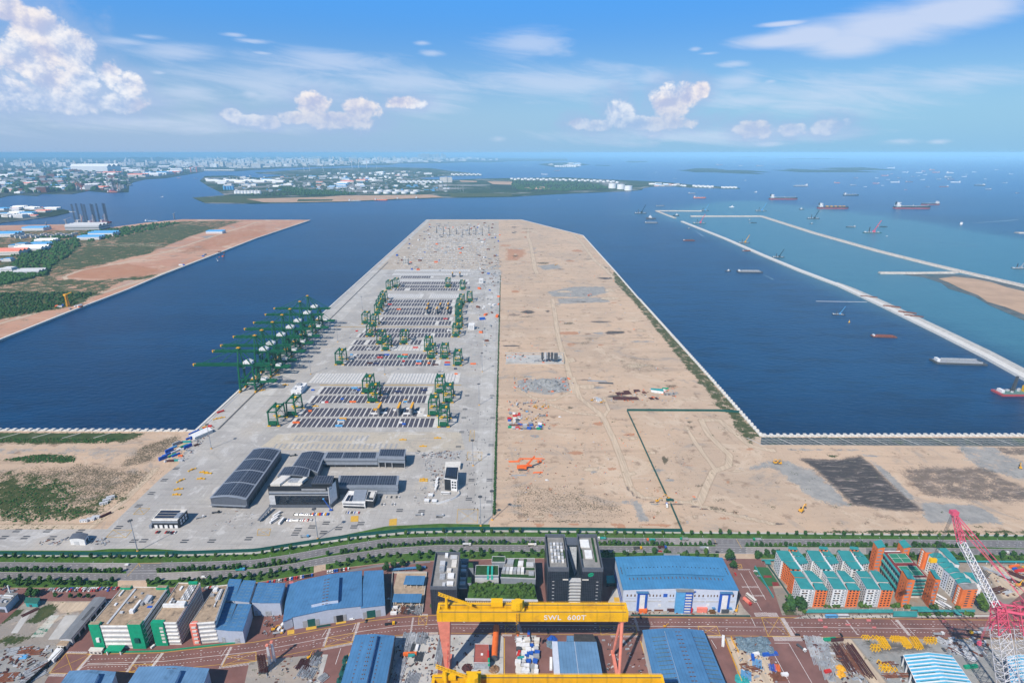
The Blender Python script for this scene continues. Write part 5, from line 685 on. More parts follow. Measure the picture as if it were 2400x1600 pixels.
for i,(x,y,lab)in enu(((775,1262,'pale site cabin at the quay side end of the row by the dirt track'),(835,1248,'pale site cabin in the middle of the row by the dirt track'),(885,1228,'pale site cabin at the road end of the row by the dirt track'),(955,1100,'pale site cabin nearest the road in the scrub group'),(985,1070,'pale site cabin in the middle of the scrub group'),(1018,1045,'pale site cabin farthest back in the scrub group'))):
 g=G('B1',x,y);cabin('w',KW,KLG,9,3.4,2.8,g.x,g.y,.5 if i>2 else.1,lab,'site cabins on the scrub plot')
g=G('B1',975,1205);container('maroon',g.x,g.y,1.,'dark container beside the dirt track at the scrub plot',.05)
for i,(x,y)in enu(((1605,1030),(1570,1080),(1640,1085))):
 g=G('B2',x,y);cabin('w2',KW,KW,6,5,3.2,g.x,g.y,0,['white gatehouse cabin at the back of the three by the curved hoarding','white gatehouse cabin nearest the road by the curved hoarding','white gatehouse cabin touching the curved hoarding'][i],'gatehouse cabins')
pts=GL('B2',[(1660,1105),(1720,1090),(1790,1068),(1840,1045),(1870,1018),(1862,985)]);b=MB()
for k in range(len(pts)-1):b.beam((*pts[k],1.6),(*pts[k+1],1.6),.3,3.2)
tag(b.bd('hoarding',KW),'curved white hoarding beside the control block','hoarding')
def cpx(c):return sorted(px(*p)for p in c)
def cy_at(c,X):return float(np.interp(X,[p[0]for p in c],[p[1]for p in c]))
V1T=cpx([('A1',-900,402),('A1',0,405),('A1',1250,410),('A1',1700,403),('A1',2340,384),('A2',400,318),('A2',900,246),('A2',1400,196),('A2',1900,182),('A2',2340,182),('A3',800,189),('A3',1560,194),('A3',2340,198),('A4',1200,212),('A4',2352,220),('A4',3200,224)]);C1T=cpx([('A1',-900,452),('A1',0,457),('A1',1250,466),('A1',1900,452),('A1',2340,434),('A2',300,388),('A2',700,316),('A2',1200,240),('A2',1700,222),('A2',2340,222),('A3',800,232),('A3',1850,239),('A3',2340,243),('A4',1200,248),('A4',2352,258),('A4',3200,262)]);M1T=cpx([('A1',-900,520),('A1',0,526),('A1',1160,540),('A1',1440,538),('A1',2340,500),('A2',370,445),('A2',650,388),('A2',1200,306),('A2',1700,276),('A2',2340,278),('A3',800,288),('A3',1850,298),('A3',2340,304),('A4',1200,310),('A4',1800,316),('A4',2352,330),('A4',3200,340)]);M2T=cpx([('A1',-900,542),('A1',0,548),('A1',1160,562),('A1',1440,557),('A1',2340,521),('A2',370,464),('A2',650,408),('A2',1200,330),('A2',1700,298),('A2',2340,299),('A3',800,307),('A3',1850,314),('A3',2340,320),('A4',1200,324),('A4',1800,330),('A4',2352,340),('A4',3200,352)]);C2B=cpx([('A1',-900,604),('A1',0,612),('A1',1200,626),('A1',1900,612),('A1',2340,577),('A2',600,482),('A2',1200,392),('A2',1700,358),('A2',2340,360),('A3',800,366),('A3',1850,378),('A3',2340,383),('A4',1200,386),('A4',2352,394),('A4',3200,400)]);V2B=cpx([('A1',-900,690),('A1',0,692),('A1',1250,690),('A1',1900,690),('A1',2340,645),('A2',500,562),('A2',620,530),('A2',1200,462),('A2',1700,440),('A2',2340,425),('A3',930,415),('A3',1850,420),('A3',2340,425),('A4',1200,440),('A4',2352,450),('A4',3200,455)]);FN=cpx(FENCE);GT=cpx(GRASS_TOP)
def ribbon(name,ca,cb,x0,x1,z,mat,step=8.,fa=0.,fb=0.,kind='structure'):
 """ground strip between two measured curves""";b=MB();X=x0;pr=None
 while True:
  a,c=G('P',X,cy_at(ca,X)+fa),G('P',X,cy_at(cb,X)+fb)
  if pr:b.face([(pr[1].x,pr[1].y,z),(c.x,c.y,z),(a.x,a.y,z),(pr[0].x,pr[0].y,z)])
  pr=(a,c)
  if X>=x1:break
  X=min(X+step,x1)
 return tag(b.bd(name,mat),kind=kind)
def mixc(ca,cb,f):return[(X,ya+(cy_at(cb,X)-ya)*f)for X,ya in ca]
XA,XB=-200,2600;ribbon('grass_strip',GT,FN,XA,1148,.26,M_GRASS);ribbon('drain_path',FN,V1T,XA,1598,.16,KCO);ribbon('drain_path',mixc(V1T,V1T,0),V1T,1598,XB,.16,KCO,fa=-3.2);ribbon('grass_verge',V1T,C1T,XA,XB,.2,M_GRASS);ribbon('highway_carriageway',C1T,M1T,XA,XB,.12,M_ASPH);ribbon('highway_carriageway',M2T,C2B,XA,XB,.12,M_ASPH);ribbon('crossing_pavement',M1T,M2T,XA,XB,.12,M_ASPH);ribbon('pale_pavement_patch',C1T,M1T,px('A1',830,0)[0],px('A1',1160,0)[0],.135,M_ASPH2);ribbon('pale_pavement_patch',M2T,C2B,px('A1',1440,0)[0],px('A1',1850,0)[0],.135,M_ASPH2);ribbon('pale_pavement_patch',C1T,M1T,px('A3',1450,0)[0],px('A3',1830,0)[0],.135,M_ASPH2);ribbon('pale_pavement_patch',M2T,C2B,px('A3',2150,0)[0],px('A4',900,0)[0],.135,M_ASPH2);MED=[(XA,px('A1',1160,0)[0]),(px('A1',1440,0)[0],px('A3',1868,0)[0]),(px('A3',2135,0)[0],XB)]
for k,(a,c)in enu(MED):ribbon('median_grass',M1T,M2T,a,c,.3,M_GRASS)
LOWV=[(XA,px('A1',1080,0)[0]),(px('A1',1350,0)[0],px('A2',530,0)[0]),(px('A2',640,0)[0],px('A3',1900,0)[0]),(px('A3',2230,0)[0],XB)]
for a,c in LOWV:ribbon('grass_verge',C2B,V2B,a,c,.22,M_GRASS)
b=MB()
for ca,cb in((C1T,M1T),(M2T,C2B)):
 for f,dash in((.04,False),(.35,True),(.66,True),(.96,False)):
  c=mixc(ca,cb,f);X=XA
  while X<XB:
   L=5 if dash else 10;p,q=G('P',X,cy_at(c,X)),G('P',X+L,cy_at(c,X+L));strip(b,p,q,.22,.16);X+=14 if dash else 10
tag(b.bd('lane_lines',M_LINE),kind='structure');b=MB()
for t,pts in(('A1',[(1170,585),(1275,470),(1290,500)]),('A1',[(1270,468),(1480,466)]),('A3',[(1860,250),(1880,300)]),('A3',[(2060,245),(2110,330)])):
 pp=GL(t,pts)
 for k in range(len(pp)-1):strip(b,pp[k],pp[k+1],.45,.165)
tag(b.bd('yellow_junction_lines',M_YLINE),kind='structure')
def hoarding(label,pts,h=4.5,mat=None,posts=None):
 t=thing('hoarding',label,'fence',(*pts[0],0));o=Vec(pts[0]);b=MB()
 for k in range(len(pts)-1):
  p,q=Vec(pts[k])-o,Vec(pts[k+1])-o;b.beam((p.x,p.y,h/2),(q.x,q.y,h/2),.25,h)
 b.bd('panel_run',mat or M_DKGREEN,t);b=MB()
 for k in range(len(pts)-1):
  p,q=Vec(pts[k])-o,Vec(pts[k+1])-o;b.beam((p.x,p.y,h+.1),(q.x,q.y,h+.1),.6,.2)
 b.bd('cap_rail',mat or M_DKGREEN,t);return t
hoarding('long dark green hoarding between the highway verge and the terminal',[tuple(G2('P',X,cy_at(FN,X)))for X in list(range(-200,1598,22))+[1598]]);hoarding('dark green hoarding running from the sea edge to a corner on the sand',GL('B3',[(2090,262),(1890,250),(1055,246)]),4.);hoarding('dark green hoarding running slantwise across the sand to the haul road',GL('B3',[(1055,246),(1150,450),(1290,760),(1415,1030)]),4.);hoarding('short dark green hoarding between the haul road and the verge',GL('B3',[(1455,1108),(1560,1355)]),4.);LM=[(90,'beyond the fenced storage plot'),(200,'near the car park behind the grey shed'),(296,'just before the side road junction'),(375,'above the white and green office block'),(470,'above the second green ended block'),(560,'above the tan roofed block'),(660,'above the small blue sheds'),(740,'before the car park of the big blue shed'),(880,'above the big blue shed'),(960,'above the walled yard with two canopies'),(1060,'above the dark low office'),(1170,'above the roof garden'),(1260,'beside the roof garden'),(1345,'behind the dark twin tower'),(1430,'beside the dark twin tower'),(1520,'above the blue hall'),(1610,'above the far half of the blue hall'),(1690,'near the junction behind the blue hall'),(1780,'above the sports court by the dormitories'),(1850,'above the first dormitory'),(1920,'above the second dormitory'),(2000,'above the third dormitory'),(2080,'behind the rooftop court building'),(2160,'behind the saw toothed dormitory'),(2250,'behind the lattice crane'),(2340,'above the pipe storage ground'),(2500,'far along the pipe storage ground'),(9999,'at the far end of the road')]
def lm(X):
 for x,s in LM:
  if X<=x:return s
def tree_line(curve_a,curve_b,f,x0,x1,step,kind,s,row,group,skip=.05,jit=1.):
 c=mixc(curve_a,curve_b,f);X=x0
 while X<x1:
  if rnd.random()>skip:
   g=G('P',X+ru(-jit,jit),cy_at(c,X)+ru(-.3,.3)*jit);k=ru(.7,1.3)*s;tree(kind,g.x,g.y,k,f"{row} {lm(X)}",group,.2)
  X+=step
gm='round trees in the highway median';tree_line(M1T,M2T,.62,-40,MED[0][1]-6,11.5,'round',.82,'small round median tree',gm);tree_line(M1T,M2T,.62,MED[1][0]+5,px('A2',372,0)[0],11.8,'round',.82,'small round median tree',gm);tree_line(M1T,M2T,.62,px('A2',655,0)[0],px('A3',1850,0)[0],11.2,'round',.78,'small round median tree',gm);tree_line(M1T,M2T,.62,MED[2][0]+5,px('A4',1800,0)[0],11.2,'round',.82,'small round median tree',gm);gv='young trees on the far verge';tree_line(V1T,C1T,.35,-30,2440,22.3,'young',1.25,'young far verge tree',gv,.03);gl='broad trees on the near verge'
for a,c in LOWV:
 tree_line(C2B,V2B,.35,max(a,-30)+4,min(c,2440)-4,24,'tall',.66,'broad near verge tree',gl,.15,3);tree_line(C2B,V2B,.78,max(a,-30)+10,min(c,2440)-8,21,'tall',.6,'broad tree by the near fence',gl,.3,3)
for t,x,y,kind,c1,c2,rt,lab in(('A1',2210,535,'tip',KSB,M_TEAL,.04,'blue and teal tipper lorry on the near carriageway'),('A1',1165,488,'van',KW,KW,3.1,'white van waiting on the pale paving at the junction'),('A1',1875,602,'van',KW,KW,0,'white van on the near carriageway above the green ended block'),('A2',1938,305,'mix',KW,KLG,0,'white tanker lorry passing above the dark low office'),('A3',185,308,'mix',KW,KOW,0,'cream tanker lorry beside the dark twin tower'),('A3',825,248,'tip',KW,M_TEAL,3.14,'teal bodied tipper lorry at the corner of the twin tower'),('A3',1275,262,'tip',KOR,M_TEAL,3.14,'orange cabbed lorry on the far carriageway'),('A3',1580,254,'tip',M_EMERALD,KG,3.14,'green tipper lorry on the pale paving stretch'),('A3',1155,337,'tip',KY,KDG,0,'yellow tipper lorry above the blue hall'),('A3',1380,330,'tip',KBL,KDR,0,'blue cabbed lorry with dark load above the blue hall'),('A3',1765,342,'box',KW,KST,0,'white and grey box lorry nearing the junction'),('A3',2250,258,'tip',M_EMERALD,KST,3.14,'green lorry on the far carriageway past the junction'),('A4',2170,380,'mix',KW,KLG,0,'white tanker lorry beside the lattice crane cables')):
 g=G(t,x,y);lorry(kind,lab[:10],c1,c2,g.x,g.y,rt,lab)
for t,x,y,k,lab in(('A3',165,245,2,'on the far carriageway before the twin tower'),('A3',1055,358,1,'on the near carriageway behind the blue hall'),('A3',1360,363,4,'on the near carriageway above the blue hall'),('A3',1868,292,3,'turning at the junction by the median'),('A3',1782,366,3,'close behind the white and grey box lorry'),('A3',1885,370,3,'waiting at the junction mouth'),('A1',1690,612,3,'on the near carriageway past the side junction'),('A1',590,525,0,'on the far carriageway near the median gap')):
 g=G(t,x,y);car(g.x,g.y,0,lab,k,'cars driving on the highway')
def mk_lamp():
 t=thing('street_lamp','lamp','street lamp');b1(t,'pole',KST,'cyl',(0,0,0),(0,0,10),.14,.08,6);b=MB();b.beam((0,0,10),(0,2.4,10.5),.1);b.beam((0,0,10),(0,-2.4,10.5),.1);a=b.bd('arm',KST,t)
 for s in(-1,1):
  b1(a,'lamp_head',KLG,'box',-.2,s*2.6-.5,10.4,.2,s*2.6+.5,10.6)
 return t
X=-10
while X<2420:
 if any(a+8<X<c-8 for a,c in MED):
  g=G('P',X,cy_at(mixc(M1T,M2T,.3),X));proto('lamp',mk_lamp,f'twin street lamp in the median {lm(X)}',(g.x,g.y,.3),0,'street lamps along the median')
 X+=46
b=MB();q_=random.Random(3)
for k in range(520):
 s=k/520;py=1205-s*560;X=1158+s*15;g=G('P',X,py);r=q_.uniform(.8,1.8)
 for j in range(3):
  d=Vec((q_.uniform(-1,1),q_.uniform(-2,2),q_.uniform(.3,1.6)));b.face([(g.x+d.x-r,g.y+d.y,d.z),(g.x+d.x,g.y+d.y-r,d.z+.8),(g.x+d.x+r,g.y+d.y,d.z+.3),(g.x+d.x,g.y+d.y+r,d.z+1)])
tag(b.bd('hedge_growth',M_LEAF),'low scrubby hedge between the terminal road and the sandy land','hedge',kind='stuff');tag(sheet('terminal_fence_kerb',[G2('P',1157.5,1205),G2('P',1159.5,1205),G2('P',1174,640),G2('P',1172.6,640)],.3,KCO),kind='structure')
def qgrid(name,corners,mat,z,n=(60,60),paints=()):
 """corners: near-left, near-right, far-right, far-left (tile, x, y)""";c=[np.array(G2(*p))for p in corners];s=np.linspace(0,1,n[0])[None,:,None];t=np.linspace(0,1,n[1])[:,None,None];P=(c[0]*(1-s)+c[1]*s)*(1-t)+(c[3]*(1-s)+c[2]*s)*t;return grid_mesh(name,P[...,0],P[...,1],np.full(P.shape[:2],z),mat,paints)
V2=[(X,y)for X,y in V2B if-400<=X<=2800];sheet('yard_paving',[G2('P',-400,cy_at(V2B,-400))]+[G2('P',X,y+.8)for X,y in V2 if X>-400]+[G2('P',2800,cy_at(V2B,2800)),(1500,200),(-1500,200)],.06,M_REDROAD);qgrid('storage_ground',[('A1',-900,1760),('A1',330,1700),('A1',850,815),('A1',-560,815)],M_YARD,.12,(110,90),[p for p in PAINT]);sheet('red_lane',GL('A1',[(-60,1045),(0,1030),(350,715),(290,700),(-60,960)]),.17,M_REDROAD);sheet('plot_path',GL('A1',[(100,1110),(240,900),(300,900),(160,1110)]),.17,KCO);qgrid('concrete_slab',[('A1',280,1145),('A1',395,1145),('A1',545,945),('A1',470,945)],ground_mat('flaking_slab',(.42,.46,.42),(.55,.55,.5),veg=(.03,.16,.1),veg2=(.06,.2,.14)),.17,(20,20),[('veg','poly',GL('A1',[(280,1145),(395,1145),(545,945),(470,945)]),8,.55)]);sheet('concrete_slab',GL('A1',[(440,1170),(560,1165),(720,945),(600,945)]),.17,KCO);qgrid('pipe_yard',[('A2',-120,1640),('A2',560,1640),('A2',600,1300),('A2',-60,1370)],M_YARD,.12,(60,40));sheet('concrete_yard',GL('A2',[(1220,1640),(1660,1640),(1685,1125),(1285,1140)]),.12,KCO);sheet('concrete_yard',GL('A2',[(1750,1640),(2270,1640),(2275,1150),(2245,1122),(1775,1125)]),.14,KCO);sheet('bin_yard',GL('A3',[(38,1500),(245,1500),(222,1130),(45,1130)]),.14,KCO);sheet('compound_ground',GL('A2',[(1240,935),(1535,925),(1570,560),(1300,545),(1230,830)]),.14,paint('compound_dirt',(.4,.31,.23),.95,.3,.12,dirt=(.16,.14,.12),dirt_amt=.7));sheet('hall_apron',GL('A3',[(1070,945),(2200,955),(2130,880),(2060,760),(1000,820)]),.12,paint('stained_concrete',(.36,.31,.26),.9,.25,.15,dirt=(.16,.14,.12),dirt_amt=.6));sheet('side_apron',GL('A3',[(880,830),(1000,830),(960,690),(925,720)]),.13,KCO);qgrid('material_yard',[('A3',2120,1640),('A3',2420,1640),('A4',-20,1170),('A3',1965,1145)],M_YARD,.12,(40,40),PAINT);qgrid('material_yard',[('A4',600,1640),('A4',2600,1640),('A4',2500,1168),('A4',325,1156)],M_YARD,.12,(130,60),PAINT);qgrid('dormitory_ground',[('A4',130,945),('A4',2100,935),('A4',2700,450),('A4',-40,430)],ground_mat('court_ground',(.3,.26,.22),(.22,.2,.18),veg=(.03,.06,.02),veg2=(.1,.1,.04)),.12,(90,50),[('veg','poly',GL('A4',p),3,a)for p,a in(([(130,870),(250,870),(250,945),(150,945)],1.2),([(1380,930),(1760,925),(1760,960),(1380,965)],.8),([(1790,930),(1920,925),(1920,960),(1790,960)],.8),([(150,520),(250,560),(380,860),(300,860)],.8),([(520,840),(640,850),(620,880),(520,880)],.7))]+PAINT);sheet('footway',GL('A4',[(230,975),(2100,960),(2100,940),(350,945)]),.18,KCO);M_COURT=P_('court_green',(.035,.12,.045),.8,.2,.2);M_COURTR=P_('court_red',(.2,.035,.035),.8,.2,.2);M_CTEAL=P_('court_surround',(.03,.22,.13),.8,.15,.2);sheet('sports_court',GL('A4',[(-130,500),(0,505),(112,675),(-20,680),(-130,560)]),.17,M_COURT);sheet('court_key',GL('A4',[(35,640),(90,640),(105,676),(45,678)]),.2,M_COURTR);sheet('court_key',GL('A4',[(-40,578),(30,580),(36,600),(-40,600)]),.2,M_COURTR);sheet('car_park',GL('A1',[(340,700),(1110,690),(1060,790),(320,770)]),.1,M_REDROAD);sheet('parking_strip',GL('A2',[(100,640),(520,590),(560,560),(900,500),(1090,480),(1600,470),(1600,500),(900,560),(300,665),(100,675)]),.1,M_REDROAD);sheet('service_road',GL('A2',[(850,530),(1100,482),(1600,445),(1600,462),(1100,505),(860,545)]),.15,M_ASPH);RT=cpx([('A1',620,1292),('A1',850,1300),('A1',1500,1284),('A1',2340,1188),('A2',640,1064),('A2',1000,1000),('A2',1300,962),('A2',1680,940),('A3',0,948),('A3',1080,958),('A3',2200,966),('A4',100,962),('A4',2000,985),('A4',2700,990)]);RB=cpx([('A1',430,1480),('A1',1180,1468),('A1',2020,1424),('A1',2340,1368),('A2',600,1250),('A2',900,1188),('A2',1270,1132),('A2',1680,1110),('A3',0,1118),('A3',830,1124),('A3',1190,1130),('A3',1950,1132),('A4',320,1148),('A4',2000,1160),('A4',2700,1168)]);b=MB();by=MB()
for f,dash,bb,w in((.015,0,by,.5),(.985,0,by,.35),(.28,1,b,.32),(.7,1,b,.32),(.5,0,b,.32),(.14,2,b,.4),(.38,2,b,.4),(.6,2,b,.4),(.84,2,b,.4)):
 c=mixc(RT,RB,f);X=205.
 while X<2420:
  L=8 if dash!=1 else 3.2
  if dash!=2 or rnd.random()<.5:strip(bb,G('P',X,cy_at(c,X)),G('P',X+L*(1 if dash!=2 else.6),cy_at(c,X+L)),w,.115)
  X+={0:8,1:8,2:44}[dash]
def zebra(b,t,p,q,n,L,w=.36):
 L*=.45;a,c=G(t,*p),G(t,*q);d=(c-a).normalized();nn=Vec((-d.y,d.x,0))*L/2
 for k in range(n):
  o=a+(c-a)*((k+.5)/n);strip(b,o-nn,o+nn,w,.12)
for t,p,q,n,L in(('A1',(615,1285),(800,1288),20,5),('A1',(425,1490),(600,1494),18,7),('A1',(715,1450),(835,1305),24,6),('A1',(1165,1465),(1280,1305),24,5),('A1',(1400,1415),(1495,1290),22,6),('A1',(2035,1405),(2125,1235),26,5),('A1',(2010,1425),(2340,1385),26,6),('A2',(620,1230),(680,1065),24,5),('A2',(600,1260),(885,1205),26,6),('A2',(890,1180),(945,1010),24,6),('A2',(1420,1110),(1445,965),22,4),('A2',(1505,940),(1580,940),8,5),('A2',(1560,1112),(1672,1112),12,7),('A3',(35,985),(85,1115),18,8),('A3',(905,1138),(1160,1138),22,5),('A3',(1125,960),(1165,1090),16,5),('A3',(2110,685),(2270,685),14,5),('A3',(2160,765),(2320,765),14,4),('A3',(2075,525),(2190,525),12,4),('A3',(2230,940),(2350,935),12,12),('A4',(0,940),(90,940),10,12),('A3',(1790,1143),(1930,1143),14,6),('A4',(130,970),(230,1135),30,9),('A4',(50,1160),(310,1160),28,12),('A4',(1180,985),(1300,1130),26,7),('A4',(720,990),(820,1120),20,3),('A2',(2260,1128),(2352,1128),10,5)):
 zebra(b,t,p,q,n,L)
for t,pts in(('A1',[(1390,1380),(1455,1300)]),('A1',[(2030,1325),(2090,1240)]),('A2',[(605,1145),(650,1075)]),('A2',[(885,1095),(918,1020)]),('A3',[(2200,970),(2235,1045)]),('A4',[(215,1050),(270,1130)]),('A4',[(1130,985),(1200,1060)]),('A4',[(1285,1060),(1350,1130)]),('A2',[(730,1395),(780,1245)]),('A4',[(190,1200),(405,1568)]),('A4',[(60,1200),(190,1200)]),('A4',[(0,1200),(200,1568)]),('A3',[(2100,560),(2290,900)]),('A3',[(2180,540),(2330,800)]),('A1',[(710,1450),(800,1400),(1180,1395)]),('A3',[(1830,1170),(1880,1250)])):
 pp=GL(t,pts)
 for k in range(len(pp)-1):strip(b,pp[k],pp[k+1],.35,.125)
for t,c in(('A1',[(450,1475),(670,1478),(830,1300),(605,1296)]),('A1',[(1185,1468),(1300,1470),(1405,1392),(1220,1398)]),('A1',[(2040,1415),(2352,1365),(2352,1280),(2085,1325)]),('A2',[(632,1232),(885,1190),(905,1105),(660,1150)]),('A2',[(1490,1028),(1565,1032),(1575,948),(1500,950)]),('A2',[(2290,1115),(2400,1115),(2395,1030),(2290,1032)]),('A3',[(820,1125),(1150,1112),(1135,1040),(805,1040)]),('A3',[(1725,1130),(1915,1130),(1880,1045),(1708,1045)]),('A4',[(0,1135),(205,1138),(100,965),(-60,965)]),('A3',[(2050,512),(2115,512),(2105,478),(2035,478)])):
 cross_box(by,GL(t,c),.13,.45)
tag(b.bd('white_road_markings',M_LINE),kind='structure');tag(by.bd('yellow_road_markings',M_YLINE),kind='structure');M_PINK=P_('pink_road_paint',(.55,.16,.16),.8);b=MB()
for t,x,y,w,h in(('A4',480,988,34,22),('A4',925,990,34,22),('A4',1618,998,34,22),('A4',527,1052,34,20),('A4',975,1056,30,16),('A4',1684,1062,30,18),('A2',1215,505,30,24),('A2',325,648,34,30),('A4',735,1030,40,14)):
 b.face([(*p,.126)for p in GL(t,[(x-w/2,y+h/2),(x+w/2+6,y+h/2),(x+w/2,y-h/2),(x-w/2-6,y-h/2)])])
tag(b.bd('pink_road_patches',M_PINK),kind='structure');M_BROOF=P_('blue_sheet_roof',(.07,.195,.375),.5,.14,.1,dirt=(.045,.11,.205),dirt_amt=.6,spec=.25,stripes=(0,3.,.22));M_BROOF2=P_('worn_blue_sheet_roof',(.12,.24,.4),.5,.16,.1,dirt=(.05,.1,.16),dirt_amt=.7,spec=.25,stripes=(0,3.,.22));M_LBWALL=P_('pale_blue_cladding',(.55,.6,.7),.6,.08,.3);M_SHEDW=P_('shed_cladding',(.42,.47,.57),.6,.08,.3);M_VENT=P_('amber_skylight',(.13,.062,.02),.6);M_YLIGHT=P_('pale_skylight',(.19,.27,.29),.5);M_DROOF=paint('tan_concrete_roof',(.37,.275,.19),.95,.3,.25,dirt=(.06,.053,.047),dirt_amt=1.);M_GROOF=paint('grey_concrete_roof',(.25,.245,.24),.95,.25,.12,dirt=(.1,.1,.1),dirt_amt=.7)
def office(name,label,q,z,front,far_m,storeys,band_front=(0.,1.)):
 B=Bld(name,label,'building',q);B.wall(q,z,KOW,ins=.3);B.box(q,(0.,1,0,1),z+.02,.12,M_DROOF,'roof');B.parapet(q,z,.9,KOW,.4);h=z/storeys;B.bf(q,[band_front],[h*(k+.42)for k in range(storeys)],h*.2,KG,'window_band',.1,ins=.3);B.bf(q,[band_front],[h*(k+.9)for k in range(storeys)],h*.16,KW,'sun_shade',.8,ins=.3);B.bands(q,'far',[(.03,.97)],[h*(k+.42)for k in range(storeys)],h*.36,KDG,'window_band',.1,ins=.3);B.bands(q,'far',[(.03,.97)],[h*(k+.9)for k in range(storeys)],h*.16,far_m,'sun_shade',.8,ins=.3);B.bands(q,'near',[(.03,.97)],[h*(k+.42)for k in range(storeys)],h*.36,KDG,'window_band',.1,ins=.3);return B
q=RQ('A1',[(822,1046),(1290,1046),(1545,690),(1128,688)],26);B=office('office_block','broad white office block with green corner towers and flat tan roof',q,26,KW,KW,5,(.22,.76))
for st in((-.01,.2,-.012,.07),(.75,1.012,-.012,.1),(-.005,.22,.93,1.01),(.78,1.01,.93,1.01)):
 B.box(q,st,0,28.5,M_EMERALD,'corner_tower',mt=None);B.box(q,(st[0]+.01,st[1]-.01,st[2]+.006,st[3]-.006),28.52,.1,M_DROOF,'tower_roof')
B.bf(q,[(.08,.14)],[9],4.5,KW,'sign_board',2.,ins=.3);B.bf(q,[(.84,.93)],[8],5,M_DKGREEN,'window',2.,ins=.3);hvac(B,q,26.2,[(.3,.34,.05,.95,.8),(.62,.66,.35,.62,2.2),(.7,.75,.5,.75,2.6),(.76,.84,.55,.72,3.2),(.6,.68,.3,.36,3.5),(.8,.9,.55,.6,1.6),(.4,.46,.3,.34,1.5),(.15,.19,.5,.56,1.2),(.38,.42,.55,.58,1.6),(.44,.47,.7,.73,1.6),(.08,.11,.75,.9,1.4),(.52,.56,.8,.84,1.2)]);B.box(q,(.86,.96,.45,.5),26.2,.4,KBL,'tarpaulin');B.box(q,(.3,.62,-.16,-.02),4.5,.6,M_EMERALD,'porch_roof')
for s in(.32,.58):B.box(q,(s,s+.02,-.15,-.13),0,4.5,KW,'porch_column')
q=RQ('A1',[(1392,1016),(1622,1016),(1842,652),(1640,650)],26);B=office('office_block','narrow white office block with green stair end and pinkish side',q,26,KW,P_('pinkish_render',(.6,.44,.42)),6,(.52,.98));B.box(q,(-.02,.48,-.02,.06),0,27,M_EMERALD,'stair_tower')
for k in range(5):B.bf(q,[(.3,.44)],[4+4*k],2.2,KOW,'balcony',1.6,ins=.3)
B.box(q,(.05,.95,.36,.4),26.1,3.4,KW,'plant_wall');B.box(q,(.55,.93,.42,.48),26.1,3,KW,'plant_room');B.box(q,(.5,.9,.96,1.),26.1,2.6,M_EMERALD,'stair_head');hvac(B,q,26.2,[(.58+.09*(k%4),.64+.09*(k%4),.55+.055*(k//4),.59+.055*(k//4),1.4)for k in range(28)]+[(.2,.28,.45,.5,1.8),(.34,.42,.47,.52,1.8),(.2,.26,.53,.58,1.5),(.25,.34,.8,.9,1.2)]);q=RQ('A1',[(1748,1026),(1972,1010),(2092,668),(1985,680)],24);B=office('office_block','white office block with coral stair end before the small blue sheds',q,24,KW,KW,5,(.3,.99));B.box(q,(-.02,.26,-.02,.06),0,24.5,M_CORAL,'stair_tower')
for k in range(5):B.bf(q,[(.05,.22)],[2.5+4.4*k],2.,KOW,'balcony',2.,ins=.3)
hvac(B,q,24.2,[(.55+.1*(k%3),.62+.1*(k%3),.58+.05*(k//3),.62+.05*(k//3),1.4)for k in range(18)]+[(.66,.72,.4+.04*k,.43+.04*k,1.2)for k in range(4)]+[(.1,.4,.82,.9,3),(.1,.35,.7,.74,2.4)])
def shed(label,q,z,wall=None,roof=None,kind='flat',rise=0.,dash=None,doors=(),name='shed',monitor=None,dcol=None,far_doors=()):
 B=Bld(name,label,'shed',q);B.wall(q,z,wall or M_SHEDW,kind,rise,.9);r=B.roof(q,z,roof or M_BROOF,kind,rise,.6,.6)
 if monitor:
  s0,s1,t0,t1,dz=monitor;B.roof(q,z,roof or M_BROOF,kind,rise,.5,.6+dz,'roof_monitor',r,(s0,s1,t0,t1));b=MB();qq=B.r(q)
  for s in(s0+.004,s1-.004):
   zz=z+prof(kind,rise,s)+.6;b.face([bil(qq,s,t0,zz),bil(qq,s,t1,zz),bil(qq,s,t1,zz+dz),bil(qq,s,t0,zz+dz)])
  zz=z+prof(kind,rise,s0)+.6;z1=z+prof(kind,rise,s1)+.6
  for t in(t0+.004,t1-.004):
   b.face([bil(qq,s0,t,zz),bil(qq,s1,t,z1),bil(qq,s1,t,z1+dz),bil(qq,s0,t,zz+dz)])
  b.bd('monitor_wall',M_LBWALL,r)
 if dash:
  up=[c for c in dash if monitor and monitor[0]-.01<=c[0]and c[1]<=monitor[1]+.01 and c[2]<monitor[3]];lo=[c for c in dash if c not in up]
  if lo and len(lo)<7:B.panels(q,z,dcol or M_VENT,kind,rise,lo,.68,'skylight',r)
  elif lo:B.dashes(q,z,dcol or M_VENT,kind,rise,lo,.68,'skylight_strips',r)
  if up:B.dashes(q,z,dcol or M_VENT,kind,rise,up,.68+monitor[4],'skylight_strips',r)
 for s0,s1,h,m in doors:B.bf(q,[(s0,s1)],[.1],h,m,'door',.25,ins=.9)
 for s0,s1,h,m in far_doors:B.bands(q,'far',[(s0,s1)],[.1],h,m,'door',.25,ins=.9)
 return B,r
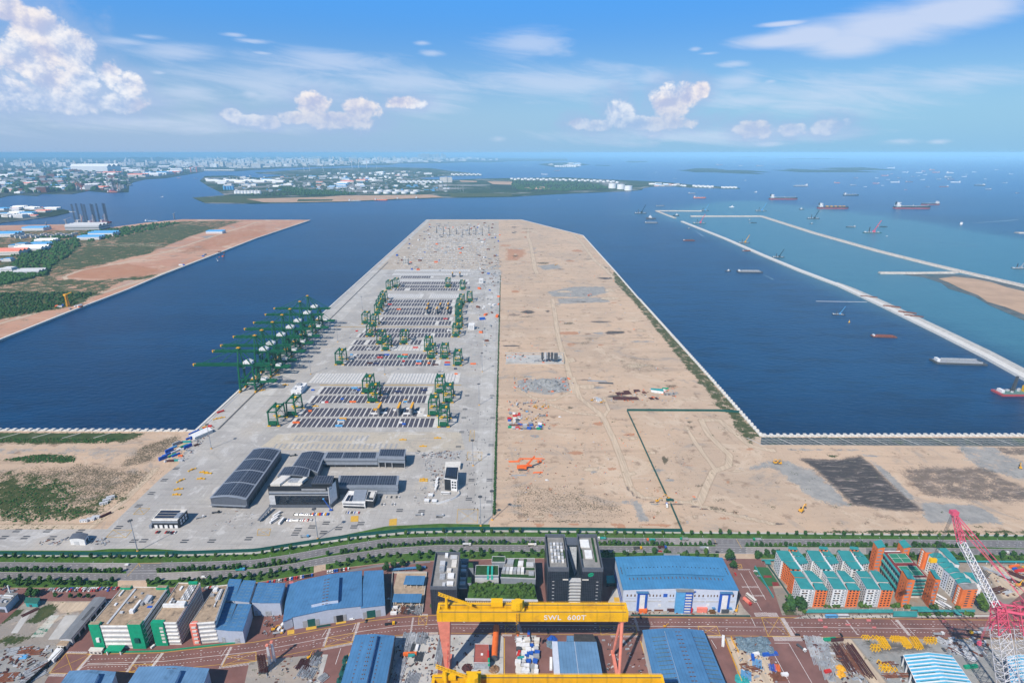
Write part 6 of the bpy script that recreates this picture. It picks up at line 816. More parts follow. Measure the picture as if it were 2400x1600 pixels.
for i,(pts,z,lab)in enu((([(2042,808),(2152,814),(2222,618),(2110,622)],17,'blue roofed shed in the back row next to the tan roofed block'),([(2150,820),(2290,826),(2352,630),(2238,634)],17,'blue roofed shed in the middle of the back row'),([(1972,1084),(2086,1086),(2172,840),(2050,842)],15,'blue roofed shed in the front row against the white office block'),([(2080,1096),(2232,1092),(2312,846),(2190,850)],15,'blue roofed shed in the front row facing the big blue shed'))):
 shed(lab,RQ('A1',pts,z),z,kind='mono',rise=1.2,dash=[(.15,.42,.12+.15*k,.135+.15*k)for k in range(6)]+[(.55,.85,.16+.15*k,.175+.15*k)for k in range(5)],dcol=M_YLIGHT,doors=[(.4,.7,6,KST)])
for pts,lab in(([(-40,836),(40,832),(92,648),(22,652)],'narrow blue roofed shed in the row before the big blue shed'),([(28,842),(222,832),(272,652),(96,660)],'wide blue roofed shed next to the big blue shed')):
 shed(lab,RQ('A2',pts,16),16,kind='mono',rise=1.2,dash=[(.15,.42,.12+.15*k,.135+.15*k)for k in range(6)]+[(.55,.85,.16+.15*k,.175+.15*k)for k in range(5)],dcol=M_YLIGHT,doors=[(.2,.5,6,KST)])
q=RQ('A2',[(328,966),(972,862),(975,536),(376,636)],15);B,r=shed('big blue roofed shed with raised roof panel and yellow floored doors',q,15,kind='gable',rise=2.2,monitor=(.27,.66,.14,.8,4.),dash=[(.43+.05*j,.465+.05*j,.06+.085*k,.078+.085*k)for k in range(10)for j in(0,1)],doors=[(.13,.2,8,KG),(.2,.31,9,M_DKGREEN),(.31,.37,8,KG),(.58,.62,8,KG),(.62,.72,8,M_BLACK),(.72,.77,8,KG)]);q2=RQ('A2',[(246,1008),(330,972),(376,640),(290,665)],11);B.wall(q2,11,M_SHEDW,name='lean_to');B.roof(q2,11,M_BROOF);q3=RQ('A2',[(962,888),(1186,855),(1171,532),(995,548)],13);B.wall(q3,13,M_SHEDW,'mono',1.,name='side_bay');B.roof(q3,13,M_BROOF,'mono',1.,name='side_roof');B.bands(q3,'front',[(.06,.22),(.6,.8)],[.1],8,KG,'door');B.bands(q3,'front',[(.22,.58)],[.1],9,M_DKGREEN,'door')
for t,c in(('A2',[(460,1084),(555,1068),(553,1030),(458,1046)]),('A2',[(735,1030),(828,1014),(826,985),(733,998)]),('A2',[(1003,984),(1090,970),(1090,938),(1003,948)]),('A2',[(288,1125),(352,1112),(352,1075),(288,1085)]),('A3',[(940,820),(1000,820),(990,780),(935,780)])):
 sheet('yellow_floor_patch',GL(t,c),.16,M_YLINE)
b=MB();p=GL('A2',[(560,1060),(685,1040)]);b.beam((*p[0],1.2),(*p[1],1.2),.2,2.2);tag(b.bd('screen_fence',M_DKGREEN),'low green screen fence before the big blue shed','fence')
for pts,z,lab in(([(1354,664),(1541,668),(1556,586),(1378,584)],5,'blue canopy at the back of the walled yard'),([(1250,826),(1514,830),(1526,750),(1268,750)],6,'blue canopy on white posts at the front of the walled yard')):
 q=RQ('A2',pts,z);B=Bld('canopy',lab,'canopy',q);B.roof(q,z,M_BROOF,th=.4)
 for s in(.05,.35,.65,.95):
  for t_ in(.06,.94):B.box(q,(s-.008,s+.008,t_-.01,t_+.01),0,z,KW,'post')
hoarding('low pale wall round the yard with two blue canopies',GL('A2',[(1270,935),(1240,830),(1255,560),(1570,560),(1530,925)]),2.2,KCO);q=RQ('A1',[(543,1164),(652,1166),(976,784),(868,783)],7);B,r=shed('long narrow grey shed with dark roof vents beside the white and green block',q,7,KLG,P_('grey_sheet_roof',(.19,.2,.215),.6),'gable',.8,dash=[(.55,.8,.42+.028*k,.434+.028*k)for k in range(12)],dcol=M_BLACK,doors=[(.1,.4,4,KW)],far_doors=[(.05+.16*k,.17+.16*k,4.5,M_BLACK)for k in range(6)]);q=RQ('A1',[(222,834),(345,838),(372,786),(238,786)],5);B,r=shed('small green roofed hut beside a tree at the red lane',q,5,M_TEAL,P_('green_sheet_roof',(.035,.14,.105),.6),'mono',.6,doors=[(.3,.5,3,KDG)]);q=RQ('A1',[(-60,860),(50,868),(170,742),(60,735)],8);B,r=shed('grey workshop with rooftop pipes at the frame edge by the red lane',q,8,M_SHEDW,M_GROOF,'flat',0,doors=[(.2,.8,4,KDG)]);hvac(B,q,8.7,[(.1,.9,.55,.6,1.2),(.1,.9,.7,.74,1.),(.3,.5,.2,.4,2.),(.6,.8,.25,.35,1.4)]);B.box(q,(.3,.36,.95,1.01),8.6,9,KW,'chimney');q=RQ('A1',[(480,1680),(990,1690),(1068,1466),(640,1458)],14);shed('blue roofed hall at the bottom edge, beside the slanting black wall',q,14,M_SHEDW,M_BROOF2,'gable',1.6,monitor=(.45,.72,-.2,.72,4),dash=[(.42,.56,.62,.64),(.42,.54,.38,.4),(.44,.54,.84,.86),(.58,.7,.84,.86)]);q=RQ('A1',[(1080,1720),(1830,1700),(1925,1436),(1275,1420)],15);shed('larger blue roofed hall at the bottom edge before the white blocks',q,15,M_SHEDW,M_BROOF2,'gable',2.,monitor=(.4,.66,-.2,.74,4),dash=[(.42,.48,.9,.915),(.5,.56,.9,.915),(.37,.44,.72,.735),(.37,.44,.6,.615),(.36,.43,.48,.495)]);q=RQ('A2',[(760,1640),(1185,1640),(1275,1136),(912,1128)],15);shed('tall blue shed with dark roof slot standing on the red paving near the gantry',q,15,M_SHEDW,M_BROOF,'gable',1.6,monitor=(.36,.6,-.1,.9,4.),dash=[(.45+.05*j,.475+.05*j,.1+.075*k,.122+.075*k)for k in range(12)for j in(0,1)]+[(.7,.73,.12+.07*k,.138+.07*k)for k in range(11)]+[(.22,.25,.12+.07*k,.138+.07*k)for k in range(11)]+[(.4,.48,.955,.965),(.52,.6,.955,.965)],far_doors=[(.02,.98,10,KDG)]);q=RQ('A3',[(386,1492),(832,1492),(776,1192),(366,1188)],12);B,r=shed('plain blue shed with pale strip standing between the two gantry cranes',q,12,M_LBWALL,M_BROOF2,'flat',0,doors=[]);B.roof(q,12,M_LBWALL,th=.2,dz=.66,name='pale_strip',parent=r,rng=(0,.125,0,1));B.roof(q,12,M_SHEDW,th=.1,dz=.68,name='ridge_cap',parent=r,rng=(.5,.512,0,1));q2=RQ('A3',[(570,1190),(775,1190),(745,1120),(568,1118)],11);B.wall(q2,11,KG,name='annex');B.box(q2,(0,1,0,1),11.05,.3,P_('charred_roof',(.05,.045,.045),.9,.3,.5),'annex_roof');q2=RQ('A3',[(500,1185),(568,1185),(566,1136),(502,1136)],10);B.wall(q2,10,M_LBWALL,name='annex');B.roof(q2,10,M_BROOF2);q=RQ('A3',[(1330,1660),(2000,1660),(1758,1088),(1196,1084)],15);B,r=shed('wide blue hall with a flat central strip and pale roof lines by the pipe yard',q,15,KOW,M_BROOF,'arch',2.6,monitor=(.34,.76,-.1,.93,2.2),dash=[(a,a+.035,.1+.066*k,.114+.066*k)for k in range(13)for a in(.5,.55)]+[(.42,.56,.955,.965),(.58,.66,.955,.965)]);B.dashes(q,15,P_('olive_roof_strip',(.1,.125,.07)),'arch',2.6,[(s,s+.17,.12+.066*k,.128+.066*k)for k in range(12)for s in(.12,.8)],.72,'roof_light',r);B.dashes(q,15,M_VENT,'arch',2.6,[(s,s+.03,.12+.066*k,.13+.066*k)for k in range(12)for s in(.295,.77)],.74,'roof_vent',r);q=RQ('A3',[(1018,714),(2086,720),(1932,418),(944,412)],26);B=Bld('ship_hall','long white hall with blue roof, blue door bays and blue stair tower','building',q);B.wall(q,26,M_LBWALL,'gable',2.5,.9);r=B.roof(q,26,P_('bright_blue_roof',(.06,.225,.43),.5,.12,.1,spec=.25,dirt=(.05,.15,.29),dirt_amt=.5,stripes=(0,3.2,.2)),'gable',2.5);B.roof(q,26,P_('bright_blue_roof_panel',(.068,.24,.45),.5,.12,.1,spec=.25,stripes=(0,3.2,.2)),'gable',2.5,.5,2.2,'roof_monitor',r,(.06,.93,.38,.76));B.bands(q,'near',[(.03,.97)],[3,9],3,KBL,'blue_stripe',.2,ins=.9);B.dashes(q,26,M_BLACK,'gable',2.5,[(.08+.034*k,.088+.034*k,.58,.61)for k in range(25)],2.26,'roof_vent',r);B.dashes(q,26,M_VENT,'gable',2.5,[(.08+.034*k,.087+.034*k,.27,.335)for k in range(25)],.7,'skylight',r);B.dashes(q,26,KDG,'gable',2.5,[(s,s+.008,t,t+.06)for s in(.025,.97)for t in(.45,.52,.6)],.7,'roof_hatch',r)
for s0,s1 in((.125,.21),(.845,.935)):
 B.bf(q,[(s0,s1)],[.1],24.5,KBL,'door_frame',1.4,ins=.9);B.bf(q,[(s0+.02,s1-.02)],[.15],21,KW,'sliding_door',1.7,ins=.9);B.box(q,(s0-.01,s1+.01,-.06,-.004),24.6,.5,M_BROOF,'door_canopy')
B.bf(q,[(.46,.535)],[.1],27,KSB,'stair_tower',3.2,ins=.9);B.bf(q,[(.535,.6)],[.1],27,KBL,'stair_tower',3.,ins=.9)
for k in range(7):B.bf(q,[(.54,.592)],[2+3.4*k],1.2,KOW,'landing',3.6,ins=.9)
B.box(q,(.455,.605,-.075,0.),27.2,.6,M_GROOF,'tower_roof')
for s0,s1,n in((.02,.12,3),(.22,.34,4),(.4,.455,2),(.61,.72,3),(.73,.84,4),(.945,.985,1)):
 B.bf(q,even(n,s0,s1,.32),[18],2.6,M_VENT,'window',.15,ins=.9);B.bf(q,[(s0,s1)],[11.5],1.8,KLG,'louvre_band',.2,ins=.9);B.bf(q,[(s0,s1)],[16.2],.35,M_SHEDW,'ledge',.3,ins=.9)
B.bf(q,[(.352,.388)],[17.6],4,KBL,'window',.2,ins=.9);B.bf(q,[(.61,.635)],[23.4],1.6,KBL,'window',.2,ins=.9);B.bf(q,[(.315,.34)],[6],3,KW,'sign_board',.3,ins=.9);B.bf(q,[(.74,.765)],[6.5],3,KW,'sign_board',.3,ins=.9);B.box(q,(.46,.605,1.,1.06),22,7,KSB,'stair_head');B.box(q,(.46,.605,1.,1.06),29.02,.3,M_GROOF,'tower_roof');B.bf(q,[(.79,.82),(.93,.965)],[5],.3,M_BROOF,'door_canopy',2.5,ins=.9)
for x,y,w,d,h,m,lab in((1198,908,8,6,4,KOR,'orange box shelter before the first blue door bay'),(1620,905,6,6,5,M_RED,'red box unit at the foot of the stair tower'),(1738,900,10,6,5,M_CORAL,'large coral tarpaulin block before the hall'),(1460,905,8,3,3,KDR,'dark rusty skip before the stair tower'),(1108,885,8,4,3,KW,'white cabin at the corner of the blue hall'),(1345,900,9,2,1.5,KRU,'rusty beam stack before the middle of the hall'),(1836,915,5,5,2,M_VENT,'wooden crate before the far door bay'),(1950,915,7,4,4,KDG,'dark scaffold frame beside the far door bay')):
 g=G('A3',x,y);t=thing('yard_box',lab,'box',(g.x,g.y,.15));b1(t,'body',m,'box',-w/2,-d/2,0,w/2,d/2,h);b1(t,'lid',m,'box',-w/2-.15,-d/2-.15,h+.003,w/2+.15,d/2+.15,h+.3)
def grid_facade():
 m,T,p=newmat('dark_curtain_wall');s=T.n('ShaderNodeSeparateXYZ');T.link(geo_pos(T),s.inputs[0]);w=T.math('ABSOLUTE',T.sub(T.math('FRACT',T.mul(T.add(s.outputs[0],s.outputs[1]),1/1.8)),.5));h=T.math('ABSOLUTE',T.sub(T.math('FRACT',T.mul(s.outputs[2],1/2.1)),.5));col=T.mix(T.ramp(T.noise(geo_pos(T),.35,3,.6),.35,.65),(.01,.013,.02),(.022,.028,.042));col=T.mix(T.ramp(w,.4,.44),col,(.055,.065,.085));col=T.mix(T.ramp(h,.42,.46),col,(.045,.055,.075));T.link(col,p.inputs['Base Color']);iv(p,'Roughness',.3);iv(p,'Specular IOR Level',.4);return m
M_CURT=grid_facade();M_TURF=paint('roof_turf',(.022,.07,.018),.95,.35,.3,dirt=(.07,.1,.03),dirt_amt=.6);q=RQ('A2',[(1600,706),(1845,708),(1876,386),(1652,384)],31);B=Bld('dark_office','low dark gridded office with open plant roof at the end of the garden','building',q);B.wall(q,31,M_CURT,ins=.1);B.parapet(q,31,3.2,M_SLATE,.7);B.box(q,(.04,.96,.03,.97),31.02,.2,M_GROOF,'roof_deck');hvac(B,q,31.3,[(.4,.52,.88,.98,2.5),(.25,.45,.6,.72,3.5),(.25,.45,.45,.57,3.2),(.55,.72,.45,.53,2.4),(.6,.85,.28,.4,2.),(.45,.56,.02,.12,3),(.3,.5,.25,.4,1.2),(.7,.9,.6,.8,1.2),(.6,.85,.08,.18,1.6),(.62,.9,.84,.95,1.2)],[KW,KLG,KST,KOW]);q=RQ('A2',[(1935,800),(2590,812),(2560,660),(1950,655)],14);B=Bld('garden_building','low building with a planted roof garden and sloping hedge stripes','building',q);B.wall(q,14,M_CURT,ins=.2);B.box(q,(.01,.99,.06,.99),14.02,.5,M_GRASS,'lawn');B.box(q,(-.02,1.,-.06,.05),14,.8,KLG,'balcony_edge');B.bf(q,even(40,0,1,.45),[4,8.4],3.6,KLG,'fin',.5,ins=.2)
for k,s in enu((.1,.27,.44,.62,.8)):
 qq=B.r(q);p0,p1=bil(qq,s,.12),bil(qq,s+.14,.85);b=MB();b.beam((*p0,15.),(*p1,15.),1.3,1.);b.bd('clipped_hedge',M_LEAF2 if k%2 else M_LEAF,B.t)
for k in range(80):
 p=bil(q,ru(.03,.97),ru(.12,.97));tree('bush',p[0],p[1],ru(.6,1.15),'leafy shrub growing on the roof garden','shrubs on the roof garden',14.5)
def sub(label,t,pts,z,wall,top,name='roof_pavilion',par=True,z0=0):
 q=RQ(t,pts,z);B=Bld(name,label,'building',q);B.wall(q,z,wall,ins=.2,z0=z0);B.box(q,(.01,.99,.01,.99),z+.02,.25,top,'roof')
 if par:B.parapet(q,z,.9,KLG,.3)
 return B,q
B,q=sub('grey plant block with green turf roof and teal ducts behind the garden','A2',[(2010,582),(2230,582),(2228,490),(2020,488)],22,KSL,M_TURF)
for s in(.55,.72):
 b=MB();p=bil(B.r(q),s,.1);p2=bil(B.r(q),s,.75);b.beam((*p,24),(*p2,24),2.2,1.4);b.beam((*p,24),(p[0],p[1]-2,18),2.);b.bd('duct',P_('duct_teal',(.03,.36,.28)),B.t)
B.bf(q,[(0.,1.)],[14],5,KLG,'louvre_band',1.,ins=.2);B,q=sub('small turf roofed block by the road behind the ducts','A2',[(2165,460),(2290,460),(2290,408),(2170,406)],20,KSL,M_TURF);B,q=sub('turf roofed cube beside the dark low office, rear of three','A2',[(1945,508),(1998,510),(1990,462),(1952,462)],18,KSL,M_TURF,par=False);B,q=sub('turf roofed cube beside the dark low office, front of three','A2',[(1938,648),(1978,648),(1980,596),(1942,596)],18,KSL,M_TURF,par=False);B,q=sub('grey roof deck carrying white plant units behind the garden','A2',[(2240,600),(2570,612),(2560,425),(2300,425)],17,KSL,M_GROOF);hvac(B,q,17.3,[(.02+.11*k,.11+.11*k,.18,.4,4)for k in range(6)]+[(.1,.3,.6,.85,3),(.72,.95,.5,.7,3),(.45,.62,.55,.8,2),(.8,.95,.1,.3,2)],[KST,KLG,KW])
for st in((.02,.98,.02,.15),(.02,.98,.42,.49),(.3,.45,.55,.95),(.62,.72,.55,.95)):B.box(q,st,17.3,.9,M_TURF,'planter')
B,q=sub('grey link deck between the low office and the garden','A2',[(1850,700),(1940,700),(1955,430),(1880,430)],15,M_CURT,M_GROOF);hvac(B,q,15.3,[(.2,.8,.1+.14*k,.18+.14*k,2)for k in range(6)],[KW,KLG,M_SLATE]);q=RQ('A3',[(330,540),(838,545),(776,228),(302,226)],50);B=Bld('twin_tower','tall dark gridded twin tower with open slot and green emblem','building',q)
def part_q(q,a):return[bil(q,a[0],a[2]),bil(q,a[1],a[2]),bil(q,a[1],a[3]),bil(q,a[0],a[3])]
L,Rr,Mid=part_q(q,(0,.38,0,1)),part_q(q,(.62,1,0,1)),part_q(q,(.382,.618,.1,.96));B.wall(L,50,M_CURT,ins=.05);B.wall(Rr,50,M_CURT,ins=.05);B.wall(Mid,34,M_CURT,ins=.02,name='link_block')
for w in(L,Rr):B.parapet(w,50,4.,M_SLATE,.9)
B.box(L,(.1,.92,.03,.97),50.02,.3,M_GROOF,'roof_deck');B.box(Rr,(.06,.92,.03,.97),50.02,.3,M_GROOF,'roof_deck');hvac(B,L,50.4,[(.2+.17*(k%4),.31+.17*(k%4),.22+.1*(k//4),.28+.1*(k//4),1.8)for k in range(24)],[KW,KLG,KST]);B.box(L,(.7,.9,.35,.58),50.4,.5,M_TURF,'planter');B.box(Rr,(.7,.8,.25,.95),50.4,.8,M_TURF,'planter');B.box(Rr,(.06,.14,.35,.6),50.4,.8,M_TURF,'planter');B.box(Rr,(.1,.55,.66,.88),50.4,1.6,KW,'skylight');B.box(Rr,(.25,.6,.34,.56),50.4,1.6,KW,'skylight');B.box(Mid,(0,1,.75,1),50,1.2,M_SLATE,'bridge');qm=B.r(Mid);b=MB();b.face([bil(qm,.02,.98,48),bil(qm,.98,.98,48),bil(qm,.75,.3,35),bil(qm,.55,.15,34.6)]);b.bd('sloping_roof',KST,B.t)
for k in range(9):B.box(Mid,(.02,.98,-.1,.02),6+3.8*k,.5,KLG if k>1 else KOW,'floor_edge')
B.bands(L,'front',[(.72,.98)],[40],.8,KOW,'terrace',.8,ins=.05);B.bands(Rr,'front',[(.02,.32)],[40],.8,KOW,'terrace',.8,ins=.05)
for w,s in((L,.22),(Rr,.7)):B.bands(w,'front',[(s,s+.1)],[8+4.2*k for k in range(8)],.6,KLG,'vent_slot',.15,ins=.05)
qf=B.r(Rr);a,c=Vec(qf[0]),Vec(qf[1]);d=(c-a).normalized();nn=Vec((d.y,-d.x))
for side,off in((0,0.),(1,.35)):
 b=MB();pts=[]
 for k in range(13):
  t_=PI*k/12;u,v=-cos(t_)*3.1,sin(t_)*1.9*(1 if side==0 else-1);ca,sa=cos(.5),sin(.5);pts.append((u*ca-v*sa,u*sa+v*ca+(.3 if side==0 else-.3)))
 o=a+d*((c-a).length*.42)+nn*.12;b.face([(o.x+d.x*u,o.y+d.y*u,46.3+v)for u,v in pts]);b.bd('emblem',M_EMERALD,B.t)
t=G('A3',905,640,0);q=RQ('A3',[(868,655),(955,652),(935,575),(862,580)],4);B=Bld('pavilion','low dark glass pavilion in the shade of the twin tower','building',q);B.wall(q,4,M_CURT);B.box(q,(.05,.95,.05,.95),4.02,.4,M_TEAL,'roof');b=MB();p=GL('A2',[(1245,545),(1560,520)]);b.beam((*p[0],3),(*p[1],3),3.2,.4);t=thing('walkway_roof','long thin blue walkway roof along the car park','canopy',(0,0,0));b.bd('roof',M_BROOF,t)
for k in range(6):
 s=k/5;x,y=p[0][0]+(p[1][0]-p[0][0])*s,p[0][1]+(p[1][1]-p[0][1])*s;b1(t,'post',KW,'cyl',(x,y,0),(x,y,2.8),.12,n=6)
M_GIRD=P_('girder_yellow',(.8,.44,.006),.5,.14,.12,dirt=(.42,.19,.03),dirt_amt=.6,stripes=(0,11.,.16))
def goliath(label,x0,x1,yf,yb,zt,jib_at,trolley_x,legs,text=True,hook=True,depth=9.5):
 t=thing('gantry_crane',label,'crane',((x0+x1)/2,(yf+yb)/2,0));ox,oy=(x0+x1)/2,(yf+yb)/2;H=(x1-x0)/2;yF,yB=yf-oy,yb-oy;wb=3.6;gd={}
 for nm,a,c in(('f',yF,yF+wb),('b',yB-wb,yB)):
  b=MB();b.box(-H,a,zt-depth,H,c,zt);gd[nm]=b.bd('girder',M_GIRD,t);b=MB();b.box(-H+2,a+.4,zt+.003,H-2,a+.9,zt+.35);b.bd('rail',KDG,gd[nm]);b=MB();n=64
  for k in range(n):b.beam((-H+1+k*(2*H-2)/(n-1),c-.2,zt),(-H+1+k*(2*H-2)/(n-1),c-.2,zt+1.1),.09)
  b.beam((-H+1,c-.2,zt+1.1),(H-1,c-.2,zt+1.1),.1);b.beam((-H+1,c-.2,zt+.6),(H-1,c-.2,zt+.6),.08);b.bd('handrail',KY,gd[nm])
 for s in(-1,1):
  b1(t,'end_tie',KY,'box',s*H-(0 if s>0 else-0)-2.2*(s>0),yF+wb,zt-depth,s*H+2.2*(s<0),yB-wb,zt-.4)
 b=MB();X=trolley_x-ox;b.prism([(X-5.5,yF+.2),(X+5.5,yF+.2),(X+5.5,yB-.2),(X-5.5,yB-.2)],zt+1.2,zt+3.4);tr=b.bd('trolley',KY,t);b=MB();oc=[(X+4.2*cos(k*PI/4+.39),yF+1.5+3.2*sin(k*PI/4+.39))for k in range(8)];b.prism(oc,zt+3.4,zt+11);b.bd('winch_house',KY,tr);b1(t,'machinery_house',KY,'box',X-18-5,yB-5.5,zt+.4,X-18+5,yB-.2,zt+5);b=MB()
 for k in(-1,1):
  b.beam((X+k*1.2,yF-.5,zt-.5),(X+k*1.2,yF-.5,zt-20),.25)
 b.box(X-1.6,yF-1.4,zt-21.5,X+1.6,yF+.4,zt-20);b.bd('hoist_rope',M_VENT,tr);b1(tr,'hook_block',KOR,'cyl',(X,yF-.5,zt-24),(X,yF-.5,zt-21.5),1.,.6,8);b=MB()
 for k in range(8):b.beam((X-1.8+(k%2)*2.2,yF-.6,zt-1.5*k),(X+.4-(k%2)*2.2,yF-.6,zt-1.5*k-1.5),.3)
 b.bd('hanging_ladder',KAM,tr);J=jib_at-ox;mj=b1(t,'jib_mast',KY,'cyl',(J,0,zt),(J,0,zt+11),1.4,1.1,10);b=MB();p,q=Vec((J-7,1,zt+13)),Vec((J+22,-3,zt+5))
 for dy in(-.8,.8):
  for dz in(0,1.7):b.beam(p+Vec((0,dy,dz)),q+Vec((0,dy,dz*.4)),.4)
 for k in range(12):
  a=p.lerp(q,k/12);c=p.lerp(q,(k+1)/12)
  for dy in(-.8,.8):b.beam(a+Vec((0,dy,0)),c+Vec((0,dy,1.6)),.25)
 b.bd('jib',KY,t)
 if legs:
  zl=zt-depth;b=MB();lx=-H+6.5;b.prism([(lx-6.3,yF),(lx+4.6,yF),(lx+4.6,yB),(lx-6.3,yB)],zl-1,zl);bot=[(lx-2.,yF+3.5),(lx+1.8,yF+3.5),(lx+1.8,yB-3.5),(lx-2.,yB-3.5)];top=[(lx-6,yF+.2),(lx+4.4,yF+.2),(lx+4.4,yB-.2),(lx-6,yB-.2)];i=len(b.v);b.v+=[(x,y,2.5)for x,y in bot]+[(x,y,zl-1)for x,y in top]
  for k in range(4):b.f.append((i+k,i+(k+1)%4,i+4+(k+1)%4,i+4+k));b.m.append(0)
  b.bd('rigid_leg',M_SALMON,t);b1(t,'bogie_beam',M_SALMON,'box',lx-2.4,yF-9,.3,lx+2.4,yB+9,3.2);rx=H-5
  for s in(-1,1):
   b1(t,'hinged_leg',M_SALMON,'cyl',(rx+1,s*1.2,zl),(rx-1,s*15,3),1.5,1.2,10)
  b1(t,'bogie_beam',M_SALMON,'box',rx-2.4,-19,.3,rx+.4,19,3.2);b1(t,'leg_head',M_SALMON,'box',rx-2.5,-4,zl-2.5,rx+3.5,4,zl);b=MB()
  for k in range(12):b.beam((lx+3-.22*k,yF+1+(k%2)*2,zl-2-k*4.2),(lx+2.8-.22*k,yF+3-(k%2)*2,zl-6-k*4.2),.35)
  b.bd('stair',M_RED,t)
 if text:
  cu=bpy.data.curves.new('load_sign','FONT');cu.body='SWL  600T';cu.size=7.;cu.align_x='CENTER';cu.align_y='CENTER';cu.extrude=.03;cu.offset=.1;cu.space_character=1.12;to=bpy.data.objects.new('load_text',cu);COL.objects.link(to);me=bpy.data.meshes.new_from_object(to.evaluated_get(bpy.context.evaluated_depsgraph_get()));bpy.data.objects.remove(to);me.materials.clear();me.materials.append(KW);o=bpy.data.objects.new('load_sign',me);COL.objects.link(o);o.parent=gd['f'];o.location=(H*.32+1.5,yF-.12,zt-depth*.55);o.rotation_euler=(PI/2,0,0)
 return t
goliath('large yellow gantry crane on coral legs, marked with its load limit',-64.,99.,385.5,397.,70,-56,5,True);goliath('second yellow gantry crane, unmarked, cut by the bottom edge',-59.5,112.6,313,325.5,70,-49,-28.5,True,text=False);M_TROOF=P_('teal_sheet_roof',(.04,.275,.275),.5,.14,.15,dirt=(.025,.17,.17),dirt_amt=.5);M_ORWALL=P_('orange_render',(.78,.185,.045),.75,.12,.15,dirt=(.55,.12,.03),dirt_amt=.4)
def wing(B,q,z,wall,front=None,arch=1.2,wins=True,nf=4,ns=5,sides=('near','far')):
 w=B.wall(q,z,wall,ins=.55);r=B.roof(q,z,M_TROOF,'mono' if arch>0 else 'monor',abs(arch),.45,.5);zs=[1.6+3.*k for k in range(int(z/3))]
 if wins:
  B.bf(q,even(nf,.05,.95,.5),zs,1.5,M_GLASS,'window',.08,ins=.55,parent=w)
  for sd in sides:B.bands(q,sd,even(ns,.04,.96,.45),zs[1::2]if sd!=sides[0]else zs,1.5,M_GLASS,'window',.08,ins=.55,parent=w)
 return w
def front_block(label,dx):
 def S(pts):return[(x+dx,y)for x,y in pts]
 A_=RQ('A4',S([(300,712),(426,710),(350,607),(240,610)]),22);B=Bld('dormitory',label,'building',A_,'teal roofed dormitory blocks');w=wing(B,A_,22,KW,nf=3,ns=4);B.bands(A_,'front',[(.66,.98)],[1.2+3*k for k in range(7)],1.,KLG,'balcony',1.2,ins=.55);B.bands(A_,'front',[(.26,.46)],[8,17],.8,M_VENT,'ledge',.5,ins=.55);wing(B,RQ('A4',S([(436,721),(554,718),(500,653),(408,656)]),21),21,M_ORWALL,nf=3,ns=4);wing(B,RQ('A4',S([(240,601),(343,599),(302,542),(197,546)]),22),22,M_ORWALL if dx==0 else KW,nf=2,ns=4);wing(B,RQ('A4',S([(396,646),(508,640),(404,541),(328,542)]),20),20,KW,nf=2,ns=3);qc=RQ('A4',S([(424,714),(438,716),(335,545),(322,545)]),21);B.wall(qc,21,KLG,ins=.05,name='corridor');return B
for dx,lab in((0,'front dormitory block next to the green court, orange flank'),(300,'middle dormitory block of the front row, white and orange'),(606,'front dormitory block next to the rooftop court building')):front_block(lab,dx)
def back_block(label,dx):
 def S(pts):return[(x+dx,y)for x,y in pts]
 A_=RQ('A4',S([(122,454),(238,449),(193,356),(70,360)]),22);B=Bld('dormitory',label,'building',A_,'teal roofed dormitory blocks');wing(B,A_,22,KW,nf=3,ns=4);wing(B,RQ('A4',S([(290,488),(372,466),(332,410),(240,413)]),21),21,KW,nf=3,ns=3);wing(B,RQ('A4',S([(205,529),(306,526),(258,455),(138,460)]),21),21,M_ORWALL if dx==0 else KW,nf=2,ns=4);wing(B,RQ('A4',S([(238,404),(330,407),(274,353),(196,354)]),21),21,KW,nf=2,ns=2);wing(B,RQ('A4',S([(186,347),(276,347),(262,321),(184,322)]),24),24,M_ORWALL,nf=2,ns=1);qc=RQ('A4',S([(306,524),(320,524),(200,358),(190,358)]),22.4);B.wall(qc,22.4,KW,ins=.05,name='corridor');return B
for dx,lab in((0,'rear dormitory block next to the green court'),(282,'middle dormitory block of the rear row'),(564,'rear dormitory block next to the rooftop court building')):back_block(lab,dx)
q=RQ('A4',[(1240,598),(1466,596),(1258,362),(1058,364)],26);B=Bld('court_building','orange and teal building with green rooftop ball courts between four towers','building',q);B.wall(q,26,KOW,ins=.3);B.box(q,(0.,1,0,1),26.02,.3,M_COURTR,'court_floor');B.box(q,(.14,.92,.06,.42),26.35,.06,M_CTEAL,'ball_court');B.box(q,(.12,.94,.55,.92),26.35,.06,M_CTEAL,'ball_court')
for t0,t1 in((.06,.42),(.55,.92)):
 b=MB();qq=B.r(q)
 for s in(.14,.53,.92):strip(b,bil(qq,s,t0),bil(qq,s,t1),.3,26.43)
 for t_ in(t0,(t0+t1)/2,t1):strip(b,bil(qq,.14,t_),bil(qq,.92,t_),.3,26.44)
 b.bd('court_lines',M_LINE,B.t)
B.bands(q,'near',[(.02,.98)],[25.2,17,8.5],1.1,M_TROOF,'canopy',2.2,ins=.3);B.bands(q,'near',even(9,.03,.97,.78),[1.5,10,19],5.2,KDG,'open_bay',.15,ins=.3);B.bf(q,[(.05,.95)],[5+4.4*k for k in range(5)],1.,M_TROOF,'canopy',1.8,ins=.3);B.bf(q,[(.05,.95)],[2.2+4.4*k for k in range(5)],2.4,KDG,'open_bay',.15,ins=.3);B.bands(q,'far',even(7,.05,.95,.8),[2,10,18],5,KLG,'open_bay',.15,ins=.3)
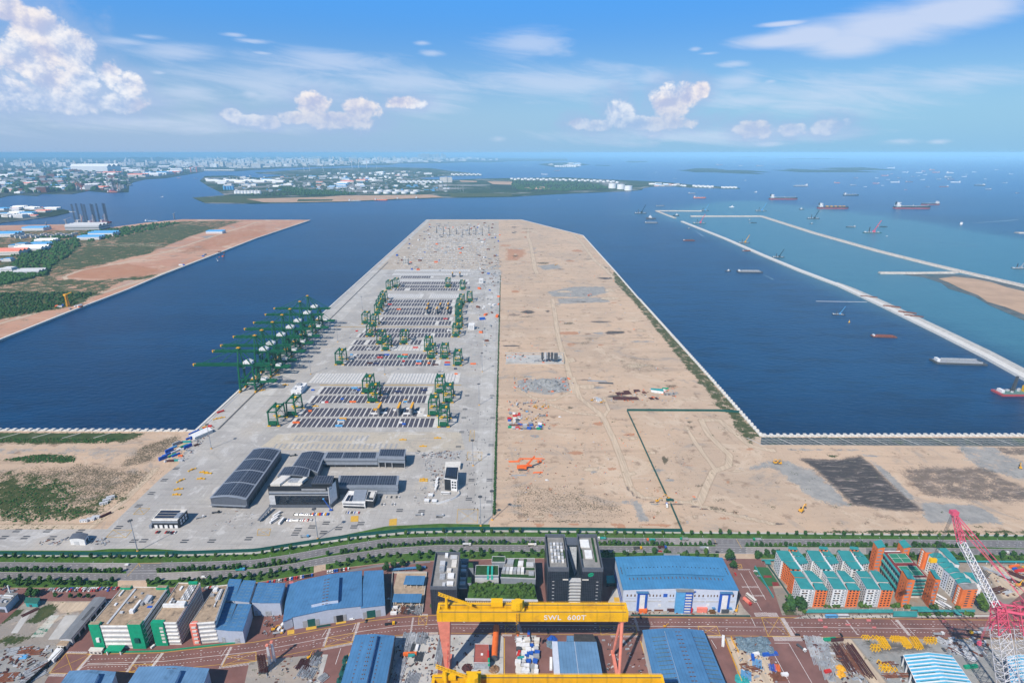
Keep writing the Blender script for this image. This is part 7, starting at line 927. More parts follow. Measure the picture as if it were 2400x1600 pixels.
for pts,z,n in(([(1010,333),(1076,331),(1036,268),(968,270)],33,1),([(1246,333),(1311,331),(1250,266),(1198,270)],33,1),([(1280,624),(1357,622),(1290,531),(1224,534)],34,2),([(1536,626),(1591,621),(1530,534),(1477,536)],34,2)):
 qt=RQ('A4',pts,z);w=B.wall(qt,z,M_ORWALL,ins=.3,name='tower');B.roof(qt,z,M_TROOF,'monor' if n==1 else 'mono',2.2,.5,.5,'tower_roof');B.bands(qt,'front',[(.15,.7)],[4+4.2*k for k in range(7)],1.8,KSL,'window',.12,ins=.3,parent=w);B.bands(qt,'near',even(2,.2,.8,.2),[5+4.2*k for k in range(6)],1.6,M_GLASS,'window',.08,ins=.3,parent=w)
B.box(q,(1.,1.12,.1,.9),18,.6,KLG,'side_terrace');B.box(q,(.1,.9,1.,1.05),24,2,KW,'end_parapet')
for k in range(7):B.box(q,(1.02,1.1,.12+.11*k,.18+.11*k),18.7,2.2,KST,'rooftop_unit')
SAW=[[(1522,426),(1618,416),(1588,380),(1474,386)],[(1566,470),(1668,462),(1640,421),(1520,431)],[(1614,516),(1716,506),(1690,466),(1564,476)],[(1664,562),(1766,551),(1740,511),(1613,521)],[(1714,614),(1820,606),(1795,561),(1667,570)],[(1742,656),(1870,651),(1846,611),(1718,620)]];q=RQ('A4',SAW[2],22);B=Bld('dormitory','saw toothed dormitory of stepped teal roofs with orange end blocks','building',q,'teal roofed dormitory blocks')
for k,pts in enu(SAW):
 qq=RQ('A4',pts,22);w=B.wall(qq,22,KW if k%2==0 else M_LBWALL,ins=.4);B.roof(qq,22,M_TROOF,'arch',1.6,.45,.5);B.bands(qq,'near',even(2,.1,.9,.45),[2+3*j for j in range(6)],1.5,M_GLASS,'window',.08,ins=.4,parent=w);B.bands(qq,'front',[(.05,.3)],[2+3*j for j in range(6)],1.6,M_VENT if k in(2,4)else M_GLASS,'window',.08,ins=.4,parent=w)
for pts in([(1602,374),(1692,386),(1636,331),(1550,336)],[(1646,424),(1726,430),(1692,388),(1604,378)],[(1722,482),(1762,484),(1728,432),(1650,428)],[(1858,604),(1925,610),(1880,556),(1790,556)],[(1925,660),(1975,668),(1928,612),(1862,608)]):
 qq=RQ('A4',pts,21);B.wall(qq,21,KW,ins=.4);B.roof(qq,21,M_TROOF,'mono',1.,.45,.5)
for pts,z in(([(1792,710),(1931,706),(1900,652),(1738,656)],23),([(1450,366),(1571,370),(1531,326),(1408,326)],23)):
 qq=RQ('A4',pts,z);w=B.wall(qq,z,M_ORWALL,ins=.2,name='end_block');B.box(qq,(0,1,0,1),z+.02,.4,M_GROOF,'flat_roof');B.bands(qq,'front',[(.35,.58),(.86,.97)],[2+3*j for j in range(7)],1.4,KDG,'window',.1,ins=.2,parent=w);B.bands(qq,'near',[(.3,.6)],[2+3*j for j in range(7)],1.6,KOW,'balcony',.8,ins=.2,parent=w)
t=thing('canopy_walk','long teal canopy walk in front of the dormitories','canopy',(*G2('A4',860,915),0));o=t.location
for pts in([(350,918),(1150,918),(1150,888),(370,888)],[(1152,952),(1375,955),(1372,905),(1152,905)],[(1376,910),(1700,912),(1700,892),(1376,892)],[(1702,912),(1905,912),(1905,890),(1702,890)],[(1310,890),(1490,890),(1460,862),(1312,862)],[(1745,940),(1785,940),(1750,914),(1710,914)]):
 b1(t,'roof',M_TROOF,'prism',[(p[0]-o.x,p[1]-o.y)for p in RQ('A4',pts,4)],3.6,4.,bottom=True)
for k in range(16):
 g=G('A4',370+k*62,910,0);b1(t,'post',KW,'cyl',(g.x-o.x,g.y-o.y,0),(g.x-o.x,g.y-o.y,3.6),.2,n=6)
for pts,lab in(([(1700,452),(2600,460),(2600,446),(1700,440)],'long teal canopy behind the saw toothed dormitory'),([(-20,470),(30,475),(20,440),(-35,440)],'small teal canopy at the sports court corner'),([(-60,440),(65,442),(65,430),(-60,430)],'thin teal canopy behind the first dormitory')):
 q=RQ('A4',pts,4);B=Bld('canopy',lab,'canopy',q);B.roof(q,4,M_TROOF,th=.3,dz=0)
 for s in(.05,.35,.65,.95):B.box(q,(s-.004,s+.004,.45,.55),0,3.7,KW,'post')
for k in range(26):
 x=[560,600,640,850,880,910,940,250,300,330,520,1140,1180,1260,1290,1500,1530,1740,1400,1440,1480,1560,1620,1680,1820,1860][k];y=[875,868,872,870,868,872,870,850,905,925,870,870,865,880,880,880,885,890,945,948,945,946,945,944,945,946][k];g=G('A4',x,y);tree('bush',g.x,g.y,ru(.8,1.5),'leafy shrub at the foot of the dormitories by the teal walk','shrubs by the teal walk',.2)
for x,y,s,lab in((200,905,1.6,'round tree on the lawn at the front dormitory corner'),(295,905,1.7,'larger round tree at the start of the teal walk'),(1945,895,1.9,'big dark tree between the saw toothed dormitory and the lattice crane'),(50,405,1.,'dark tree behind the first dormitory'),(160,910,1.2,'small tree beside the gatehouse on the lawn')):
 g=G('A4',x,y);tree('tall',g.x,g.y,s,lab,None,.1)
for x,y,s,lab in((1995,440,1.4,'big round tree behind the corner of the blue hall'),(2030,510,1.2,'round tree beside the flank of the blue hall'),(2250,415,.9,'small tree by the junction hoarding')):
 g=G('A3',x,y+15);tree('tall',g.x,g.y,s,lab,None,.1)
for t_,x,y,s,lab in(('A1',280,775,1.2,'dark tree behind the green hut, first of two'),('A1',345,775,1.,'dark tree behind the green hut, second of two'),('A1',515,785,.6,'bare edged small tree in the planted row, nearest the green hut'),('A1',660,790,.6,'small tree second from the green hut in the planted row'),('A1',745,790,.6,'small tree third from the green hut in the planted row'),('A1',820,790,.6,'small tree at the end of the planted row by the grey shed'),('A2',1275,520,1.1,'tree beside the walkway roof, first of three'),('A2',1355,505,1.,'tree beside the walkway roof, second of three'),('A2',1500,545,.9,'tree beside the walkway roof, third of three'),('A2',1205,560,1.2,'tree at the corner of the big blue shed'),('A2',1630,900,.9,'bright palm like tree at the foot of the dark low office')):
 g=G(t_,x,y);tree('tall',g.x,g.y,s,lab,None,.1)
for k in range(60):
 X=ru(-20,2400)
 if any(a+6<X<c-6 for a,c in LOWV):
  g=G('P',X,cy_at(mixc(C2B,V2B,ru(.3,.9)),X));tree('bush',g.x,g.y,ru(.6,1.3),f'low shrub on the near verge {lm(X)}','shrubs on the near verge',.2)
M_LWHITE=P_('lattice_white',(.7,.7,.72));M_LPINK=P_('faded_crane_red',(.62,.1,.17),.6)
def lattice(b,p,q,w0,w1,n,m,th=.35):
 p,q=Vec(p),Vec(q);d=(q-p).normalized();a=d.cross(Vec((0,1,0))if abs(d.y)<.9 else Vec((1,0,0))).normalized();c=d.cross(a);cor=lambda k,i:(p+(q-p)*(k/n)+(a*(1 if i in(0,3)else-1)+c*(1 if i<2 else-1))*(w0+(w1-w0)*k/n)/2)
 for i in range(4):
  b.beam(cor(0,i),cor(n,i),th*1.6,m=m);j=(i+1)%4
  for k in range(n):
   b.beam(cor(k,i),cor(k+1,j),th,m=m);b.beam(cor(k+1,i),cor(k+1,j),th*.8,m=m)
t=thing('lattice_crane','tall pink and white lattice boom crane with a slanting jib','crane',(376,345,0))
for x in(-9,10):
 b=MB();lattice(b,(x+42,0,4),(x+8,0,92),11,9,12,0,.26);b.bd('boom',M_LWHITE,t);b=MB();lattice(b,(x+8,0,92),(x*.9,1,116),8.5,6,4,0,.42);b.bd('boom_head',M_LPINK,t)
b=MB();lattice(b,(-9,2,114),(-28,24,154),4.6,4.,14,0,.28);j=b.bd('jib',M_LWHITE,t);b=MB();lattice(b,(-28,24,154),(-34,31,176),4.,2.6,7,0,.3);b.box(-36.5,29,174.5,-31.5,33,177.5);b.bd('jib_tip',M_LPINK,j);b=MB();b.cyl((-10,0,112),(24,-4,108),1.1,n=8);b.cyl((-10,3,115),(14,2,112),.8,n=8);b.bd('strut',M_LPINK,t);b=MB()
for k in range(22):
 b.beam((ru(-13,13),ru(-3,3),ru(92,116)),(ru(-13,13),ru(-3,3),ru(92,116)),.5)
b.bd('platform_frame',M_LPINK,t);b=MB()
for dx in(-.8,.8):
 b.beam((-34+dx,31,176),(16+dx*4,-2,116),.35);b.beam((-33+dx,30,174),(20+dx*4,-2,112),.3);b.beam((-30+dx,27,165),(3,0,128),.3)
b.bd('pendant_rope',M_LPINK,t);b=MB()
for k in range(4):b.beam((-36+k*.8,31,174),(-39+k*.8,33,132),.16)
b.bd('hoist_rope',KDG,t);b1(t,'hook_block',KY,'box',-41,31.5,128.5,-36,34,131.8);b=MB()
for k in range(2):b.beam((-15+k,-2,108),(-17+k,-3,84),.16)
b.box(-17.8,-4,81,-15.8,-2,84);b.bd('auxiliary_hook',M_LPINK,t)
for s in(-1,1):
 b1(t,'track',KDG,'prism',[(-14,s*9-2),(14,s*9-2),(14,s*9+2),(-14,s*9+2)],.2,3)
b1(t,'carbody',M_LPINK,'box',30,-8,3,54,8,7);M_STRIPE=P_('shelter_blue',(.1,.42,.62),.5,.08,.2);M_DSTRIPE=P_('shelter_slot',(.01,.1,.1),.6)
for pts,lab in(([(1395,1640),(1925,1640),(1690,1308),(1240,1306)],'blue striped shelter hall with open white end on the yard'),([(2230,1640),(2560,1640),(2440,1330),(2195,1318)],'blue striped shelter half hidden behind the lattice crane')):
 q=RQ('A4',pts,12);B=Bld('shelter',lab,'shed',q);r=B.roof(q,12,KW,'gable',3,.4,0);B.dashes(q,12,M_STRIPE,'gable',3,[(s0,s1,.02+.1*k,.082+.1*k)for k in range(10)for s0,s1 in((.01,.5),(.5,.99))],.08,'roof_strip',r);B.dashes(q,12,M_DSTRIPE,'gable',3,[(s0,s1,.03+.2*k,.045+.2*k)for k in range(5)for s0,s1 in((.08,.42),(.58,.92))],.14,'roof_slot',r)
 for s in(.01,.96):
  for t_ in(.02,.25,.5,.75,.96):B.box(q,(s,s+.03,t_,t_+.02),0,12,KW,'column')
 B.box(q,(.985,1.,0,1),0,12,KOW,'side_wall')
def clutter(t,x,y):
 g=G(t,x,y);return(g.x,g.y)
PILES=[('A1',120,1280,9,9,8,KST,.3,'grey steel sections nearest the frame edge'),('A1',235,1270,11,8,8,KRU,.2,'rusty steel sections beside the grey ones on the plot'),('A1',330,1285,12,7,7,KRU,.1,'rusty steel sections at the far side of the plot'),('A1',170,1325,9,5,6,KST,.1,'grey bars in front of the rusty sections'),('A1',215,1330,8,5,6,KSB,.1,'bluish bars in front of the rusty sections'),('A1',360,1425,22,10,10,KST,.9,'long dark grey pipes beside the black slanting wall'),('A1',420,1410,20,5,5,KRU,.9,'long rusty pipes beside the black slanting wall'),('A1',320,1510,18,9,9,KST,.9,'grey pipes nearest the bottom edge by the black wall'),('A1',40,1520,22,10,9,KRU,.1,'large rusty plates at the bottom corner of the plot'),('A1',280,920,14,4,4,KDR,.9,'dark beams on the path of the plot'),('A2',450,1400,12,14,12,KDR,1.4,'dark rusty pipe rack behind the white masts'),('A2',540,1370,10,10,9,KST,1.4,'grey pipe rack by the concrete track'),('A2',470,1470,12,16,12,KST,1.4,'grey pipe rack with blue crates'),('A2',560,1320,10,6,6,KDG,1.3,'dark bars at the road corner of the pipe yard'),('A2',620,1520,8,8,6,KST,.9,'coiled grey bars beside the concrete track'),('A2',1390,1160,14,10,10,KST,1.5,'grey steel frames on the concrete, first from the blue shed'),('A2',1450,1160,14,10,10,KLG,1.5,'pale steel frames on the concrete, second from the blue shed'),('A2',1520,1160,14,11,10,KST,1.5,'grey steel frames on the concrete, third from the blue shed'),('A2',1390,1245,16,10,9,KST,1.5,'grey steel frames in the second row on the concrete'),('A2',1430,1245,16,6,6,KDG,1.5,'dark frames in the second row on the concrete'),('A2',1330,1390,12,9,9,KST,1.4,'grey bundle at the flank of the tall blue shed, rear'),('A2',1320,1450,12,10,9,KLG,1.4,'pale bundle at the flank of the tall blue shed, middle'),('A2',1290,1530,12,10,9,KST,1.4,'grey bundle at the flank of the tall blue shed, front'),('A2',1440,1530,14,12,10,KST,1.4,'grey bundle between shed and gantry leg'),('A2',1500,1330,10,8,7,KDG,1.5,'dark posts near the gantry leg'),('A2',1360,905,10,8,8,KRU,1.4,'rusty rack before the blue canopy'),('A2',1430,900,12,14,12,KDG,1.5,'dark bars racked before the blue canopy'),('A2',1495,900,12,8,8,KG,1.5,'grey bars racked before the blue canopy'),('A2',1690,1280,30,7,7,KST,1.55,'long grey pipes beside the coral gantry leg'),('A3',95,1165,14,8,8,KST,0.,'grey plates at the head of the bin yard'),('A4',395,1180,10,12,11,KST,1.35,'grey pipe frames in the first row of the rack yard'),('A4',480,1180,10,12,11,KLG,1.35,'pale pipe frames in the first row of the rack yard'),('A4',410,1230,10,12,10,KST,1.35,'grey pipe frames in the second row of the rack yard'),('A4',510,1230,10,10,8,KST,1.35,'grey pipe frames at the end of the second row'),('A4',430,1290,12,10,9,KLG,1.35,'pale pipe frames in the third row of the rack yard'),('A4',520,1290,12,10,9,KST,1.35,'grey pipe frames at the end of the third row'),('A4',490,1370,12,16,12,KST,1.3,'grey pipe frames in the fourth row of the rack yard'),('A4',560,1430,12,18,12,KST,1.3,'grey pipe frames in the fifth row of the rack yard'),('A4',555,1500,12,10,8,KST,1.3,'grey pipe frames nearest the red truck lid'),('A4',665,1340,34,4.6,6,KDR,1.57,'long dark rusty beams, first bundle of the wide beam stack'),('A4',712,1344,36,4.6,6,KDR,1.57,'long rusty beams, second bundle of the wide beam stack'),('A4',760,1350,37,4.6,6,KRU,1.57,'long dark rusty beams, third bundle of the wide beam stack'),('A4',808,1354,37,4.6,6,KDR,1.57,'long rusty beams, fourth bundle of the wide beam stack'),('A4',856,1360,37,4.6,6,KDR,1.57,'long dark rusty beams, last bundle of the wide beam stack'),('A4',1080,1390,14,4,4,KRU,.1,'rusty bars beside the yellow frames at the shelter'),('A4',1180,1500,26,5,5,KRU,.05,'rusty rails in front of the striped shelter'),('A4',1640,1210,16,9,8,KST,2.2,'grey beams in the crane shadow, first bundle'),('A4',1740,1230,18,10,9,KLG,2.2,'pale beams in the crane shadow, second bundle'),('A4',1840,1250,18,10,9,KST,2.2,'grey beams in the crane shadow, third bundle'),('A4',1810,1310,18,9,8,KLG,2.2,'pale beams near the striped shelter roof'),('A4',1940,1200,14,8,8,KST,2.2,'grey beams beside the lattice boom'),('A4',2100,560,26,5,5,KST,2.3,'grey rails on the pale ground behind the crane'),('A4',2230,620,30,6,6,KDR,2.3,'dark rails on the pale ground behind the crane'),('A4',2120,715,18,8,7,KDR,.3,'dark rusty stack by the pale yard'),('A4',2200,735,12,4,4,KLG,.3,'pale stack beside the dark rusty one'),('A4',1960,570,20,12,9,KDG,.6,'dark scaffold stack behind the saw toothed dormitory'),('A4',2330,600,26,8,7,KDR,2.3,'dark beams at the frame edge behind the crane'),('A3',2140,1420,8,7,6,KRU,.2,'rusty parts stacked in the material yard'),('A3',2250,1390,10,8,8,KSB,1.2,'blue and white bars stacked in the material yard'),('A3',2150,1500,10,9,9,KSB,1.2,'blue bars near the green heap in the material yard'),('A3',2230,1440,9,6,6,KRU,.2,'rusty offcuts in the middle of the material yard'),('A4',40,1430,8,6,6,KBL,1.3,'blue bars beside the orange ones by the truck street'),('A4',85,1432,8,5,5,KOR,1.3,'orange bars beside the blue ones by the truck street'),('A4',90,1510,14,9,8,KRU,.1,'rusty timber stack near the white container by the truck street'),('A4',30,1300,12,5,5,KBL,.1,'blue bars under the grey heap by the truck street')]
for i,(t,x,y,L,Wd,n,m,rt,lab)in enu(PILES):
 pile_of_bars('bar_stack',lab,'stack',clutter(t,x,y),L,Wd,.9,rt,m,n,min(.42,Wd/n*.45),'stacked steel in the yards',i,.14)
def heap(label,t,x,y,rx,ry,h,m,seed,cat='heap'):
 q=random.Random(seed);g=G(t,x,y);b=MB();n,k=18,6
 for i in range(k):
  for j in range(n):
   pts=[]
   for ii,jj in((i,j),(i+1,j),(i+1,j+1),(i,j+1)):
    qq=random.Random(seed*1000+ii*50+jj%n);f=ii/k;a=2*PI*jj/n;rr=f*(1+qq.uniform(-.18,.18));pts.append((cos(a)*rx*rr,sin(a)*ry*rr,max(0,h*(1-f**1.5)*(1+qq.uniform(-.5,.5)))if ii<k else-.1))
   b.face(pts)
 return tag(b.bd('heap',m,None,(g.x,g.y,.12)),label,cat)
M_NET=paint('blue_grey_scrap',(.13,.19,.24),.9,.5,.8,dirt=(.32,.35,.36),dirt_amt=.8)
for x,y,rx,ry,h,m,lab in((2110,1185,7,6,2.5,M_NET,'blue grey scrap heap at the road corner of the material yard'),(2200,1180,8,5,2.5,M_NET,'blue grey scrap heap in the middle of the road row'),(2300,1185,8,6,2.5,M_NET,'blue grey scrap heap at the far end of the road row'),(2160,1240,9,6,3,M_NET,'blue grey scrap heap in the second row of the yard'),(2310,1260,10,8,3.5,M_NET,'large blue grey scrap heap at the truck street side'),(2230,1265,7,5,2.5,M_NET,'small blue grey scrap heap before the pale floor'),(2120,1540,7,6,1.5,M_TEAL,'green covered heap at the bottom of the material yard')):
 heap(lab,'A3',x,y,rx,ry,h,m,x)
for t,x,y,m,lab in(('A4',670,1440,KAM,'amber scrap heap beside the rusty beams, rear'),('A4',670,1490,KAM,'amber scrap heap beside the rusty beams, front'),('A3',370,1170,KBL,'blue drum heap beside the plain blue shed, rear'),('A3',360,1210,M_NET,'blue grey bag heap beside the plain blue shed, front'),('A2',2190,1440,P_('brown_soil',(.24,.14,.08),.95,.3,.4),'brown soil heap beside the orange column'),('A2',1940,1430,KDR,'rusty scrap heap before the red deck block')):
 heap(lab,t,x,y,5,5,2.,m,x+3)
for k,(t,x,y)in enu((('A2',820,1350),('A2',810,1430),('A2',795,1470),('A2',770,1540))):
 heap(f'dark netted coil beside the tall blue shed, {ordw(k)} from the road',t,x,y,2.8,5,2.5,M_DKGREEN,50+k,'coil')
def mk_stand():
 t=thing('support_frame','frame','support frame')
 for s in(-1,1):
  b=MB();b.beam((-1.6,s*1.4,0),(0,s*1.4,3.2),.4);b.beam((1.6,s*1.4,0),(0,s*1.4,3.2),.4);b.bd('trestle',KY,t)
 b=MB();b.beam((0,-1.6,3.2),(0,1.6,3.2),.5);b.beam((-1.2,-1.4,.8),(-1.2,1.4,.8),.3);b.beam((1.2,-1.4,.8),(1.2,1.4,.8),.3);b.bd('cross_bar',KY,t);return t
for gi,(x0,y0,x1,y1,nx,ny,nm)in enu(((875,1158,920,1162,3,1,'small group by the road'),(965,1162,1000,1164,2,1,'pair by the road'),(1015,1170,1110,1250,3,6,'first long block'),(960,1240,1015,1268,3,2,'group below the first block'),(1140,1164,1200,1180,4,2,'group before the second block'),(1215,1172,1300,1240,4,5,'second long block'),(1315,1172,1420,1250,3,6,'third long block'),(1450,1175,1530,1198,4,2,'group at the crane shadow'),(1020,1385,1040,1395,1,1,'lone spot by the shelter'),(1040,1420,1105,1445,3,2,'group by the shelter'),(1070,1455,1170,1458,4,1,'front row by the shelter'))):
 for i in range(nx):
  for j in range(ny):
   f,e=(i/max(nx-1,1)),(j/max(ny-1,1));sl=(35 if ny>4 else 0)*e;w=(45 if ny>4 else(x1-x0));g=G('A4',x0+w*f+sl*1.4+(x1-x0-w)*0.,y0+(y1-y0)*e);proto('stand',mk_stand,f'yellow trestle frame in the {nm}',(g.x,g.y,.15),ru(-.2,.2)+.3,f'yellow trestle frames, {nm}',.95)
M_BIN=[KW,KW,KLG,KOW,KG,KBL,KDG]
def mk_bin(m,L,Wd,H):
 def f():
  t=thing('storage_bin','bin','bin');b1(t,'body',m,'box',-L/2,-Wd/2,.2,L/2,Wd/2,H);b1(t,'lid',m,'box',-L/2-.1,-Wd/2-.1,H+.003,L/2+.1,Wd/2+.1,H+.2);return t
 return f
nb=0;BN=['white','white','silver','cream','grey','blue','dark grey']
for r_ in range(8):
 for c_ in range(5):
  if rnd.random()<.18:continue
  k=rnd.randrange(7);x=60+c_*40+ru(-10,10)+r_*.5;y=1195+r_*38+ru(-9,9);g=G('A3',x,y);proto(('bin',k),mk_bin(M_BIN[k],4.6,3.4,3.),f'{BN[k]} storage bin in the {ordw(r_)} row of the bin yard from the road',(g.x,g.y,.16),ru(-.25,.25),'storage bins in the bin yard',ru(.75,1.15))
for t,x,y,c,rt,h,lab in(('A3',152,1148,'blue',1.5,0,'blue container at the head of the bin yard'),('A3',150,1168,'orange',1.5,1,'orange container before the blue one in the bin yard'),('A3',62,1310,'red',1.3,1,'red container at the edge of the bin yard'),('A3',80,1350,'teal',.2,1,'teal container at the edge of the bin yard'),('A3',358,1400,'white',1.5,0,'white container beside the plain blue shed'),('A3',1938,1190,'white',1.2,0,'white container at the corner of the material yard'),('A3',2240,1310,'white',.2,1,'white container in the material yard'),('A3',2210,1340,'blue',1.3,1,'blue container in the material yard'),('A3',2330,1315,'blue',.1,1,'blue container at the truck street side of the material yard'),('A4',150,1498,'white',.1,1,'white container at the rusty timber'),('A4',545,1470,'red',.2,1,'red covered container in the rack yard'),('A4',565,1175,'green',.1,0,'green container at the road side of the rack yard'),('A4',630,1178,'maroon',.1,0,'maroon container beside the green one'),('A4',2260,505,'orange',.2,0,'orange container behind the crane, rear'),('A4',2290,525,'blue',.2,0,'blue container behind the crane, between orange and red'),('A4',2310,545,'red',.2,0,'red container behind the crane, front'),('A4',2320,520,'amber',.2,0,'amber container behind the crane, far side'),('A4',1860,1425,'green',.1,0,'green container beside the striped shelter'),('A2',1415,1310,'orange',.05,0,'long orange rack frame between the grey frames'),('A2',1430,1318,'teal',.05,1,'teal crate in the orange frame'),('A2',1480,1255,'white',1.5,1,'white container among the grey steel frames'),('A2',1265,935,'white',.05,1,'white container before the walled yard'),('A2',1275,885,'white',.05,1,'white cabin like container beside the canopy'),('A1',88,870,'white',.8,1,'white container at the frame edge workshop'),('A2',240,1050,'white',1.3,0,'white trailer box at the corner of the big blue shed'),('A4',1995,1080,'grey',.1,0,'grey container beneath the lattice boom')):
 g=G(t,x,y);container(c,g.x,g.y,rt,lab,.16,bool(h))
hoarding('black slanting wall between the storage plot and the red road',GL('A1',[(240,1600),(440,1420),(630,1235)]),4.,M_BLACK);q=RQ('A1',[(437,1352),(490,1354),(582,1248),(520,1243)],4);B=Bld('trailer','long white roofed trailer beside the black slanting wall','trailer',q);B.wall(q,4,KW,ins=.1,z0=.8);B.box(q,(.1,.9,.05,.95),.15,.65,KDG,'undercarriage');B.roof(q,4,KW,th=.15,dz=.1);q=RQ('A1',[(810,1272),(935,1276),(955,1244),(835,1240)],4);B=Bld('guard_house','low cream guard house at the foot of the broad white block','building',q);B.wall(q,4,KOW);B.roof(q,4,KOW,th=.3);B.bf(q,even(3),[1],1.6,M_GLASS,'window');q=RQ('A1',[(515,1222),(610,1228),(640,1185),(560,1180)],4);B=Bld('guard_house','low cream annex at the end of the long grey shed','building',q);B.wall(q,4,KOW);B.roof(q,4,M_DROOF,th=.3);B.bf(q,even(3),[1],1.6,M_GLASS,'window');hoarding('low green barrier along the red road before the office blocks',[tuple(G2('P',X,cy_at(RT,X)-1.6))for X in range(215,590,15)],1.3,M_EMERALD);hoarding('low dark green barrier along the red road before the blue hall',[tuple(G2('P',X,cy_at(RT,X)-2.5))for X in range(1478,1765,20)],1.3,M_DKGREEN);hoarding('teal hoarding beside the side street and the sports court',GL('A3',[(2230,505),(2310,640),(2400,790)]),2.4,M_TEAL);hoarding('pale fence between the sports court and the first dormitory',GL('A4',[(0,490),(120,660),(260,870)]),2.,M_DKGREEN);g=G('A2',2188,1360);t=thing('steel_column','bright orange steel column beside the red deck block','column',(g.x,g.y,.2));b1(t,'tube',KOR,'cyl',(0,0,3),(1.2,36,3),2.9,n=16);b1(t,'end_flange',KDG,'cyl',(-.05,-1.2,3),(0,0,3),3.1,n=16)
for k in(6,28):
 b1(t,'cradle',KDG,'box',-3,k,0,3.5,k+1.2,1.2)
q=RQ('A2',[(1998,1385),(2145,1388),(2138,1214),(2010,1212)],7);B=Bld('deck_block','red painted steel deck block with white rails by the orange column','block',q);B.wall(q,7,KST,ins=.3);B.box(q,(0,1,0,1),7.02,.3,P_('deck_red',(.34,.1,.08),.7,.2,.3),'deck');B.parapet(q,7.5,.8,KLG,.12,'railing');B.box(q,(.88,.99,.25,.6),7.4,2,M_RED,'locker');B.box(q,(.9,1.02,0.,.22),4,5,M_EMERALD,'winch');B.box(q,(.45,.6,.4,.5),7.35,.5,KW,'hatch')
for k,(x,y)in enu(((130,1400),(170,1370))):
 g=G('A2',x,y);t=thing('lattice_mast',['white lattice mast nearest the frame bottom in the pipe yard','white lattice mast beside the other in the pipe yard'][k],'mast',(g.x,g.y,.1));b=MB();lattice(b,(0,0,0),(.3,0,22),2.,1.,9,0,.2);b.bd('tower',M_LWHITE,t);b1(t,'cap',M_SALMON,'box',-1,-1,22,1.4,1,23.5)
for k,x in enu((45,72,98)):
 g=G('A2',x,1470);t=thing('braced_post',f'dark red braced post in the pipe yard, {ordw(k)} from the frame edge','post',(g.x,g.y,.1));b=MB();lattice(b,(0,0,0),(0,0,20),1.8,1.2,8,0,.22);b.bd('tower',KDR,t);b1(t,'base',KDG,'box',-1.5,-1.5,0,1.5,1.5,.8)
b=MB();p=GL('A2',[(575,1600),(640,1310)]);tag(sheet('concrete_track',GL('A2',[(545,1600),(580,1600),(662,1305),(612,1305)]),.16,KCO),kind='structure');b=MB();p=GL('A3',[(1180,1180),(1275,1490)]);strip(b,p[0],p[1],.8,.18);p=GL('A2',[(2282,1155),(2282,1600)]);strip(b,p[0],p[1],.8,.18);p=GL('A2',[(860,1290),(745,1640)]);strip(b,p[0],p[1],.6,.18);tag(b.bd('yellow_kerb',M_YLINE),kind='structure')
for k,(x0,y0,x1,y1)in enu(((1955,1170,2110,1560),(2010,1150,2080,1290))):
 hoarding(['yellow rail fence along the street side of the material yard','short yellow rail fence inside the material yard'][k],GL('A3',[(x0,y0),(x1,y1)]),1.6,KAM)
for t,x,y,kind,c1,c2,rt,lab in(('A2',1230,1030,'flat',KY,M_BLACK,.1,'yellow cabbed lorry with black bed on the red road'),('A4',305,1250,'flat',KW,KDG,-1.15,'long lorry loaded with pipes on the truck street'),('A4',1900,1115,'mix',KY,KLG,3.1,'yellow cabbed tanker on the road before the crane'),('A4',1565,1122,'flat',KW,KG,0,'white flatbed lorry in the crane shadow'),('A4',580,965,'bus',KSB,KSB,0,'pale blue bus at the stop before the dormitories'),('A4',680,962,'bus',KLG,KLG,0,'silver bus behind the pale blue one'),('A2',885,985,'van',KW,KW,.15,'white van before the middle shed door'),('A1',1412,1235,'van',KW,KW,1.2,'white van between the two green ended blocks'),('A3',2195,795,'bus',KOW,KOW,-1.1,'cream bus on the side street'),('A3',2160,830,'box',M_RED,M_CORAL,-1.1,'red box lorry on the side street verge'),('A2',205,1110,'flat',KW,KST,.2,'white flatbed among yellow machines by the big shed'),('A4',1575,790,'bus',KW,KW,-1.,'white coach in the lane beside the saw toothed block, rear'),('A4',1560,850,'bus',KW,KW,-1.,'white coach in the lane beside the court building, front'),('A4',1620,860,'bus',KW,KW,-1.,'white coach in the lane beside the orange end block')):
 g=G(t,x,y);lorry(kind,lab[:12],c1,c2,g.x,g.y,rt,lab,.14)
for t,x,y,rt,sc,lab in(('A2',165,1080,.4,.9,'yellow excavator at the open side of the big blue shed'),('A2',235,1108,2.,.8,'yellow excavator in front of the white trailer box'),('A2',490,1335,1.,.8,'yellow excavator alone in the pipe yard'),('A3',1405,1050,.3,.6,'orange mobile platform on the red road'),('A4',2300,675,.4,1.2,'yellow excavator on the pale yard behind the crane'),('A3',2060,905,1.,.9,'yellow excavator at the corner of the blue hall')):
 g=G(t,x,y);excavator(g.x,g.y,rt,lab,scale=sc,z=.12)
PK='cars parked in the shipyard';car_row('A1',460,712,1080,702,34,'in the car park behind the grey shed',PK,p=.85);car_row('A1',480,722,1000,716,22,'in the second row of the car park behind the grey shed',PK,p=.6);car_row('A1',945,895,1010,830,7,'in the shade of the long grey shed',PK,.2);car_row('A2',110,648,515,582,21,'in the row before the wide blue shed',PK);car_row('A2',660,552,850,522,10,'in the row behind the big blue shed',PK);car_row('A1',1880,700,1990,690,9,'between the tan roofed block and the small blue sheds',PK)
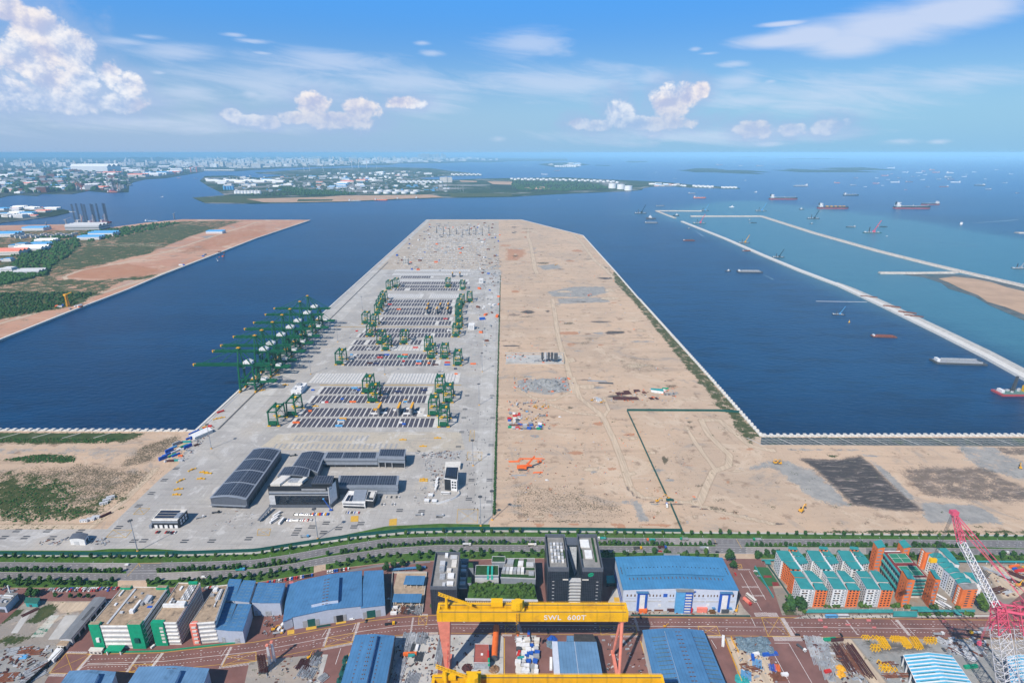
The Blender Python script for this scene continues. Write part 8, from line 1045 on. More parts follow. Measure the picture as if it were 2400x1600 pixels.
for t,x,y,k,lab in(('A2',1012,1003,3,'on the red road before the big blue shed'),('A3',2052,572,4,'on the side street behind the blue hall'),('A3',1180,965,3,'on the red road in the gantry shadow'),('A3',330,1098,3,'at the road edge under the gantry girder'),('A3',2235,545,0,'parked at the court hoarding, rear'),('A3',2260,590,2,'parked at the court hoarding, front'),('A4',672,1132,3,'alone on the red road before the rack yard'),('A4',270,1128,3,'at the crossing by the truck street'),('A2',1395,460,3,'on the service road by the low office, first'),('A2',1450,455,3,'on the service road by the low office, second'),('A2',1225,800,0,'beside the walled yard')):
 g=G(t,x,y);car(g.x,g.y,rc((0,1.5)),lab,k)
def mk_moto():
 b=MB();b.cyl((-.65,-.06,.3),(-.65,.06,.3),.3,n=8);b.cyl((.65,-.06,.3),(.65,.06,.3),.3,n=8);b.box(-.6,-.15,.35,.5,.15,.75);b.beam((.5,0,.6),(.4,0,1.1),.08);b.beam((.4,-.3,1.08),(.4,.3,1.08),.06);b.box(-.6,-.12,.75,.1,.12,.88);return tag(b.bd('motorcycle',M_BLACK),'m','motorcycle')
for k in range(90):
 x=rc((ru(270,520),ru(740,1130),ru(1400,1930)));g=G('A4',x,ru(938,978));proto('moto',mk_moto,f"dark motorcycle parked on the footway {'beside the bus stop' if x < 700 else 'below the teal walk' if x < 1200 else 'towards the lattice crane'}",(g.x,g.y,.2),ru(1.2,1.9),'motorcycles along the dormitory footway')
for t,x,y,L,Wd,n,m,rt,lab in(('B3',1047,134,48,12,10,KDR,0,'long maroon sheet piles alone nearest the green hoarding'),('B3',980,90,10,12,8,KDR,.2,'maroon pile stack, first of the upper row'),('B3',1025,88,9,12,7,KDR,.2,'maroon pile stack, second of the upper row'),('B3',1060,78,12,18,9,KDR,.2,'larger maroon pile stack, third of the upper row'),('B3',1145,62,12,10,7,KDR,.1,'maroon pile stack beside the teal roofed store'),('B3',1280,134,8,10,6,KDR,.3,'small maroon pile stack at the end of the long one'),('B3',1330,135,5,9,5,KDR,.3,'smallest maroon pile stack farthest from the haul road'),('B3',1215,80,8,8,6,KRU,.5,'rusty bundle before the teal roofed store'),('P',1400,893,40,6,7,KG,-.1,'grey timber row on the sand above the pile stacks'),('P',1420,898,30,6,6,KDG,-.1,'dark timber row on the sand above the pile stacks'),('B3',180,686,40,3,3,KOR,.02,'orange boom sections laid out in a line'),('B3',20,713,16,3,3,KOR,.05,'short orange boom section beside the terminal hedge'),('B3',235,813,14,3,3,KOR,.1,'orange boom section in front of the orange crane'),('B3',60,838,24,3,4,KST,.05,'grey rods in front of the orange crane'),('B3',150,410,50,4,5,KDG,0,'long dark pipe row at the foot of the plant area'),('B3',90,378,40,6,6,KRU,0,'mixed rusty parts row in the plant area')):
 pile_of_bars('pile_stack',lab,'stack',clutter(t,x,y),L,Wd,1.,rt,m,n,min(.6,Wd/n*.5),'stacks on the sandy land',int(x),.05)
q=RQ('B3',[(1275,50),(1395,68),(1385,45),(1275,38)],5);B=Bld('store_shed','teal roofed open store beside the pile stacks on the sand','shed',q);B.wall(q,5,KW);B.roof(q,5,M_TEAL);g=G('B3',1345,62);cabin('c2',KW,KW,26,5,3,g.x,g.y,0,'long white cabin in front of the teal roofed store');g=G('B3',1408,45);container('green',g.x,g.y,0,'green container beside the teal roofed store',.05)
for t,x,y,k,rt,sc,lab in(('B3',205,210,'y',.3,1.4,'yellow excavator in the plant park, beside a second one'),('B3',222,218,'y',2.,1.4,'yellow excavator in the plant park, close behind the first'),('B3',283,212,'y',.8,1.6,'yellow excavator with raised arm in the plant park'),('B3',333,215,'y',1.5,1.4,'yellow excavator nearest the haul road in the plant park'),('B3',135,322,'y',1.,1.2,'yellow excavator among white bags in the plant park'),('B3',218,322,'y',.4,1.2,'yellow machine alone beside the plant park'),('B3',735,152,'y',.2,1.6,'yellow excavator beside the cabins on the haul road'),('B3',820,172,'y',.1,1.6,'yellow wheeled machine in front of the cabins'),('B3',1435,1050,'y',2.5,1.5,'yellow excavator at the gap in the green hoarding, rear'),('B3',1335,1078,'y',.3,1.6,'yellow excavator at the gap in the green hoarding, front'),('B4',70,728,'y',.2,2.,'yellow excavator at the edge of the gravel, one of a pair'),('B4',105,732,'y',2.8,2.,'yellow excavator at the edge of the gravel, other of a pair'),('B4',305,1168,'y',.7,2.6,'yellow excavator with raised boom on the sand before the dark field'),('B4',2315,772,'y',1,2.,'yellow machine at the far edge of the ploughed field'),('B3',110,40,'o',.5,1.5,'orange excavator beside the gravel pile, first'),('B3',170,28,'o',2.2,1.5,'orange excavator beside the gravel pile, second'),('C5',705,1385,'o',.4,2.2,'red excavator on the far gravel field'),('C5',400,1105,'y',.2,2.2,'dark excavator on the far grey mound')):
 g=G(t,x,y);excavator(g.x,g.y,rt,lab,KOR if k=='o' else KAM,k,0,sc*.62)
for t,x,y,kind,c1,c2,rt,lab in(('B3',125,175,'flat',KLG,KST,.1,'pale lorry at the top of the plant park'),('B3',190,175,'flat',KST,KG,.1,'grey lorry at the top of the plant park'),('B3',138,255,'van',KSB,KSB,.1,'pale blue pick up in the plant park'),('B3',1422,1120,'tip',KBL,KW,1.4,'blue and white lorry at the gap in the green hoarding'),('B3',1450,1072,'box',M_DKGREEN,M_DKGREEN,0,'dark green box lorry on the haul road at the gap'),('B3',45,190,'box',KW,KLG,1.4,'white box lorry beside the terminal hedge'),('B3',320,886,'van',KW,KW,0,'white van alone on the sand below the orange crane'),('B3',300,295,'tip',KOR,KG,.1,'orange tipper lorry parked beside the plant park'),('B3',275,295,'tip',KDG,KG,.1,'grey tipper lorry parked beside the orange one'),('B3',440,905-600,'van',KW,KW,0,'white van on the track near the plant park'),('P',1309,838,'tip',KW,KG,1.4,'white lorry on the haul road by the batching plant')):
 g=G(t,x,y);lorry(kind,lab[:14],c1,c2,g.x,g.y,rt,lab,.05)
for x,y,lab in((770,140,'white cabin behind the haul road corner, first of three'),(790,148,'white cabin behind the haul road corner, second of three'),(800,158,'white cabin behind the haul road corner, third of three')):
 g=G('B3',x,y);cabin('c3',KW,KLG,9,6,3,g.x,g.y,.1,lab,'cabins at the haul road corner')
PPK=['white','blue','red','grey','silver','green','dark grey']
for k in range(46):
 x,y=ru(-25,75),ru(265,420)
 if k>28:x,y=ru(80,300),ru(360,420)
 c=rnd.randrange(7);g=G('B3',x,y);proto(('bin2',c),mk_bin([KW,KBL,M_RED,KG,KLG,M_EMERALD,KDG][c],5,2.6,2.6),f"{PPK[c]} equipment box {'in the crowded plant rows by the hedge' if k <= 28 else 'in the lower plant rows'}",(g.x,g.y,.02),ru(-.4,.4),'equipment boxes in the plant park',ru(.7,1.4))
g=G('B3',95,778);t=thing('crawler_crane','bright orange crawler crane with raised short boom on the sand','crane',(g.x,g.y,0))
for s in(-1,1):
 b1(t,'track',KDG,'box',-6,s*4-1,0,6,s*4+1,2)
b1(t,'body',KOR,'box',-8,-3,2.1,6,3,5);b1(t,'cab',KOR,'box',3,-4.5,2.2,6,-3.1,5.2);b=MB();lattice(b,(5,0,4),(18,2,20),2.2,1.2,7,0,.4);b.bd('boom',KOR,t);b=MB();lattice(b,(-4,0,5),(14,0,6),1.8,1.4,7,0,.4);b.bd('folded_mast',KOR,t)
for x,y,lab in((240,714,'orange counterweight block, first of two, right of the laid boom'.replace('right of','beside')),(262,714,'orange counterweight block, second of two, beside the laid boom')):
 g=G('B3',x,y);proto('cw',mk_bin(KOR,2.4,5,2),lab,(g.x,g.y,0),0,'orange counterweights')
sheet('pale_floor',GL('P',[(1186,851),(1320,851),(1318,831),(1186,831)]),.06,KCO);g=G('P',1290,848);t=thing('batching_plant','dark steel batching plant with silos on the pale walled floor','plant',(g.x,g.y,0))
for k in range(4):
 b=MB();b.cyl((-18+k*7,0,8),(-18+k*7,0,22),2.6,n=12);b.cyl((-18+k*7,0,3),(-18+k*7,0,8),.6,2.6,12);b.bd('silo',KDG if k!=1 else KLG,t)
b1(t,'mixer_house',KDG,'box',8,-3,4,16,4,20);b1(t,'conveyor',KG,'beam',(8,0,18),(-36,3,2),1.6)
for k in range(4):
 b1(t,'leg',KDG,'beam',(9+(k%2)*6,-2+(k//2)*5,0),(9+(k%2)*6,-2+(k//2)*5,4),.7)
hoarding('pale block wall round the batching plant floor',GL('P',[(1184,853),(1322,853),(1320,829),(1184,829)]),3,KCO);M_GRAV=paint('grey_gravel',(.27,.275,.275),.95,.3,.3)
for x,y,rx,h,lab in((1245,905,22,6,'grey gravel pile on the round work area, quay side'),(1280,898,26,7,'grey gravel pile on the round work area, middle'),(1300,908,16,5,'grey gravel pile on the round work area, haul road side')):heap(lab,'P',x,y,rx,rx*.8,h,M_GRAV,x)
FAR=[('dark blue',KBL),('white',KW),('grey',KG),('rusty',KRU),('orange',KOR)]
for k in range(95):
 if k<38:X,Y=ru(1120,1172),ru(545,800);wh='along the landward road of the pier'
 elif k<70:X,Y=ru(1000,1165),ru(522,560);wh='near the seaward end of the pier'
 elif k<82:X,Y=ru(930,1130),ru(570,640);wh='among the unfinished slab rows'
 else:X,Y=ru(940,985),ru(540,640);wh='along the far quay strip'
 g=G('P',X,Y);c,m=rc(FAR);proto(('far',c),mk_bin(m,9,4,3.5),f'small {c} site box {wh}',(g.x,g.y,.05),ru(0,3),'site boxes on the pier',ru(.7,1.7))
for k,x in enu(np.linspace(1024,1146,9)):
 g=G('P',x,ru(546,552));t=thing('piling_rig',f'slim dark piling rig near the pier end, {ordw(k)} from the quay','rig',(g.x,g.y,0),0,'piling rigs at the pier end');b=MB();lattice(b,(0,0,0),(0,0,ru(28,48)),2.5,2,8,0,.6);b.bd('mast',KDG,t);b1(t,'body',KDG,'box',-4,-2,0,3,2,4)
def bank(name,label,pts,w,h,mat,cat='breakwater',top=.55):
 """trapezoid dam along a line""";b=MB();P=[Vec(p)for p in pts];sec=[]
 for k,p in enu(P):
  d=(P[min(k+1,len(P)-1)]-P[max(k-1,0)]).normalized();n=Vec((-d.y,d.x))*w/2;sec.append([(p.x-n.x,p.y-n.y,WATER_Z-1),(p.x-n.x*top,p.y-n.y*top,h),(p.x+n.x*top,p.y+n.y*top,h),(p.x+n.x,p.y+n.y,WATER_Z-1)])
 for a,c in zip(sec,sec[1:]):
  for i in range(3):b.face([a[i],c[i],c[i+1],a[i+1]])
 b.face(sec[0]);b.face(sec[-1][::-1]);return tag(b.bd(name,mat),label,cat)
def WL(t,pts):return GL(t,pts,0)
bank('breakwater','long white caisson breakwater slanting from the small harbour mouth',[G2('C5',1562,700)]+WL('C6',[(0,735),(290,862),(580,982),(900,1102),(1260,1268),(1700,1480),(2060,1660),(2500,1900)]),20,1.5,KOW,top=.9);bank('breakwater','broad sandy dam road running along the white caisson breakwater',WL('C6',[(870,1082),(1000,1130),(1260,1242),(1710,1452),(2080,1630),(2500,1850)]),26,1.,KCO);bank('breakwater','long outer rubble breakwater with a square bend',[G2('C5',1640,652),G2('C5',2290,652)]+WL('C6',[(290,560),(700,690),(1200,830),(1600,930),(1830,985),(2352,1105),(2900,1230)]),34,2.5,M_ROCK);bank('breakwater','short rubble spur branching from the outer breakwater',WL('C6',[(1212,1002),(1500,1004),(1790,1000),(1850,990)]),22,2,M_ROCK);bank('breakwater','small straight arm of the angled breakwater at the harbour mouth',WL('C5',[(1325,602),(1740,604)]),22,2,M_ROCK);bank('breakwater','small slanting arm of the angled breakwater at the harbour mouth',WL('C5',[(1325,602),(1500,668)]),22,2,M_ROCK);bank('breakwater','pale sand tip reaching in from the frame edge',WL('C6',[(2295,688),(2500,686)]),40,1,M_ROCK)
for x,y,lab in((1130,1196,'rusty pile stack on the dam road, seaward end'),(1310,1275,'rusty pile stack on the dam road, middle'),(1430,1322,'longest rusty pile stack on the dam road'),(1480,1348,'rusty pile stack on the dam road, landward end')):
 g=G('C6',x,y);pile_of_bars('pile_stack',lab,'stack',(g.x,g.y),46,10,1.5,-.55,KRU,6,.8,'pile stacks on the dam road',x,1.1)
t=thing('floating_boom','line of small floats stretching from the caisson breakwater','boom',(*G2('C6',720,1230,WATER_Z),WATER_Z));c=G('C6',1110,1236,WATER_Z)
for k in range(34):
 b=MB();s=k/33;b.box((c.x-t.location.x)*s-2.4,(c.y-t.location.y)*s-1.2,-.3,(c.x-t.location.x)*s+2.4,(c.y-t.location.y)*s+1.2,1.);b.bd('float',KLG,t)
M_HULLR=P_('red_hull',(.42,.07,.08));M_HULLB=P_('black_hull',(.02,.035,.045));M_DECKR=P_('red_deck',(.3,.1,.09));M_DECKG=P_('green_deck',(.1,.2,.18))
def hull(b,L,Wd,z0,z1,m,sheer=0.):
 h,w=L/2,Wd/2;b.prism([(-h,-w*.8),(-h*.9,-w),(h*.7,-w),(h*.9,-w*.55),(h,0),(h*.9,w*.55),(h*.7,w),(-h*.9,w),(-h,w*.8)],z0,[z1,z1,z1,z1+sheer,z1+sheer,z1+sheer,z1,z1,z1],m)
def mk_ship(kind,L,mlow,mup,mdeck):
 def f():
  Wd=L*.17;t=thing({'barge':'barge','tug':'tug_boat','dredger':'dredger','crane':'crane_barge'}.get(kind,'cargo_ship'),'ship',{'barge':'barge','tug':'tug','crane':'barge'}.get(kind,'ship'));H=L*.055
  if kind in('barge','crane'):
   Wd=L*.28;H=L*.035;b1(t,'hull',mlow,'prism',[(-L/2,-Wd/2),(L/2,-Wd/2),(L/2,Wd/2),(-L/2,Wd/2)],-1,H,bottom=True);b1(t,'deck',mdeck,'box',-L*.46,-Wd*.42,H+.01,L*.42,Wd*.42,H+.5);b1(t,'deckhouse',KW,'box',-L*.46,-Wd*.22,H+.5,-L*.4,Wd*.22,H+L*.06)
   if kind=='barge':
    for s in(-1,1):
     b1(t,'bulwark',mup,'box',-L*.3,s*Wd*.36-.5,H+.5,L*.42,s*Wd*.36+.5,H+L*.035)
   else:
    b1(t,'crane_house',mup,'box',L*.02,-Wd*.2,H+.5,L*.16,Wd*.2,H+L*.12);b=MB();lattice(b,(L*.1,0,H+L*.1),(L*.42,0,L*.75),L*.035,L*.02,7,0,L*.008);b.bd('crane_boom',mup,t);b=MB();lattice(b,(-L*.2,0,H),(-L*.18,0,L*.36),L*.04,L*.02,6,0,L*.008);b.bd('spud_tower',KDG,t);b=MB()
    for k in range(8):b.obox(ru(-.3,.4)*L,ru(-.3,.3)*Wd,H+.5,L*.05,L*.04,L*ru(.02,.06),ru(0,1))
    b.bd('deck_gear',KLG,t)
   return t
  if kind=='tug':
   Wd=L*.3;H=L*.09;b=MB();hull(b,L,Wd,-1,H,0,L*.05);b.bd('hull',mlow,t);b=MB();b.box(-L*.1,-Wd*.3,H,L*.22,Wd*.3,H+L*.12);b.box(0,-Wd*.25,H+L*.12,L*.17,Wd*.25,H+L*.24);b.bd('deckhouse',KW,t);b1(t,'mast',KG,'cyl',(L*.05,0,H+L*.2),(L*.05,0,H+L*.5),L*.012,n=6);return t
  b=MB();hull(b,L,Wd,-1,H*.5,0);b.bd('hull',mlow,t);b=MB();hull(b,L*.998,Wd*.985,H*.5+.01,H,0,H*.35);b.bd('upper_hull',mup,t);b=MB();hull(b,L*.93,Wd*.9,H+.05,H+.3,0);b.bd('deck',mdeck,t);b=MB();b.box(-L*.46,-Wd*.42,H,-L*.36,Wd*.42,H+L*.07);b.box(-L*.45,-Wd*.3,H+L*.07,-L*.37,Wd*.3,H+L*.11);b.box(-L*.4,-Wd*.55,H+L*.1,-L*.375,Wd*.55,H+L*.118);d=b.bd('superstructure',KW,t);b1(d,'funnel',mup,'box',-L*.475,-Wd*.15,H+L*.05,-L*.455,Wd*.15,H+L*.13);b=MB()
  if kind=='tanker':
   b.beam((-L*.34,0,H+2),(L*.4,0,H+2),L*.012);
   for s in(-.28,.05):b.beam((L*s,-Wd*.4,H+2),(L*s,Wd*.4,H+2),L*.02)
   b.cyl((L*.02,0,H),(L*.02,0,H+L*.06),L*.006,n=6);b.cyl((L*.42,0,H),(L*.42,0,H+L*.07),L*.006,n=6)
  elif kind=='gas':
   for s in(-.24,-.1,.04,.18,.3):b.box(L*s,-Wd*.25,H,L*(s+.07),Wd*.25,H+L*.035)
  else:
   for s in(-.25,-.08,.1,.26):b.box(L*s,-Wd*.33,H,L*(s+.12),Wd*.33,H+L*.018);b.beam((L*(s-.02),0,H),(L*(s-.02),0,H+L*.1),L*.012)
  b.bd('deck_gear',{'gas':KAM,'tanker':KLG,'cargo':KOW,'dredger':KOW}[kind],t);return t
 return f
def ship(t,x,y,wpx,kind,cols,label,rot=0.,group=None):
 g=G(t,x,y,WATER_Z);k=(CAM_H-WATER_Z)/(CT*((px(t,x,y)[1]-800)/F_PX)+ST);L=wpx/TILES[t][2]*k/F_PX;key=('ship',kind,cols);base=100.;ms={'red':(M_HULLR,M_HULLB,M_DECKR),'green':(M_HULLR,M_HULLB,M_DECKG),'blue':(M_HULLR,KBL,M_DECKR),'white':(KW,KW,KLG),'grey':(KDG,KST,KG),'rust':(KRU,KRU,M_DECKR),'black':(M_BLACK,M_HULLB,KG),'crimson':(M_DECKR,KOR,M_DECKR),'yellow':(M_HULLR,KY,M_DECKG),'teal':(M_BLACK,KSB,KG),'pinkcrane':(M_DKGREEN,M_LPINK,KG),'amber':(M_BLACK,KAM,KG)}[cols];return proto(key,mk_ship(kind,base,*ms),label,(g.x,g.y,WATER_Z),rot,group,L/base)
for a in(('C6',457,428,218,'tanker','green','large red and black tanker lying beyond the square bend of the breakwater',-.04),('C6',847,500,236,'gas','red','large red gas carrier with yellow deck tanks',-.06),('C6',1470,500,276,'tanker','green','longest red and black tanker, lying before another ship',-.06),('C6',1610,470,154,'tanker','red','red decked tanker close behind the longest one',PI+.12),('C6',1858,622,100,'dredger','white','white dredger with orange deck on the turquoise rim',.9),('C6',592,326,112,'cargo','grey','grey bulk ship far beyond the angled breakwater',PI),('C6',990,398,122,'cargo','black','black cargo ship alone behind the gas carrier',0),('C6',1720,330,72,'tanker','red','red ship in the crowd, nearest the viewer',PI),('C6',2000,320,86,'cargo','black','black ship at the far side of the crowd',PI),('C6',2068,350,50,'cargo','grey','small grey ship before the black one at the far side',PI),('C5',1725,488,116,'cargo','crimson','all red cargo ship near the white tank point',0),('C5',1655,447,70,'cargo','grey','grey ship passing the white tank point',0),('C5',1180,628,108,'crane','black','dark piling vessel with tall tower off the pier corner',0),('C5',1362,560,78,'barge','grey','flat barge behind the angled breakwater',0),('C5',1275,678,90,'tug','grey','grey work boat passing in front of the angled breakwater',PI),('C5',1280,716,118,'barge','grey','grey loaded barge off the pier corner',-.1),('C5',1720,720,112,'crane','pinkcrane','crane barge with red boom just behind the caisson breakwater',0),('C5',1508,650,56,'tug','black','dark tug between the two breakwater mouths',0),('C5',1623,770,30,'tug','grey','small tug on the inner side of the caisson breakwater',.3),('C5',1625,878,108,'barge','rust','rusty hopper barge in mid channel',-.06),('C5',1768,605,80,'crane','teal','crane barge with blue boom at the end of the angled breakwater',0),('C6',280,520,82,'crane','teal','crane barge with blue boom beyond the outer breakwater',-.1),('C6',693,580,90,'crane','black','dark barge with slim mast beyond the outer breakwater',0),('C6',678,620,26,'tug','grey','small tug beside the outer breakwater',0),('C6',218,614,56,'barge','black','low barge just inside the outer breakwater',-.1),('C6',188,592,22,'tug','grey','tiny tug above the low barge inside the outer breakwater',0),('C6',987,647,74,'cargo','black','dark supply ship in the turquoise water',PI),('C6',1155,692,130,'crane','pinkcrane','green hulled crane barge with red boom in the turquoise water',0),('C6',1237,645,68,'barge','black','black hopper barge beside the red crane barge',-.2),('C6',148,770,84,'crane','amber','crane barge with yellow boom behind the caisson breakwater',0),('C6',175,834,82,'barge','rust','cluttered barge moored at the caisson breakwater',0),('C6',417,884,88,'crane','black','dark drilling barge behind the caisson breakwater',0),('C6',20,994,46,'tug','grey','white housed tug ahead of the long grey barge',0),('C6',190,1000,190,'barge','grey','long grey barge with raised sides, towed by a tug',-.06),('C6',892,1335,92,'crane','teal','barge with a pair of pale towers below the float line',-.2),('C6',1247,1508,178,'barge','rust','long rusty barge below the barge with towers',-.12),('C6',2315,972,110,'crane','grey','grey vessel with tower at the frame edge',0),('P',2245,850,110,'barge','grey','big rafted grey barge near the caisson breakwater',-.1),('P',2395,922,120,'crane','yellow','red barge with yellow crane at the frame edge',0.),('C3',1400,292,30,'cargo','crimson','red ship in the channel towards the city',0),('C3',1532,296,30,'cargo','red','red and white ship near the blue silo shore',0),('C3',566,558,50,'cargo','white','cream ship at the tip of the shipyard island',0),('C3',1190,634,110,'cargo','teal','blue and white ship moored behind the green fields',0),('C3',1270,440,20,'tug','white','white launch speeding up the channel',.3),('C3',880,405,80,'cargo','crimson','red drill ship under the far rigs',0),('C4',1270,388,90,'cargo','grey','grey ship moored at the bare shore of the tank island',0),('C4',1450,382,94,'cargo','crimson','red ship moored at the bare shore of the tank island',0),('C4',1560,374,36,'tug','black','small dark boat at the bare shore',0),('C4',1690,370,40,'tug','black','small dark boat farther along the bare shore',0),('C5',430,502,12,'tug','white','tiny white launch between pier and tank island',0),('C6',240,372,24,'tug','white','white launch with a long wake past the tank point',0),('C6',50,490,40,'tug','white','white work boat beyond the harbour mouth',0),('C6',600,508,40,'tug','grey','grey tug left of the gas carrier'.replace('left of','before'),PI),('C6',1272,718,14,'tug','white','tiny boat beside the black hopper barge',0)):
 ship(*a[:7],a[7])
SM=[(880,299,38),(920,243,14),(1025,262,30),(1008,318,40),(1185,303,38),(1193,261,22),(1255,242,40),(1310,229,18),(1282,273,18),(1335,295,52),(1448,292,46),(1420,354,18),(1416,216,34),(1525,219,34),(1562,208,30),(1573,234,22),(1522,243,14),(1553,274,24),(1630,198,44),(1658,217,40),(1772,222,60),(1755,257,60),(1775,272,44),(1812,295,54),(2137,197,24),(1302,183,44),(272,166,44),(378,156,14),(115,166,20),(70,129,14),(155,279,14),(1900,232,14),(930,412,10),(1100,330,20),(1240,320,24),(1370,262,26),(1480,250,22),(1590,330,22),(1680,270,28),(1880,250,30),(1960,215,26),(2050,270,22),(2200,300,30),(2250,230,26),(2300,380,30)]
for k,(x,y,w)in enu(sorted(SM)):
 ship('C6',x,y,w*1.25,rc(('cargo','tanker')),rc(('red','grey','white','white','crimson','white')),f'small ship at anchor far out, {ordw(k)} counting from the islet side',rc((0,PI,.3,PI-.2)),'small ships at anchor far out')
for k,(x,y,w)in enu(((415,237,54),(965,187,14),(1500,310,30),(2140,327,20),(120,192,14),(548,252,12),(1155,207,10),(1210,209,12),(1265,207,10),(1195,257,12),(1328,252,20),(1308,265,12),(1450,250,10),(300,271,60),(1640,157,14),(1910,186,60),(2100,192,30),(2285,194,50),(2045,150,14))):
 ship('C5',x,y,w,'cargo',('red','white','grey')[k%3],f'tiny ship in the strait behind the tank shore, {ordw(k)} counted',rc((0,PI)),'tiny ships in the strait')
g=G('C6',975,1395,WATER_Z);t=thing('buoy','yellow buoy floating above the long rusty barge','buoy',(g.x,g.y,WATER_Z));b1(t,'float',KY,'cyl',(0,0,0),(0,0,1.5),2.2,1.8,10);b1(t,'tower',KY,'cyl',(0,0,1.5),(0,0,7),1.2,.3,8);M_FOAM=P_('wake_foam',(.16,.26,.36),.6,.3,.05)
for t_,pts,w in(('C6',[(10,382),(230,372)],26),('C6',[(548,508),(590,508)],16),('C5',[(1640,778),(1700,800),(1760,840)],14),('C6',[(300,1020),(380,1060)],10),('C3',[(1180,465),(1262,442)],22),('C5',[(960,620),(1120,640)],26),('C5',[(1000,660),(1230,680)],26),('C6',[(1950,615),(2300,590)],40),('C6',[(1250,722),(2000,800)],30),('C5',[(1300,690),(1480,698)],20)):
 P2=[Vec(G2(t_,*p,WATER_Z))for p in pts];b=MB();nn=len(P2)
 for k in range(nn-1):
  d=(P2[k+1]-P2[k]).normalized();n=Vec((-d.y,d.x));w0,w1=w*.5*(.25+.75*k/nn),w*.5*(.25+.75*(k+1)/nn);b.face([(*(P2[k]-n*w0),WATER_Z+.3),(*(P2[k+1]-n*w1),WATER_Z+.3),(*(P2[k+1]+n*w1),WATER_Z+.3),(*(P2[k]+n*w0),WATER_Z+.3)])
 tag(b.bd('wake',M_FOAM),kind='stuff')
def mk_tank(m,h):
 def f():
  t=thing('storage_tank','tank','tank');b1(t,'shell',m,'cyl',(0,0,0),(0,0,h),1,n=20);b1(t,'roof',KLG,'cyl',(0,0,h),(0,0,h+.12),1.,.05,20);return t
 return f
M_SNOW=P_('tank_white',(.86,.86,.86),.5,.05)
def tank(t,x,y,rpx,label,group,m='w',h=.75):
 g=G(t,x,y,0);k=(CAM_H)/(CT*((px(t,x,y)[1]-800)/F_PX)+ST);proto(('tank',m,h),mk_tank(M_SNOW if m=='w' else KSB,h),label,(g.x,g.y,LZ),ru(0,6),group,rpx/TILES[t][2]*k/F_PX)
for k,(x,y)in enu(((922,396),(1000,404),(1068,416))):tank('C5',x,y,36,f'huge white tank, {ordw(k)} of three at the wooded shore of the tank island','three huge tanks',h=1.15)
gs='white tanks along the seaward shore'
for k in range(34):
 s=k/33;tank('C5',5+960*s+ru(-6,6),314+26*s*s+(k%2)*7,15,'white tank in the long row on the seaward shore of the tank island',gs,h=.8)
for k in range(9):tank('C5',1672+21*k,380+(k%2)*4+k*.8,14,'white tank in the group where the tank point narrows','white tanks on the narrow point',h=1.)
for k in range(8):tank('C5',1932+18*k,392+(k%2)*3,12,'white tank in the group at the tip of the tank point','white tanks at the tip',h=1.)
for k in range(16):tank('C4',452+(k%8)*23,325+(k//8)*9,13,'white tank in the block beside the blue silos','white tanks beside the silos',h=.9)
for k,x in enu((372,394,412,430)):tank('C4',x,308,9,f'tall blue silo, {ordw(k)} in its row on the channel shore','blue silos','b',3.)
for k in range(10):tank('C4',1425+(k%5)*62+(k//5)*20,334-(k//5)*12,22,'broad white tank beside the refinery columns','broad tanks beside the refinery',h=.6)
for k in range(18):tank('C4',1575+k*17,254+(k%2)*6,12,'white tank in the row before the cream block','white tanks before the cream block',h=.9)
for k in range(20):tank('C4',1110+(k%10)*52+ru(-15,15),205+(k//10)*22+ru(-6,6),12,'white tank scattered in the middle of the tank island','scattered tanks',h=.8)
for k in range(16):tank('C4',240+k*13,176,8,'white tank in the far row on the city shore','far tanks on the city shore',h=.9)
for k in range(14):tank('C4',1940+k*15,204+(k%2)*4,9,'white tank on the far spit behind the cream block','tanks on the far spit',h=.9)
for k in range(18):tank('C5',405+(k%9)*22,196+(k//9)*5,10,'white tank on the small refinery islet','tanks on the refinery islet',h=.9)
for k in range(12):tank('C4',255+k*42,236+(k%3)*10,16,'pale low tank on the channel shore above the blue silos','pale tanks above the silos',h=.5)
def mk_stack(h,m):
 def f():
  t=thing('chimney_stack','chimney','chimney');b1(t,'shaft',m,'cyl',(0,0,0),(0,0,h*.82),h*.035,h*.028,8);b=MB();b.cyl((0,0,h*.82),(0,0,h),h*.028,h*.026,8);b.bd('top_band',M_SALMON if m is KW else KG,t);return t
 return f
for k,(x,y,hp)in enu(((920,182,32),(957,180,40),(1052,180,36),(1250,160,46),(1297,160,50),(1352,162,46),(1170,190,26),(1420,165,20))):
 g=G('C4',x,y);H=hp/2.94*hypot(g.y,CAM_H)/F_PX;proto('stack',mk_stack(100,KW),f'tall white chimney on the tank island, {ordw(k)} from the blue silo side',(g.x,g.y,0),0,'tall chimneys of the tank island',H/100)
for k in range(34):
 x,y=ru(1185,1400),ru(310,338)
 if k>24:x,y=ru(1850,2020),ru(305,325)
 g=G('C4',x,y);proto('column',mk_stack(100,KST),f"thin grey refinery column {'between the wood and the broad tanks' if k <= 24 else 'in the small plant before the far wood'}",(g.x,g.y,0),0,'refinery columns',ru(.35,.75))
